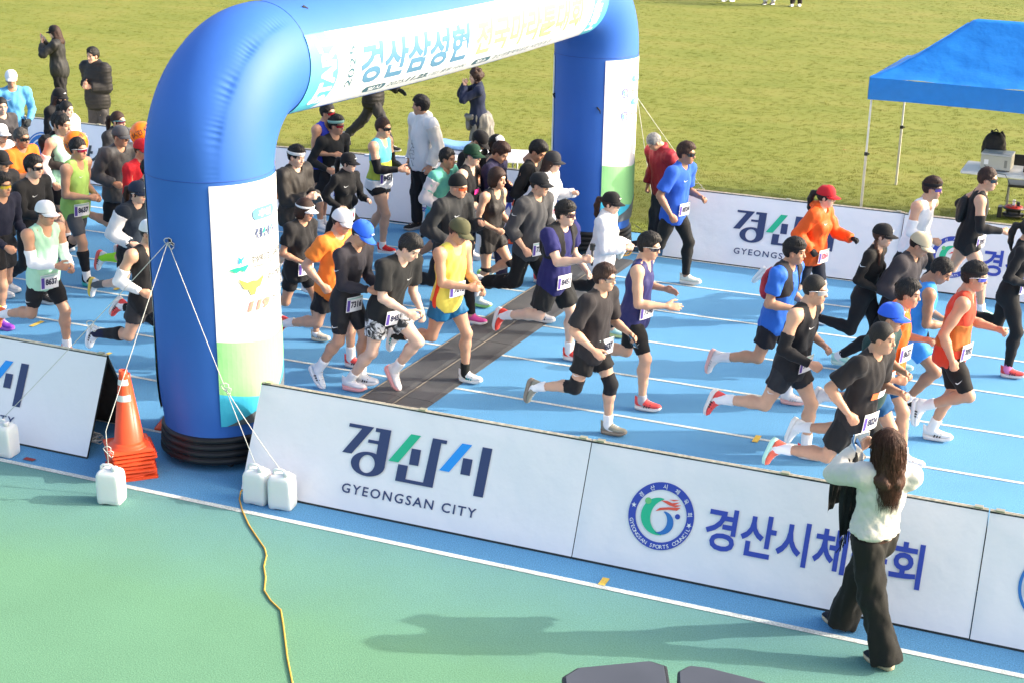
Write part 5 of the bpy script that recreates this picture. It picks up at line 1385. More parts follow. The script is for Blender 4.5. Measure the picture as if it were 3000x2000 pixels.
# ================================================================== the people
GK = ((.012, .012, .012), (.012, .012, .014)); GW = ((.75, .75, .76), (.05, .02, .06)); GR = ((.015, .015, .015), (.25, .01, .02))
CORAL = ((.80, .09, .085), (.72, .68, .66), (.02, .01, .02)); WSH = ((.72, .74, .77), (.76, .76, .77), (.03, .03, .04)); BSH = ((.02, .02, .022), (.45, .46, .46), None)
RSH = ((.70, .03, .03), (.75, .73, .72), (.7, .1, .1)); ORS = ((.82, .16, .06), (.55, .75, .08), None)
RUN = 'runners leaving the start'; CRW = 'runners waiting behind the arch'; STF = 'staff and onlookers'
P = {}
# --- onlookers on the grass
P['cam1'] = person('woman in black cap and black jacket filming with a phone, standing on the grass', (124, 58), 1.66, True, heading=203, gait='s', arms=((.30, -.10, .03), (.28, -.14, -.02)), lean=0, hyaw=-8, hair='long', hc='br', sk='p', cap=(BLK, BLK, (.6, .6, .6)), top=('jacket', (.022, .023, .024), 'gloss', .97, 'zip'), build=1.14, hem=-.04, bot=('pants', BLK), shoe=WSH, hands=('hold', 'open'), group=STF)
P['fold'] = person('man in black puffer jacket with folded arms standing behind the far board', (212, 108), 1.76, heading=262, gait='s', arms='cross', lean=0, hyaw=0, hpitch=2, hair='flop', top=('puffer', (.020, .019, .019), 'gloss'), bot=('pants', (.045, .042, .044), 'gloss'), shoe=BSH, trim=[('hood', (.02, .019, .019))], hands=('relax', 'relax'), group=STF)
P['walk'] = person('walking man in black puffer jacket and gloves, head hidden by the arch banner', (-11.78, 12.92), 1.76, head_px=False, heading=6, gait=(30, 14, -28, 18), arms=((-.30, .12, -.36), (.34, .10, -.36)), lean=4, top=('puffer', BLK, 'gloss'), bot=('pants', (.03, .03, .032)), shoe=BSH, glove=(.02, .025, .027), hands=('open', 'open'), group=STF)
P['fleece'] = person('woman in navy fleece with a grey jacket tied round her waist beside the blanket table', (1092, 158), 1.66, True, heading=208, gait='s', arms='face', lean=2, hair='curl', hc='br', sk='p', top=('fleece', (.012, .018, .045)), bot=('pants', BLK), layer=(.17, .165, .155), hands=('relax', 'relax'), hpitch=6, group=STF)
P['org'] = person('man in light grey vest jacket and black trousers standing at the far boards', (968, 218), 1.85, heading=238, gait='st', arms=((.04, .07, -.53), (.06, .06, -.52)), lean=0, hyaw=-48, hpitch=0, hair='tousle', sk='b', top=('jacket', (.70, .70, .70), 'gloss', .97, 'zip'), trim=[('vestarm', (.62, .59, .54)), ('hood', (.62, .60, .56))], bot=('pants', BLK), shoe=((.02, .02, .02), (.30, .31, .31), None), hands=('relax', 'relax'), group=STF)
P['redj'] = person('grey haired man in dark red jacket looking down beside the arch leg', (1490, 312), 1.62, heading=232, gait=(10, 4, -12, 4), arms=((.10, .10, -.50), (.02, .10, -.51)), lean=15, hyaw=-10, hpitch=48, hair='short', hc='gr', sk='b', top=('jacket', (.25, .012, .024), 'gloss', .97, 'zip'), trim=[('hood', (.25, .012, .024))], bot=('pants', (.022, .024, .028)), shoe=BSH, hands=('relax', 'relax'), group=STF, build=1.15)
for i, (x, y, bc, sc, lab) in enumerate(((-11.97, 37.2, (.6, .6, .6), WSH, 'person in pale trousers and white shoes, outermost of three far on the grass'), (-10.65, 37.05, (.62, .62, .60), ((.05, .05, .06), (.6, .6, .6), None), 'person in pale trousers and dark slippers far across the grass'), (-9.80, 37.0, (.03, .025, .025), ((.55, .54, .50), (.5, .5, .48), None), 'person in dark trousers and beige shoes far across the grass'))):
    person(lab, (x, y), 1.72, head_px=False, heading=250+8*i, gait='st', arms='down', lean=0, top=('jacket', bc), bot=('pants', bc), shoe=sc, group='people far across the grass')
# --- waiting crowd on the left
P['blue'] = person('man in light blue long sleeve shirt, white cap and black glove', (24, 160), 1.74, heading=-42, gait='s', arms=((.12, .04, -.44), (.20, -.02, -.40)), lean=3, hyaw=-10, cap=(WHT, WHT), sk='b', top=('long', (.10, .33, .58)), bot=('tights', BLK), glove=(.02, .025, .028), hands=('relax', 'relax'), logo='chest', group=CRW)
P['gtee'] = person('woman with tied dark hair in dark grey t-shirt at the crowd edge', (2, 224), 1.62, True, heading=-20, gait='s', arms='belly', lean=3, hyaw=-14, hair='bun', sk='p', top=('tee', (.055, .052, .056)), bot=('tights', BLK), bib=('k', .03), group=CRW)
P['maskw'] = person('woman in black cap with black face mask and black jacket', (135, 202), 1.66, True, heading=-6, gait='s', arms='belly', hair='long', hc='br', cap=(BLK, BLK, (.7, .7, .7)), mask=BLK, top=('jacket', BLK), bot=('tights', BLK), group=CRW)
P['ponc'] = person('dark haired woman wrapped in a white plastic poncho', (152, 232), 1.60, True, heading=0, gait='s', arms='clap', hair='pony', sk='p', top=('coat', (.74, .75, .76), 'gloss'), bot=('tights', BLK), hands=('relax', 'relax'), group=CRW)
P['mint2'] = person('runner in mint singlet and white arm sleeves hidden behind the man in black', (126, 268), 1.76, heading=-4, gait='s', arms='low', hair='short', top=('singlet', (.42, .72, .52)), sleeve=WHT, bot=('half', BLK), group=CRW, yo=.15)
P['blk7'] = person('man in black short sleeves over dark undershirt with sunglasses before the orange balloon', (137, 258), 1.79, heading=-4, gait='j1', arms='watch', hair='flop', glasses=((.02, .02, .02), (.12, .02, .02)), top=('tee', BLK), sleeve=(.035, .030, .028), bot=('shorts', BLK), bib=('k', .06), hpitch=10, logo='chest', group=CRW)
P['org8'] = person('grey haired man in orange t-shirt with dark sunglasses', (48, 294), 1.70, heading=-8, gait='j2', arms='clap', hair='short', hc='sg', sk='c', glasses=GK, top=('tee', ORG), bot=('shorts', DKG), shoe=BSH, hands=('relax', 'relax'), group=CRW)
P['grn9'] = person('man in light green singlet and grey half tights with white framed sunglasses', (178, 316), 1.80, heading=-4, gait=(20, 16, -14, 40), arms='belly', sk='b', hair='short', glasses=((.75, .75, .76), (.22, .01, .03)), top=('singlet', (.36, .58, .14)), bot=('half', (.085, .09, .10)), calf=BLK, sock=(WHT, .10), shoe=((.015, .02, .02), (.03, .42, .38), (.7, .7, .7)), bib=('k', .0), hands=('fist', 'relax'), logo='chest', group=CRW)
P['jk10'] = person('woman with dark ponytail and wrap sunglasses in black jacket before the far board', (270, 256), 1.66, True, heading=0, gait='s', arms='belly', hair='pony', hc='br', glasses=((.10, .50, .62), (.12, .03, .05)), top=('jacket', (.03, .03, .033), 'gloss'), bot=('tights', BLK), group=CRW)
P['gcap'] = person('man in grey cap and charcoal windbreaker with black tights', (275, 288), 1.75, heading=-4, gait='g1', arms='runm', cap=((.085, .088, .095),), sk='b', hair='short', hc='br', top=('jacket', (.06, .061, .066), 'gloss'), bot=('half', BLK, 'knit', .95), shoe=((.78, .05, .25), (.7, .65, .68), None), group=CRW)
P['pace'] = person('man in red cap and red pacer jersey under the orange balloon by the arch', (325, 318), 1.73, heading=-4, gait='j1', arms='belly', cap=(RED, RED), sk='b', glasses=((.05, .05, .05), (.02, .04, .08)), top=('long', RED), bot=('tights', BLK), shoe=CORAL, bib=('k', -.02), group=CRW)
P['navyw'] = person('woman in navy cap and navy jacket with white sleeves beside the arch leg', (315, 415), 1.66, True, heading=-5, gait='kick', arms=((.16, .0, -.34), (.20, -.02, -.30)), cap=((.018, .028, .055), (.018, .028, .055), (.5, .5, .55)), hair='pony', hc='br', sk='p', glasses=GW, top=('jacket', (.014, .022, .036)), trim=[('vestarm', (.68, .69, .70)), ('low', BLK)], bot=('shorts', BLK), sock=((.10, .11, .12), .14), shoe=((.70, .70, .70), (.80, .60, .10), (.7, .4, .1)), bib=('r', .02), group=CRW)
P['blk14'] = person('man with dark hair and black sunglasses in tight black long sleeve top', (75, 355), 1.78, heading=-4, gait='j2', arms='watch', hair='flop', glasses=GK, top=('tight', (.016, .017, .019)), bot=('tights', BLK), sock=None, shoe=BSH, sk='p', hands=('fist', 'relax'), logo='chest', group=CRW)
P['mint'] = person('man in mint singlet with white cap and white arm sleeves', (102, 460), 1.71, heading=-4, gait='kick', arms='watch', cap=(WHT, WHT), sk='b', glasses=((.02, .02, .02), (.10, .02, .03)), top=('singlet', (.40, .68, .49)), sleeve=WHT, bot=('half', BLK), sock=(WHT, .12), shoe=ORS, bib=('k', -.01), hands=('relax', 'relax'), logo='thigh', group=CRW)
P['arch16'] = person('runner in white cap, black singlet and white arm sleeves half hidden by the arch leg', (343, 503), 1.72, heading=-2, gait='g6', arms='runm', cap=(WHT, WHT), sk='a', top=('singlet', BLK), sleeve=WHT, bot=('shorts', (.03, .03, .034)), calf=BLK, sock=((.01, .012, .04), .16), shoe=WSH, group=CRW)
P['navy17'] = person('man in dark navy long sleeve shirt with yellow sunglasses at the crowd edge', (2, 396), 1.75, heading=-6, gait='j1', arms=((.26, -.04, -.40), (.22, -.05, -.34)), hair='flop', sk='b', glasses=((.02, .02, .02), (.5, .35, .02)), top=('long', (.012, .014, .03)), bot=('shorts', BLK), sock=(WHT, .2), shoe=((.25, .05, .45), (.35, .1, .5), None), group=CRW)
P['wcap18'] = person('brown haired woman with white cap and white vest at the crowd edge', (0, 284), 1.62, True, heading=-6, gait='s', arms='belly', hair='long', hc='lb', cap=(WHT, WHT), glasses=GK, top=('tee', WHT), bot=('tights', BLK), group=CRW)
P['bcap18'] = person('man in black cap and black sports shirt at the crowd edge', (0, 345), 1.72, heading=-6, gait='s', arms='clap', cap=(BLK, BLK), sk='b', top=('long', BLK), bot=('shorts', BLK), hands=('relax', 'relax'), group=CRW)
P['lime'] = person('runner in black shorts with lime socks partly hidden behind the navy jacket woman', (318, 372), 1.72, heading=-2, gait='g6', arms='runm', hair='short', top=('long', (.05, .05, .06)), bot=('shorts', BLK), sock=((.35, .75, .04), .22), shoe=((.72, .72, .72), (.8, .12, .1), (.05, .05, .05)), group=CRW, yo=.2)
P['red18'] = person('runner in dark tights with coral shoes hidden behind the arch leg', (392, 470), 1.72, heading=-2, gait='g1', arms='runm', hair='short', top=('long', (.04, .04, .05)), bot=('tights', BLK), shoe=CORAL, group=CRW)
# --- centre
P['hid'] = person('tanned runner in dark singlet behind the arch leg', (606, 318), 1.74, heading=0, gait='s', arms='belly', hair='short', sk='c', top=('singlet', (.05, .06, .10)), bot=('shorts', BLK), hands=('relax', 'relax'), group=RUN)
P['blu20'] = person('man in royal blue singlet with red sunglasses just under the arch banner', (752, 236), 1.76, heading=-4, gait='s', arms='belly', hair='short', sk='b', glasses=((.02, .02, .02), (.30, .01, .02)), top=('singlet', (.03, .05, .45)), bot=('shorts', BLK), group=RUN)
P['blk21'] = person('man with mint headband and red sunglasses in tight black long sleeve top', (772, 263), 1.80, heading=-4, gait='g3', arms='runm', hair='tousle', band=(.22, .42, .37), glasses=GR, top=('tight', (.014, .016, .018)), bot=('tights', BLK), sock=None, shoe=RSH, bib=('k', .06), sk='b', group=RUN)
P['cyan'] = person('man in cyan and lime singlet with black arm sleeves and bare legs', (880, 270), 1.76, heading=-6, gait=(22, 30, -4, 30), arms='watch', hair='slick', hc='br', glasses=GK, top=('singlet', (.12, .50, .58)), trim=[('mid', (.42, .50, .07)), ('low', WHT)], hem=.045, sleeve=BLK, bot=('shorts', BLK, 'knit', .36), sock=(WHT, .07), shoe=RSH, bib=('k', .045), hands=('relax', 'relax'), lean=4, group=RUN)
P['ph26'] = person('young man with white headband looking at a phone in dark pullover', (683, 333), 1.75, heading=-10, gait='w1', arms=((.30, -.10, -.22), (.28, -.12, -.24)), hair='flop', band=WHT, sk='p', top=('jacket', (.028, .025, .023), 'gloss'), bot=('shorts', BLK, 'gloss', .9), sock=(WHT, .1), shoe=WSH, bib=('k', .015, .03), hands=('hold', 'hold'), hpitch=12, lean=3, build=1.05, group=RUN)
P['zip27'] = person('woman in black cap and black zip top with raised fist', (800, 350), 1.64, True, heading=-4, gait='g3', arms=((.14, -.02, -.36), (.33, -.03, -.24)), hair='pony', cap=(BLK, BLK, (.6, .6, .6)), sk='p', top=('long', (.016, .016, .017), 'knit', .97, 'zip'), bot=('tights', BLK), sock=None, shoe=BSH, bib=('r', .0), logo='chest', group=RUN)
P['vis28'] = person('woman in white visor, black t-shirt and black shorts', (703, 458), 1.62, True, heading=-4, gait='kick', arms=((.20, -.04, -.35), (.20, -.04, -.30)), hair='bob', hc='br', visor=WHT, sk='b', top=('tee', (.018, .018, .020)), bot=('half', BLK, 'knit', .62), sock=(WHT, .03), shoe=((.55, .50, .42), (.66, .60, .45), (.2, .2, .2)), bib=('k', .02), hpitch=12, group=RUN)
P['org29'] = person('man in white cap and bright orange t-shirt', (790, 480), 1.73, heading=-4, gait='kick', arms=((.10, .04, -.42), (.22, -.04, -.30)), cap=(WHT, WHT), sk='a', top=('tee', (.85, .22, .03), 'gloss'), bot=('shorts', BLK, 'knit', .66), sock=(WHT, .14), shoe=CORAL, hpitch=16, lean=10, logo='chest', group=RUN)
P['blu30'] = person('man in bright blue cap and dark long sleeve top checking his wrist', (843, 510), 1.75, heading=-4, gait=(-4, 32, 20, 26), arms='watch', cap=((.03, .13, .70), (.03, .13, .70), (.6, .6, .65)), sk='b', glasses=((.7, .7, .7), (.35, .20, .05)), top=('long', (.026, .024, .031)), bot=('half', BLK, 'gloss', .82), sock=(WHT, .15), shoe=((.66, .70, .74), (.74, .72, .73), (.02, .02, .03)), bib=('k', -.01), hpitch=32, lean=13, hands=('relax', 'relax'), logo='thigh arm', group=RUN)
camo_m = bpy.data.materials.new('fabric_camouflage'); camo_m.use_nodes = True
_n = camo_m.node_tree; _p = _n.nodes['Principled BSDF']; _p.inputs['Roughness'].default_value = .7
_tc = _n.nodes.new('ShaderNodeTexCoord'); _no = _n.nodes.new('ShaderNodeTexNoise'); _no.inputs['Scale'].default_value = 13; _no.inputs['Detail'].default_value = 3; _no.inputs['Distortion'].default_value = 1.2
_cr = _n.nodes.new('ShaderNodeValToRGB'); _cr.color_ramp.interpolation = 'CONSTANT'; _e = _cr.color_ramp.elements; _e[0].color = (.018, .02, .022, 1); _e[1].position = .47; _e[1].color = (.22, .22, .22, 1); _q = _e.new(.54); _q.color = (.62, .62, .62, 1); _q = _e.new(.68); _q.color = (.08, .085, .09, 1)
_n.links.new(_tc.outputs['Object'], _no.inputs['Vector']); _n.links.new(_no.outputs['Fac'], _cr.inputs[0]); _n.links.new(_cr.outputs[0], _p.inputs['Base Color'])
P['camo'] = person('man in black t-shirt and black and white camouflage shorts leaning forward', (955, 541), 1.82, heading=-5, gait=(-12, 26, 46, 84), arms=((.34, -.12, -.30), (.33, -.06, -.34)), hair='tousle', sk='p', top=('tee', (.014, .015, .016), 'knit', .74), bot=('shorts', camo_m, 'knit', .60), sock=(WHT, .13), shoe=((.74, .72, .73), (.78, .35, .35), None), bib=('k', -.01), hpitch=32, lean=22, hands=('relax', 'relax'), logo='chestL', group=RUN)
P['yel'] = person('man in olive cap and yellow singlet with teal blue shorts', (1063, 503), 1.75, heading=-6, gait='kick', arms=((.30, -.14, -.28), (.30, -.06, -.33)), cap=((.085, .085, .045),), sk='b', glasses=GK, top=('singlet', (.72, .60, .10)), trim=[('strip', (.62, .05, .02))], belt=(.03, .028, .03), bot=('shorts', (.008, .11, .25), 'gloss', .52), sock=((.012, .014, .012), .12), shoe=((.76, .76, .75), (.75, .75, .72), (.02, .35, .35)), bib=('k', .07), hpitch=22, lean=8, hands=('relax', 'relax'), group=RUN)
P['bean'] = person('man in black beanie with orange sunglasses and dark jacket', (1055, 402), 1.76, heading=-6, gait='g6', arms=((.16, .02, -.34), (.30, -.06, -.16)), beanie=(.012, .013, .014), hair=None, sk='a', glasses=((.02, .02, .02), (.65, .10, .02)), top=('jacket', (.028, .030, .032), 'knit', .97, 'zip'), bot=('tights', BLK), sock=None, shoe=((.8, .1, .35), (.7, .7, .7), None), hpitch=10, logo='chest', group=RUN)
P['jers'] = person('tanned man in multicoloured jersey with white patterned sleeves', (1028, 340), 1.69, heading=-6, gait='j1', arms='runm', hair='short', sk='c', top=('tee', (.13, .46, .36), 'knit'), trim=[('vestarm', (.60, .55, .55)), ('low', (.05, .36, .52))], bot=('shorts', (.055, .055, .07), 'knit', .85), bib=('k', .03), shoe=BSH, group=RUN)
P['gcap35'] = person('man in dark green cap and black singlet with pink lettering', (1085, 330), 1.75, heading=-6, gait='g2', arms='runm', cap=((.012, .045, .026), (.012, .045, .026), (.7, .7, .7)), sk='p', glasses=((.03, .04, .15), (.02, .10, .12)), top=('singlet', (.016, .016, .018)), bot=('tights', BLK), bib=('k', .02), shoe=BSH, group=RUN)
P['bc36'] = person('man in black cap bowing his head beside the folding table', (1112, 303), 1.74, heading=-8, gait='j2', arms='belly', cap=(BLK, BLK), sk='b', hpitch=34, lean=10, top=('tee', BLK), bot=('shorts', BLK), group=RUN)
P['wc37'] = person('woman in white cap and black top beyond the man in navy jacket', (1142, 310), 1.64, True, heading=-4, gait='g1', arms='runm', cap=(WHT, WHT), hair='bob', sk='b', top=('tee', BLK), bot=('tights', BLK), group=RUN)
P['navy38'] = person('brown haired man in navy tracksuit looking down at his wrist', (1160, 328), 1.78, heading=-6, gait='g5', arms='watch', hair='tousle', hc='br', sk='b', hpitch=30, lean=8, top=('jacket', (.018, .016, .048), 'knit', .97, 'zip'), bot=('pants', (.024, .020, .045)), shoe=((.76, .76, .76), (.80, .30, .10), None), hands=('fist', 'relax'), group=RUN)
P['wom39'] = person('woman with short brown hair in black sleeveless top and black shorts with white side panel', (1143, 386), 1.66, True, heading=-8, gait=(4, 18, 34, 92), arms=((.22, -.04, -.36), (.24, -.06, -.34)), hair='bob', hc='br', sk='a', top=('singlet', (.022, .020, .020), 'gloss'), bot=('shorts', (.018, .017, .018), 'gloss', .52), trim=[('short_white', WHT)], belt=None, knee=('both', BLK, .05), sock=((.55, .68, .66), .14), shoe=((.72, .74, .70), (.40, .72, .20), None), group=RUN)
P['blk40'] = person('tall black haired man in black shirt bowing his head by the arch leg', (1247, 325), 1.80, heading=-4, gait='g5', arms='runm', hair='tousle', sk='b', hpitch=32, lean=8, top=('long', (.012, .012, .013), 'knit', .97), bot=('tights', BLK), shoe=CORAL, build=1.05, logo='chestL', group=RUN)
P['wjac41'] = person('woman in dark grey cap with long hair and white jacket, fist raised', (1270, 347), 1.67, True, heading=-4, gait='g2', arms=((.08, .02, -.36), (.32, -.03, -.17)), cap=((.035, .036, .040),), hair='long', hc='br', sk='p', glasses=GK, top=('jacket', (.72, .72, .74)), bot=('tights', BLK), bib=('r', .05), shoe=BSH, group=RUN)
P['gzip42'] = person('man in black cap and charcoal zip shirt with black trousers', (1240, 395), 1.77, heading=-6, gait=(-16, 62, 22, 30), arms=((.12, .04, -.46), (.24, -.02, -.28)), cap=((.014, .016, .020), (.014, .016, .020), (.5, .5, .5)), sk='a', top=('jacket', (.055, .056, .060), 'knit', .50), bot=('pants', (.015, .015, .015)), shoe=((.74, .74, .74), (.76, .76, .74), (.02, .02, .02)), bib=('k', .0), hem=-.03, logo='arm', group=RUN)
P['self43'] = person('man in navy t-shirt and black running vest filming with a small camera', (1300, 460), 1.76, heading=-6, gait='kick', arms=((.44, -.02, -.12), (.24, .04, -.40)), hair='flop', band=BLK, sk='p', glasses=((.02, .02, .02), (.06, .02, .02)), top=('tee', (.016, .017, .10)), vest=BLK, bot=('shorts', (.016, .017, .018), 'knit', .80), sock=(WHT, .12), shoe=((.80, .07, .05), (.75, .72, .70), None), bib=('k', .0), hands=('fist', 'fist'), hem=-.02, build=1.06, logo='thigh', group=RUN)
P['wjac44'] = person('woman in black cap and white windbreaker smiling at a phone', (1405, 440), 1.64, True, heading=-6, gait='g5', arms=((.30, -.10, -.26), (.30, -.10, -.27)), cap=(BLK, BLK, (.4, .4, .4)), hair='pony', hc='br', sk='p', top=('jacket', (.72, .73, .76), 'gloss', .97, 'zip'), bot=('tights', BLK), sock=None, shoe=((.45, .72, .66), (.6, .7, .3), None), hands=('hold', 'hold'), hem=-.06, group=RUN)
P['knee45'] = person('man in dark t-shirt and glasses with black knee supports', (1390, 605), 1.68, heading=-4, gait='kick', arms=((.18, .05, -.41), (.30, -.02, -.32)), hair='tousle', hc='br', sk='a', glasses=((.02, .03, .06), (.20, .14, .10)), top=('tee', (.026, .023, .025), 'knit', .85), bot=('shorts', (.015, .014, .014), 'knit', .60), knee=('both', BLK, .24), sock=(WHT, .12), shoe=((.26, .25, .20), (.22, .18, .14), None), bib=('k', .02, .05), hands=('relax', 'hold'), lean=7, logo='thigh', group=RUN)
P['nav46'] = person('man in navy singlet and black half tights with coral red shoes', (1495, 533), 1.77, heading=-4, gait='kickL', arms=((.32, -.03, -.27), (.22, .02, -.25)), hair='flop', sk='a', glasses=((.62, .60, .55), (.03, .02, .02)), top=('singlet', (.028, .028, .115), 'gloss'), bot=('half', (.013, .013, .014), 'knit', .86), sock=((.36, .36, .40), .07), shoe=CORAL, bib=('k', .05), hands=('open', 'open'), hpitch=8, lean=8, logo='thigh', group=RUN)
P['polo48'] = person('tanned man in blue polo shirt and black tights passing the far wordmark board', (1578, 325), 1.81, heading=-4, gait='kick', arms=((.12, .07, -.47), (.24, -.02, -.30)), hair='tousle', hc='br', sk='c', glasses=GK, top=('tee', (.025, .10, .50), 'knit', .80), bot=('tights', (.015, .015, .015)), sock=None, shoe=((.68, .69, .60), (.72, .70, .66), None), bib=('k', .03), hem=-.01, logo='chest', group=RUN)
# --- right
P['orj49'] = person('woman in orange jacket and red cap with black gloves', (1900, 425), 1.65, True, heading=-4, gait='g1', arms=((.07, .02, -.41), (.40, .0, -.24)), cap=((.50, .02, .03), (.55, .02, .03)), hair='pony', sk='p', top=('jacket', (.78, .10, .012), 'gloss'), trim=[('hood', (.78, .10, .012))], bot=('half', (.012, .016, .03), 'knit', .9), glove=BLK, bib=('r', .0), logo='chest', group=RUN)
P['wht50'] = person('man in white singlet and white arm sleeves with black headband', (2145, 405), 1.77, heading=-4, gait='g3', arms=((.30, -.02, -.30), (.02, .07, -.36)), hair='flop', hc='br', band=BLK, sk='a', glasses=((.05, .05, .10), (.10, .05, .30)), top=('singlet', (.78, .78, .80)), sleeve=WHT, bot=('tights', (.014, .016, .02)), hem=-.06, lean=12, shoe=((.3, .65, .58), (.4, .7, .62), None), group=RUN)
P['blk51'] = person('man in black singlet and short black shorts with black arm sleeves', (2272, 385), 1.80, heading=-4, gait='g5', arms=((.32, -.02, -.28), (.04, .06, -.36)), hair='short', hc='br', sk='a', glasses=GK, top=('singlet', BLK), sleeve=BLK, bot=('shorts', (.016, .015, .015), 'gloss', .36), pack=(.015, .015, .016), shoe=((.35, .68, .60), (.40, .70, .64), None), bib=('k', .0), lean=9, logo='chest', group=RUN)
P['brd52'] = person('woman in black cap with two brown braids all in black', (2030, 513), 1.61, True, heading=-4, gait='g1', arms=((.20, .0, -.34), (.22, -.02, -.31)), cap=(BLK, BLK, (.5, .5, .5)), hair='braid', hc='lb', sk='p', top=('tight', (.016, .015, .014)), bot=('tights', BLK), shoe=((.06, .065, .07), (.10, .11, .11), None), glove=BLK, trim=[('low', (.02, .019, .018))], hem=-.04, lean=9, logo='arm', group=RUN)
P['bei53'] = person('man in beige cap and dark grey jacket behind the braided woman', (2125, 535), 1.72, heading=-4, gait='g3', arms='runm', cap=((.55, .46, .31),), sk='b', top=('jacket', (.045, .040, .045)), bot=('tights', BLK), hpitch=22, lean=12, shoe=((.4, .7, .65), (.5, .7, .65), None), group=RUN)
P['bpk54'] = person('man in blue shirt with black running pack, black headband and clear glasses', (1828, 545), 1.73, heading=-4, gait='kick', arms=((.24, -.06, -.28), (.22, -.04, -.32)), hair='tousle', band=BLK, sk='b', glasses=None, top=('tee', (.02, .12, .52), 'gloss'), vest=(.02, .02, .024), pack=(.40, .03, .05), bot=('shorts', (.013, .014, .020), 'knit', .66), sock=(WHT, .15), shoe=((.74, .72, .72), (.78, .45, .42), (.5, .5, .5)), belt=(.55, .56, .58), lean=10, logo='thigh', group=RUN)
P['blk55'] = person('man in black singlet with black arm sleeve and white sunglasses, coral shoe kicked back', (1875, 632), 1.78, heading=-4, gait=(-24, 62, 26, 28), arms=((.26, -.01, -.34), (.18, .0, -.30)), hair='buzz', sk='a', glasses=((.70, .71, .74), (.35, .36, .38)), top=('singlet', (.013, .014, .018)), rs=BLK, bot=('shorts', (.014, .016, .022), 'gloss', .54), sock=(WHT, .15), shoe=CORAL, bib=('k', .03), lean=12, logo='chest thigh', group=RUN)
P['blu56'] = person('man in sky blue singlet and blue shorts looking down', (2180, 597), 1.75, heading=-4, gait='g4', arms='watch', hair='short', sk='c', hpitch=32, lean=15, top=('singlet', (.04, .27, .72), 'gloss'), bot=('shorts', (.04, .27, .75), 'gloss', .62), shoe=BSH, hands=('relax', 'relax'), group=RUN)
P['red57'] = person('man in red singlet with black headband and black half tights', (2243, 600), 1.79, heading=-4, gait=(30, 96, 6, 26), arms=((.05, .05, -.50), (.34, -.02, -.26)), hair='tousle', band=BLK, sk='b', glasses=((.75, .75, .78), (.06, .06, .40)), top=('singlet', (.62, .06, .03)), trim=[('mid', (.45, .13, .03))], bot=('half', (.013, .012, .012), 'knit', .90), sock=(WHT, .13), shoe=((.76, .76, .76), (.74, .74, .74), (.02, .02, .02)), bib=('k', .02), lean=9, logo='thigh', group=RUN)
P['org58'] = person('man in orange shirt over black collar with white race number', (2090, 640), 1.73, heading=-4, gait='g5', arms=((.08, .05, -.40), (.28, -.02, -.24)), hair='flop', sk='b', top=('tee', (.75, .14, .02)), bot=('shorts', (.012, .075, .19), 'knit', .60), sock=(WHT, .10), shoe=WSH, bib=('k', .10), lean=8, group=RUN)
P['bcap59'] = person('man in bright blue cap and dark teal shirt beside the orange shirt', (2050, 695), 1.68, heading=-4, gait='g6', arms=((.26, -.06, -.26), (.2, 0, -.3)), cap=((.03, .12, .70), (.03, .12, .70), (.6, .6, .65)), sk='b', top=('tee', (.02, .05, .05)), bot=('shorts', (.015, .08, .2), 'knit', .6), sock=(WHT, .12), shoe=((.72, .73, .74), (.74, .74, .72), None), bib=('k', .08), group=RUN)
P['blk60'] = person('short haired man in black t-shirt with orange and white chest print', (2030, 740), 1.75, heading=-8, gait=(-24, 62, 34, 52), arms=((.08, .06, -.40), (.26, -.03, -.22)), hair='buzz', sk='b', top=('tee', (.020, .018, .019), 'knit', .80), bot=('shorts', (.013, .013, .014), 'knit', .75), sock=(WHT, .13), shoe=((.85, .16, .10), (.45, .75, .62), None), bib=('k', .0), lean=12, hands=('fist', 'fist'), group=RUN)
P['edge61'] = person('woman all in black tights and top with coral shoes and pink socks', (2372, 500), 1.70, True, heading=-4, gait='g2', arms='runm', hair='pony', sk='b', top=('tight', (.013, .013, .015)), bot=('tights', (.014, .014, .015)), sock=((.80, .22, .45), .08), shoe=CORAL, bib=('k', .06), lean=9, group=RUN)
# --- the woman photographing from the apron
P['photo'] = person('woman with long wavy brown hair in cream quilted jacket photographing the runners', (2043, 985), 1.68, True, build=.9, heading=152, gait=(22, 8, -16, 6), arms=((.27, -.12, .06), (.32, -.08, .04)), lean=-6, twist=-34, hyaw=-30, hair='verylong', hc='lb', sk='p', top=('crop', (.60, .575, .51), 'puff', .95), trim=None, bot=('wide', (.016, .015, .013), 'knit'), shoe=((.015, .02, .03), (.52, .42, .28), None), hands=('hold', 'hold'), group=None)
# ================================================================== things around
def pw(v): return tuple(float(x) for x in v)
# --- orange cones
m_cone = mat('cone_orange', (.78, .085, .025), .38, var=.06); m_refl = mat('cone_reflector', (.70, .70, .70), .35, var=.05)
def cone_thing(x, y, z, rz, label, group='traffic cones', full=True):
    r = empty('traffic_cone', label, 'traffic cone', (x, y, z), rz, group)
    b = MB().box((-.19, -.19, 0), (.19, .19, .022)); b.build('base', m_cone, r, bevel=.02)
    MB().lathe([(.175, .022), (.17, .03), (.155, .034), (.150, .045), (.128, .060), (.118, .062), (.038, .66), (.036, .70), (.028, .702), (.026, .66)], 32).build('body', m_cone, r, smooth=True)
    if full:
        rad = lambda z: .118+(z-.062)/(.66-.062)*(.038-.118)
        for z0, z1 in ((.575, .625), (.435, .49)): MB().lathe([(rad(z0)+.002, z0), (rad(z1)+.002, z1)], 32).build('reflective_band', m_refl, r, smooth=True)
    return r
cs = ground(293, 1090)
for i in range(8):
    rng = random.Random(i); cone_thing(cs[0]+rng.uniform(-.014, .014), cs[1]+rng.uniform(-.014, .014)+.06, .036*i, .78+rng.uniform(-.10, .10), 'orange traffic cone on top of the stack beside the blue arch' if i == 7 else 'orange traffic cone low in the stack beside the blue arch', 'stacked traffic cones', i == 7)
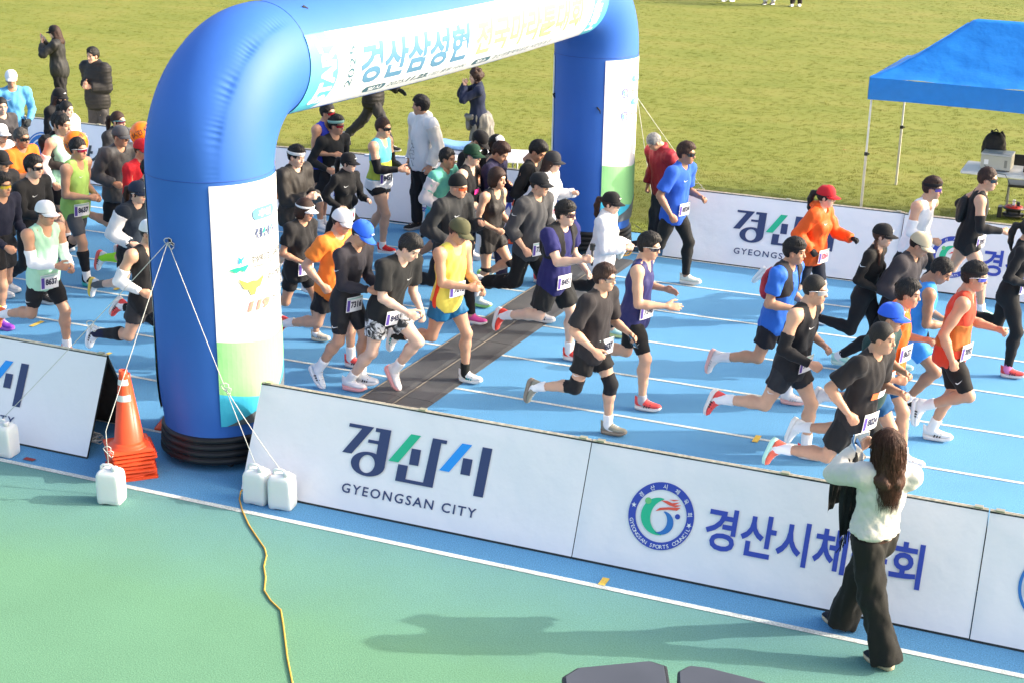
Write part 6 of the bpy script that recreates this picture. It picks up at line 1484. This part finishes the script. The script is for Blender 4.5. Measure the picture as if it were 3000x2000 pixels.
c2 = ground(392, 985); cone_thing(c2[0], c2[1]+.15, 0, .3, 'single orange traffic cone behind the weighted arch base')
c3 = ground(1510/K, 705/K); cone_thing(c3[0], c3[1], 0, .5, 'single orange traffic cone by the far arch leg')
# --- white water jugs
m_jug = mat('jug_plastic', (.74, .77, .76), .35, spec=.4, sss=.2, bump2=.1, b2scale=6)
def jug(px, py, rz, label):
    g = ground(px, py); r = empty('water_jug', label, 'water jug', (g[0], g[1], 0), rz, 'jugs weighing down the arch ropes')
    W, D_, H = .105, .085, .30
    b = MB(); lv = [(0, .90, .0), (.012, .97, 0), (.05, 1, 0), (.20, 1, 0), (.25, .97, 0), (.275, .88, 0), (.29, .70, 0), (.296, .45, 0)]
    n = 32; v = []
    for z, s_, _ in lv:
        for j in range(n):
            a = 2*math.pi*j/n; c, s2 = math.cos(a), math.sin(a); e = .28
            x = W*s_*math.copysign(abs(c)**e, c); y = D_*s_*math.copysign(abs(s2)**e, s2)
            zz = z+(.018*math.exp(-((abs(x)-.0)/.03)**2) if z < .005 and abs(s2) > .5 else 0)
            v.append((x, y, zz))
    f = [(i*n+j, i*n+(j+1) % n, (i+1)*n+(j+1) % n, (i+1)*n+j) for i in range(len(lv)-1) for j in range(n)]+[tuple(range(n))[::-1], tuple((len(lv)-1)*n+j for j in range(n))]
    b.add(v, f); b.build('tank', m_jug, r, smooth=True)
    MB().lathe([(.0, .33), (.026, .33), (.028, .325), (.028, .300), (.024, .298), (.024, .285)], 18, (.055, -.03, 0)).build('screw_cap', mat('jug_cap', (.78, .78, .78), .4), r, smooth=True)
    MB().tube([(-.075, 0, .275), (-.072, 0, .315), (-.055, 0, .33), (.01, 0, .33), (.03, 0, .315), (.03, 0, .28)], .012, 8).build('handle', m_jug, r, smooth=True)
    return pw((g[0]-.01, g[1], .33))
J1 = jug(258, 1150, .25, 'white water jug standing in front of the cone stack'); J2 = jug(593, 1150, .05, 'white water jug touching its twin, the one nearer the arch base'); J3 = jug(650, 1162, .15, 'white water jug touching its twin, the one nearer the city lettering'); J0 = jug(14, 1042, .1, 'white water jug leaning on the open-ended city board')
# --- guy ropes
m_rope = mat('rope_white', (.55, .55, .52), .8)
def rope(pts, label, r=.0034, m=m_rope, name='guy_rope', cat='rope', group=None):
    o = MB().tube([pw(p) for p in pts], r, 6).build(name, m, None, smooth=True); tag(o, label, cat, group); return o
def sag(a, b, s, n=10):
    a, b = np.array(a), np.array(b); return [a+(b-a)*t+V(0, 0, -s*4*t*(1-t)) for t in np.linspace(0, 1, n)]
T0 = arch_w(leg_pt(0, R_(-98)-ARCH_RZ, 2.05, .02)); 
def knot(p, r=.02):
    return [np.array(p)+r*V(math.cos(a)*1.0, .4*math.sin(2*a), math.sin(a)) for a in np.linspace(0, 6.0, 10)]
rope(sag(T0, J0, .01), 'white guy rope tied from the arch to the jug by the open-ended board', group='arch ropes')
rope(sag(T0, np.array(J1)+V(0, 0, .30), .0)+[J1], 'white guy rope tied from the arch to the jug by the cones', group='arch ropes')
m1 = np.array(T0)*.35+np.array(J2)*.65
rope(sag(T0, m1, .005)+[m1*.5+np.array(J2)*.5, J2], 'white guy rope tied from the arch to the twin jugs', group='arch ropes'); rope([m1]+sag(m1, J3, .02)[1:], 'short white rope branching to the jug nearer the city lettering', .0035, group='arch ropes')
for p, lab in ((m1, 'rope knot loops above the twin jugs'), (np.array(T0)*.55+np.array(J0)*.45, 'rope knot loops over the open-ended board'), (np.array(J1)+V(0, 0, .13), 'rope knot loops over the jug by the cones'), (T0, 'rope knot at the arch webbing loop')):
    rope(knot(p, .035)+knot(np.array(p)+V(.03, 0, -.03), .03), lab, .0035, name='rope_knot', group='rope knots')
T1 = arch_w(leg_pt(ARCH_L, R_(20), 2.0, .01)); G1 = ground(1618, 438, .0)
rope(sag(T1, G1, .02), 'white guy rope from the far arch leg down to the grass', group='arch ropes'); rope(sag(T1, ground(1505, 500), .02), 'white guy rope from the far arch leg down behind the red jacket man', group='arch ropes')
rope(knot(ground(1600, 435, .05), .09)+knot(ground(1610, 440, .03), .06), 'loose white rope end lying on the grass behind the board', .004, name='rope_knot', group='rope knots')
rg = random.Random(5); cpt = ground(232, 1000)
def tangle(c, n, rx, ry, h):
    pts = []; a = 0
    for i in range(n):
        a += rg.uniform(.5, 1.2); q = rg.uniform(.4, 1); pts.append(V(c[0]+rx*q*math.cos(a), c[1]+ry*q*math.sin(a), .006+rg.uniform(0, h)))
    return pts
rope(tangle((-8.35, .66), 70, .22, .12, .05), 'tangled pile of white rope under the open-ended board', .004, name='rope_pile')
# --- cables
m_ycab = mat('cable_yellow', (.58, .33, .05), .6); m_bcab = mat('cable_black', (.012, .012, .012), .5)
cpts = [ground(x, y, .008) for x, y in ((560, 1120), (553, 1128), (550, 1145), (556, 1170), (572, 1205), (592, 1235), (608, 1258), (612, 1275), (606, 1300), (610, 1325), (607, 1355), (622, 1378), (645, 1400), (650, 1430), (655, 1470), (660, 1510), (668, 1550), (678, 1600))]
rope(cpts, 'yellow extension cable running over the green apron', .0065, m_ycab, 'extension_cable', 'cable')
rope([V(p[0], p[1], .01) for p in [ground(1430, 582)+V(.09*math.cos(a)*(1+.4*math.sin(a*1.7)), .18*math.sin(a), 0) for a in np.linspace(0, 14, 40)]], 'coiled orange cable beside the far arch base', .007, m_ycab, 'extension_cable', 'cable')
rope([ground(x, y, .008) for x, y in ((1450, 512), (1475, 530), (1510, 540), (1530, 560))], 'black power cable from the far arch leg towards the red jacket man', .010, m_bcab, 'power_cable', 'cable')
# --- balloons
m_ball = mat('balloon_orange', (.85, .20, .01), .22, spec=.5, sss=.15)
def balloon(px, py, dist_like, r, label, holder):
    # floats just behind its holder's head
    h = holder; c = h['w'](h['hcn'])
    d = ray(px, py); d = d/np.linalg.norm(d); t = (c-CAM)@d+.35; p = CAM+d*t
    root = empty('balloon', label, 'balloon', pw(p), 0, 'pacer balloons')
    F = []; v = []; n = 28
    prof = [(r*math.sin(a)*(1 if a < math.pi/2 else 1), (r*math.cos(a) if a < math.pi/2 else 1.18*r*math.cos(a))) for a in np.linspace(0.01, math.pi-.08, 24)]+[(.012, -1.20*r), (.018, -1.24*r)]
    MB().lathe(prof[::-1], n).build('skin', m_ball, root, smooth=True)
    sr = MB().tube([(0, 0, -1.22*r)]+[pw(q-p) for q in sag(p+V(0, 0, -1.3*r), h['w'](h['nb']+V(-.1, 0, -.1)), .02, 6)], .002, 5); sr.build('string', m_rope, root)
    # handwriting on the side towards the stand
    vv, ff = text_np('0시간 45분' if True else '', .07, bold=.02); vv = vv-vv.mean(0); ang0 = math.atan2(CAM[1]-p[1], CAM[0]-p[0])
    ca, sa = math.cos(.5), math.sin(.5); vv = vv@np.array([[ca, sa], [-sa, ca]])
    def onb(a, b): th = ang0+a/r; ph = b/r+.35; q = r*1.012; return (q*math.cos(ph)*math.cos(th), q*math.cos(ph)*math.sin(th), q*math.sin(ph))
    link('handwriting', np_mesh('handwriting', [onb(a, b) for a, b in vv], [tuple(q) for q in ff], False), m_black, root)
balloon(174, 328, 0, .145, 'orange balloon behind the head of the light green singlet runner', P['grn9']); balloon(326, 307, 0, .145, 'orange balloon over the red cap pacer beside the arch', P['pace'])
# --- blue canopy tent
m_tent = mat('tent_blue', (.012, .20, .62), .42, bump2=.5, b2scale=2.6, spec=.35, var=.05); m_pole = mat('tent_pole', (.62, .58, .50), .4, metal=.2); m_polew = mat('tent_pole_white', (.72, .72, .71), .4)
TX, TY = -3.34, 11.95
tent = empty('canopy_tent', 'blue pop-up canopy tent on pale poles standing on the grass', 'canopy tent', (TX, TY, 0), 0)
tent.rotation_euler = (0, 0, R_(-4))
TW, TDp, TZ, VAL = 4.4, 2.25, 2.17, .31
for x in (0, TW):
    for y in (0, TDp):
        q = empty('tmp') if False else None
        pl = MB().box((x-.016, y-.016, 0), (x+.016, y+.016, .95)).build('pole', m_pole, tent); MB().box((x-.012, y-.012, .95), (x+.012, y+.012, 1.98)).build('inner_tube', m_polew, pl)
        MB().box((x-.024, y-.024, .91), (x+.024, y+.024, .96)).tube([(x+.02, y, .935), (x+.05, y, .935)], .01, 8).build('clamp', m_blackp, pl); MB().box((x-.05, y-.05, 0), (x+.05, y+.05, .006)).build('foot_plate', m_pole, pl)
# canopy: curved hip roof with valance
nx, ny = 64, 44; v = []; ov = .04
def roof_z(u, w):
    du = min(u, 1-u)*TW; dw = min(w, 1-w)*TDp; e = min(du, dw)/(TDp/2)
    ridge = min(1, e); z = TZ-.14+(.77)*(ridge**1.2)
    return z+.012*math.sin(u*31+w*17)*math.sin(w*23-u*11)*(1-ridge)
for j in range(ny+1):
    for i in range(nx+1):
        u, w_ = i/nx, j/ny; v.append((-ov+u*(TW+2*ov), -ov+w_*(TDp+2*ov), roof_z(u, w_)))
f = [(j*(nx+1)+i, j*(nx+1)+i+1, (j+1)*(nx+1)+i+1, (j+1)*(nx+1)+i) for j in range(ny) for i in range(nx)]
link('canopy_roof', np_mesh('canopy_roof', v, f), m_tent, tent)
def valance(a, b, n=40):
    vs = []
    a, b = np.array(a), np.array(b); nrm = V(b[1]-a[1], -(b[0]-a[0]), 0); nrm = nrm/np.linalg.norm(nrm)
    for k in range(4):
        for i in range(n+1):
            t = i/n; vs.append(a+(b-a)*t+nrm*(.006+.010*math.sin(t*19+k)*k/3)+V(0, 0, -VAL*k/3+.012*math.sin(t*math.pi*2)*(k/3)))
    return link('valance', np_mesh('valance', vs, [(k*(n+1)+i, (k+1)*(n+1)+i, (k+1)*(n+1)+i+1, k*(n+1)+i+1) for k in range(3) for i in range(n)]), m_tent, tent)
zc = TZ-.14; A, B_, C, D_ = (-ov, -ov, zc), (TW+ov, -ov, zc), (TW+ov, TDp+ov, zc), (-ov, TDp+ov, zc)
for a, b in ((A, B_), (B_, C), (C, D_), (D_, A)): valance(a, b)
MB().tube([(-ov, -ov, zc+.01)]+[(-ov+t*(TW+2*ov), -ov+t*(TW+2*ov), roof_z(t, t*(TW)/TDp if t*(TW)/TDp < .5 else .5)+.006) for t in np.linspace(.02, .24, 12)], .006, 6).build('seam', m_tent, tent)
for y in (.04, TDp-.04): MB().tube([(0, y, 1.92), (TW*.25, y, 1.74), (TW*.5, y, 1.92), (TW*.75, y, 1.74), (TW, y, 1.92)], .011, 6).build('truss_bar', m_polew, tent)
for x in (0.04, TW-.04): MB().tube([(x, 0, 1.92), (x, TDp*.5, 1.76), (x, TDp, 1.92)], .011, 6).build('truss_bar', m_polew, tent)
# --- folding tables
m_ttop = mat('table_white', (.72, .73, .76), .4, var=.03); m_tleg = mat('table_leg', (.30, .31, .31), .35, metal=.6)
def table(corner, rz, L, Wd, H, label, cat='table'):
    r = empty('folding_table', label, cat, (corner[0], corner[1], 0), rz, 'folding tables')
    MB().box((0, 0, H-.045), (L, Wd, H)).build('table_top', m_ttop, r, bevel=.015)
    for x in (.28, L-.28):
        for y in (.07, Wd-.07): MB().tube([(x, y, .0), (x, y, H-.05)], .0135, 8).build('leg', m_tleg, r, smooth=True)
        for z in (.10, H-.10): MB().tube([(x, .07, z), (x, Wd-.07, z)], .011, 8).build('cross_bar', m_tleg, r, smooth=True)
    MB().tube([(.28, Wd/2, H-.10), (L*.5, Wd/2, H-.06), (L-.28, Wd/2, H-.10)], .009, 6).build('brace', m_tleg, r)
    return r
t1 = ground(2206, 392, .72); TB = table(t1, -.03, 1.8, .75, .72, 'white folding table with printer and laptop under the blue tent')
def tb(x, y, z=.72): c, s_ = math.cos(-.03), math.sin(-.03); return (t1[0]+c*x-s_*y, t1[1]+s_*x+c*y, z)
pr = empty('printer', 'pale grey laser printer on the table under the tent', 'printer', tb(.24, .18), -.06)
m_prn = mat('printer_grey', (.46, .46, .41), .5); MB().box((0, 0, .02), (.42, .34, .22)).build('body', m_prn, pr, bevel=.012); MB().box((-.004, -.004, .222), (.424, .344, .25)).build('top_cover', mat('printer_top', (.50, .52, .55), .4), pr, bevel=.01)
MB().box((.08, .05, .2505), (.27, .29, .254)).build('paper_tray', mat('printer_tray', (.36, .42, .50), .4), pr); MB().box((.29, .03, .251), (.40, .12, .262)).build('control_panel', mat('printer_panel', (.6, .6, .62), .4), pr)
MB().box((.05, -.003, .09), (.11, 0, .16)).build('rating_label', m_white, pr); MB().box((.33, -.004, .06), (.37, 0, .17)).build('side_recess', mat('printer_dark', (.22, .22, .20), .5), pr)
for x in (.03, .38): MB().box((x-.02, .04, 0), (x+.02, .30, .02)).build('foot', m_blackp, pr)
lp = empty('laptop', 'black laptop seen from behind on the printer table', 'laptop', tb(.83, .30), -.05); MB().box((0, 0, 0), (.36, .25, .016)).build('keyboard_base', m_blackp, lp); MB().obox((.18, -.015, .13), (.18, .005, .125), rotm(R_(-10), 0, 0)).build('screen_lid', m_blackp, lp, bevel=.004)
MB().box((.02, .02, .0162), (.34, .17, .019)).build('keyboard', mat('keys', (.03, .03, .03), .6), lp)
ppr = MB().box((0, 0, 0), (.21, .297, .004)).build('paper_stack', mat('paper', (.78, .79, .82), .6), None, loc=tb(.60, .10, .7205)); tag(ppr, 'white paper sheets lying between printer and laptop', 'paper')
bpk = ground(2290, 470); bp_r = empty('backpack', 'black backpack standing behind the printer', 'backpack', tb(.36, .56), -.2)
Fd = Field((-.26, -.20, -.01), (.26, .20, .62), .014)
for p_ in (E_((0, 0, .19), (.175, .105, .20), k=.05), E_((0, 0, .30), (.165, .095, .20), k=.05), E_((0, -.09, .13), (.13, .05, .12), k=.03)): Fd.prim(p_)
Fd.half(V(0, 0, .0), V(0, 0, -1)); v, f = Fd.mesh(); v = v+vnormals(v, f)*waves(v, 3, (6, 13), (.006, .005))[:, None]; link('bag', np_mesh('bag', v, f), mat('bag_black', (.012, .012, .013), .6, bump2=.4, b2scale=20), bp_r)
for x in (-.07, .07): MB().tube([(x, .06, .49), (x*1.3, .14, .42), (x*1.5, .15, .22), (x*1.4, .10, .04)], .02, 8).build('strap', m_black, bp_r, smooth=True)
MB().tube([(-.03, .02, .50), (0, .02, .535), (.03, .02, .50)], .009, 6).build('grab_handle', m_black, bp_r, smooth=True); MB().tube([(-.11, -.115, .20), (0, -.14, .23), (.11, -.115, .20)], .005, 6).build('zip', mat('zip_grey', (.12, .12, .12), .4), bp_r)
ch = empty('folding_chair', 'black chair tucked behind the printer table', 'chair', tb(.80, .75, 0), 0.1)
MB().box((-.2, -.2, .43), (.2, .2, .47)).build('seat', m_blackp, ch, bevel=.015)
for x in (-.18, .18):
    for y in (-.18, .18): MB().tube([(x, y, 0), (x, y, .43)], .012, 8).build('leg', m_tleg, ch)
MB().obox((0, .21, .72), (.2, .015, .12), rotm(-.12, 0, 0)).build('backrest', m_blackp, ch, bevel=.01)
rl = ground(2322, 512); reel = empty('cable_reel', 'black cable reel with red socket plate on the grass below the printer table', 'cable reel', (rl[0], rl[1]+.25, 0), 0)
MB().lathe([(.0, .05), (.15, .05), (.155, .06), (.155, .075), (.10, .08), (.10, .15), (.155, .155), (.155, .17), (.0, .17)], 28).build('drum', m_blackp, reel, smooth=True); MB().lathe([(0, .192), (.115, .19), (.128, .172)], 24).build('socket_plate', mat('reel_red', (.45, .03, .03), .45), reel, smooth=True)
for a in range(6): MB().tube([(.08*math.cos(a*1.047), .08*math.sin(a*1.047), .1905), (.08*math.cos(a*1.047), .08*math.sin(a*1.047), .194)], .018, 10).build('socket', m_black, reel)
for s_ in (1, -1): MB().box((s_*.19-.03, -.08, 0), (s_*.19+.03, .08, .17)).build('stand', m_blackp, reel, bevel=.01)
MB().box((-.03, .02, .195), (.01, .06, .27)).build('adapter', m_white, reel); MB().box((.03, -.01, .195), (.075, .03, .25)).build('plug', m_blackp, reel)
rope([np.array(tb(.30, .16, .80)), np.array(tb(.45, .02, .735)), np.array(tb(.62, -.02, .73)), np.array(tb(.70, -.02, .60)), np.array(tb(.66, -.02, .35)), V(rl[0]+.05, rl[1]+.25, .26)], 'thin black power lead hanging from the printer table', .004, m_bcab, 'power_cable', 'cable')
# second table with blankets
t2 = ground(925, 352, .72); 
T2 = table((-9.55, 9.75), .28, 1.8, .75, .72, 'white folding table with folded blankets behind the grey vest man')
def tb2(x, y, z=.72): c, s_ = math.cos(.28), math.sin(.28); return (-9.55+c*x-s_*y, 9.75+s_*x+c*y, z)
def blanket(x, y, z, L, Wd, h, m, label, rz):
    n = 22; k = 14; vs = []
    for j in range(k):
        a = 2*math.pi*j/k
        for i in range(n+1):
            t = i/n; yy = Wd/2*math.copysign(abs(math.cos(a))**.5, math.cos(a)); zz = h/2+h/2*math.copysign(abs(math.sin(a))**.6, math.sin(a))*(1+.10*math.sin(t*9+j))
            vs.append((-L/2+L*t+.012*math.sin(j*1.7+t*5), yy*(1+.05*math.sin(t*7+j)), zz+.014*math.sin(t*6+1)))
    fs = [(j*(n+1)+i, j*(n+1)+i+1, ((j+1) % k)*(n+1)+i+1, ((j+1) % k)*(n+1)+i) for j in range(k) for i in range(n)]+[tuple(j*(n+1) for j in range(k)), tuple(j*(n+1)+n for j in range(k))[::-1]]
    me = np_mesh('folded_blanket', vs, fs); fix_normals(me); o = link('folded_blanket', me, m, None, loc=tb2(x, y, z), rot=(0, 0, rz)); tag(o, label, 'blanket', 'folded blankets'); return o
m_bl1 = mat('blanket_blue', (.16, .33, .60), .95, bump=.8, bscale=70, var=.12, vscale=30); m_bl2 = mat('blanket_grey', (.38, .42, .50), .95, bump=.8, bscale=70, var=.15, vscale=30)
blanket(.62, .42, .722, .62, .42, .07, m_bl2, 'grey blue folded blanket at the bottom of the pile', .28); blanket(.64, .43, .795, .58, .38, .07, m_bl1, 'light blue folded blanket on top of the pile', .22)
pp = MB().box((-.30, -.02, 0), (.30, .02, .03)).build('rolled_paper', mat('paper_roll', (.60, .68, .80), .6), None, bevel=.008, loc=pw(ground(885, 362, .86)), rot=(0, 0, .25)); tag(pp, 'rolled printed sheet resting on the top edge of the far board', 'paper')
# --- speaker cabinets in front of the stand
def speaker(pa, pb, pc, pd, z, label):
    """tapered cabinet on a stand: four corners of its top at height z"""
    c = [ground(x, y, z) for x, y in (pa, pb, pc, pd)]; o = sum(c)/4
    r = empty('loudspeaker', label, 'loudspeaker', (o[0], o[1], 0), 0, 'loudspeakers in front of the stand')
    pts = []
    n = len(c)
    for i in range(n):
        a, b = c[i-1]-c[i], c[(i+1) % n]-c[i]; d1, d2 = min(.06, np.linalg.norm(a)*.18), min(.06, np.linalg.norm(b)*.18)
        pts += [c[i]+a/np.linalg.norm(a)*d1-o, c[i]+b/np.linalg.norm(b)*d2-o]
    H = .62
    MB().poly([(p[0], p[1]) for p in pts], z-H, H).build('cabinet', mat('speaker_black', (.016, .017, .02), .45, bump=.3, bscale=160), r, bevel=.008)
    MB().poly([(p[0]*.93, p[1]*.93) for p in pts], z+.0005, .004).build('top_panel', mat('speaker_top', (.055, .06, .075), .40, var=.15, vscale=3), r, bevel=.002)
    MB().tube([(0, 0, .05), (0, 0, z-H)], .02, 10).build('stand_pole', m_blackp, r)
    for a in (0, 2.09, 4.19): MB().tube([(0, 0, .45), (.42*math.cos(a), .42*math.sin(a), .012)], .012, 8).build('stand_leg', m_blackp, r)
speaker((1288, 1535), (1530, 1512), (1545, 1600), (1300, 1640), 2.55, 'black loudspeaker cabinet with level top edge, on a stand'); speaker((1548, 1545), (1590, 1522), (1800, 1575), (1600, 1680), 2.55, 'black loudspeaker cabinet turned askew, on a stand')
# --- things in hands
hold_phone(P['cam1'], 'R', (.55, .12, .25), 'pink phone held up by the woman filming on the grass', (.10, .02, -.045), (0, 80, 0))
hold_phone(P['ph26'], 'L', (.45, .47, .52), 'silver phone held by the man with white headband', (.09, .02, -.05), (0, 60, 0)); hold_phone(P['wjac44'], 'L', (.55, .55, .58), 'phone held by the smiling woman in white windbreaker', (.10, .0, -.045), (0, 75, 0)); hold_phone(P['knee45'], 'L', (.02, .02, .02), 'dark phone in the hand of the man with knee supports', (.10, .0, -.04), (0, 80, 90))
w_ = P['photo']; hc_ = w_['w'](w_['hcn'])
mid = (w_['w'](w_['hands']['R'][0])+w_['w'](w_['hands']['L'][0]))/2; fw = w_['Rz']@V(1, 0, 0); sd = w_['Rz']@V(0, 1, 0)
ph = empty('smartphone', 'phone held sideways by the woman photographing the runners', 'phone'); ph.matrix_world = sub_mw(np.stack([sd, V(0, 0, 1), fw], 1)@rotm(0, 0, R_(4)), mid+fw*.09+V(0, 0, .05), 1)
MB().box((-.082, -.040, -.004), (.082, .040, .004)).build('case', plainm((.60, .58, .52), .4), ph, bevel=.003); MB().box((-.076, -.035, -.0058), (.076, .035, -.0045)).build('screen', mat('phone_live', (.10, .13, .16), .12), ph)
# leaflets rolled in her hand
lf = empty('leaflets', 'rolled leaflets tucked under the arm of the photographing woman', 'paper', pw(mid+sd*.09+fw*.05+V(0, 0, .04))); lf.rotation_euler = (R_(8), R_(10), R_(140))
n = 18; vs = [(.05*math.sin(a), .030*math.cos(a), z) for z in (-.20, -.02) for a in np.linspace(-.3, 4.2, n)]; vs = [(x*(1.15 if z > -.1 else 1.0), y, z+(.06*x/.05 if z > -.1 else 0)) for x, y, z in vs]
link('sheet', np_mesh('sheet', vs, [(i, i+1, n+i+1, n+i) for i in range(n-1)]), mat('leaflet', (.66, .70, .80), .5), lf); vs2 = [(x*.82, y*.82, z+.02) for x, y, z in vs]; link('inner_sheet', np_mesh('inner_sheet', vs2, [(i, i+1, n+i+1, n+i) for i in range(n-1)]), mat('leaflet_blue', (.25, .45, .75), .5), lf)
# scarf over her left arm
El = w_['w'](w_['arms']['L'][0]); Wr = w_['w'](w_['arms']['L'][1]); am = El*.55+Wr*.45
sc = empty('scarf', 'black fringed scarf hanging over the arm of the photographing woman', 'scarf', pw(am)); m_scf = mat('scarf_black', (.012, .014, .016), .9, bump=.6, bscale=120, var=.3, vscale=20); ax = (Wr-El)/np.linalg.norm(Wr-El)
def drape(off, down, wd, lean_, fringe):
    n, k = 8, 16; vs = []; out = np.cross(ax, V(0, 0, 1)); out /= np.linalg.norm(out)
    for i in range(k+1):
        t = i/k
        for j in range(n+1):
            s_ = (j/n-.5)*wd
            if t < .25: a = (t/.25)*math.pi/2; base = out*(.075*math.sin(a))*lean_+V(0, 0, .075*math.cos(a))
            else: base = out*lean_*(.075+.05*(t-.25))+V(0, 0, -down*(t-.25)/.75)
            vs.append(base+ax*(off+s_)+out*.012*math.sin(j*1.9+i*.5))
    o = link('scarf_end', np_mesh('scarf_end', vs, [(i*(n+1)+j, i*(n+1)+j+1, (i+1)*(n+1)+j+1, (i+1)*(n+1)+j) for i in range(k) for j in range(n)]), m_scf, sc)
    if fringe:
        mb = MB(); rr = random.Random(2)
        for j in range(14):
            b = vs[-(n+1)]+(vs[-1]-vs[-(n+1)])*j/13; mb.tube([b, b+V(rr.uniform(-.01, .01), rr.uniform(-.01, .01), -.05), b+V(rr.uniform(-.015, .015), rr.uniform(-.015, .015), -.09)], .003, 4)
        q = mb.build('fringe', m_scf, sc); q['kind'] = 'stuff'
drape(-.02, .46, .17, 1, True); drape(.02, .40, .15, -1, False)
# action camera of the vest runner
s43 = P['self43']; c0 = s43['w'](s43['hands']['R'][0]+s43['hands']['R'][1]@V(.09, 0, -.03)); ac = empty('action_camera', 'small black camera on a grip held out by the man in running vest', 'camera', pw(c0))
MB().tube([(0, 0, -.06), (0, 0, .10)], .012, 10).build('grip', m_blackp, ac, smooth=True); MB().box((-.022, -.02, .10), (.022, .02, .17)).build('camera_body', m_blackp, ac, bevel=.005); MB().tube([(.022, 0, .15), (.030, 0, .15)], .011, 12).build('lens', mat('cam_lens', (.01, .01, .012), .1), ac)
# wires and paper of the grey vest man
og = P['org']; rg = random.Random(9); base = og['w'](og['w1']+og['Rc']@V(.165, -.02, .16)); pts = []
fwd = og['Rz']@V(1, 0, 0); sdw = og['Rz']@V(0, 1, 0)
for i in range(22): t = i/21; pts.append(base+sdw*(.05*math.sin(i*1.3)*(1 if i > 4 else .3))+fwd*.012*math.sin(i)+V(0, 0, -.34*t+.03*math.sin(i*2.1)))
rope(pts, 'thin black earphone wire hanging on the grey vest man', .0025, m_bcab, 'earphone_wire', 'wire')
q = og['w'](og['hands']['R'][0]+og['hands']['R'][1]@V(.10, 0, -.03)); pq = MB().box((-.045, -.003, -.07), (.045, .003, .07)).build('folded_note', mat('paper', (.78, .79, .82), .6), None, loc=pw(q), rot=(.1, .4, .6)); tag(pq, 'small folded paper in the hand of the grey vest man', 'paper')
# fallen leaves on the grass
m_leaf = mat('leaf_brown', (.40, .16, .07), .7)
for i, (x, y) in enumerate(((207, 187), (348, 220), (2130, 472), (940, 318), (1455, 325), (1940, 345), (2560/K, 95/K), (245, 5))):
    g = ground(x, y, .03); a = i*1.3; v = [(.03*math.cos(a+q_)*k_, .03*math.sin(a+q_)*k_, h_) for q_, k_, h_ in ((0, 1.3, .01), (.9, .7, .0), (2.2, .8, .012), (3.14, 1.1, .0), (4.0, .8, .01), (5.4, .7, .004))]
    o = MB().add(v+[(0, 0, .006)], [(6, j, (j+1) % 6) for j in range(6)]).build('fallen_leaf', m_leaf, None, loc=pw(g)); tag(o, 'small brown fallen leaf lying on the grass', 'leaf', 'fallen leaves on the grass')
# lettering on clothes
def chest_text(pi, body, c, w_, z, size_h, fx=.16, y=0.0, m=None):
    v2, f2 = text_fit(body, -w_/2, w_/2, 0, size_h, bold=.04)
    M = pi['Rc']; ctr = pi['w1']+M@V(0, 0, z)
    vs = [ctr+M@V(fx-.9*(a+y)**2, a+y, b) for a, b in v2]
    link('lettering', np_mesh('lettering', vs, [tuple(q) for q in f2], False), m or plainm(c, .6), pi['root'])
chest_text(P['pace'], 'PACER', (.75, .45, .03), .17, .10, .035, .142)
def chest_patch(pi, c, y0, y1, z0, z1, fx=.158, name='chest_print'):
    M = pi['Rc']; n = 6; vs = [pi['w1']+M@V(fx-.9*(y0+(y1-y0)*i/n)**2, y0+(y1-y0)*i/n, z) for z in (z0, z1) for i in range(n+1)]
    link(name, np_mesh(name, vs, [(i, i+1, n+2+i, n+1+i) for i in range(n)], True), plainm(c, .6), pi['root'])
chest_patch(P['blk60'], (.75, .14, .03), -.10, -.01, .10, .16); chest_patch(P['blk60'], (.7, .7, .7), -.008, .11, .10, .16); chest_patch(P['gcap35'], (.65, .03, .25), -.07, .06, .13, .19, .150)
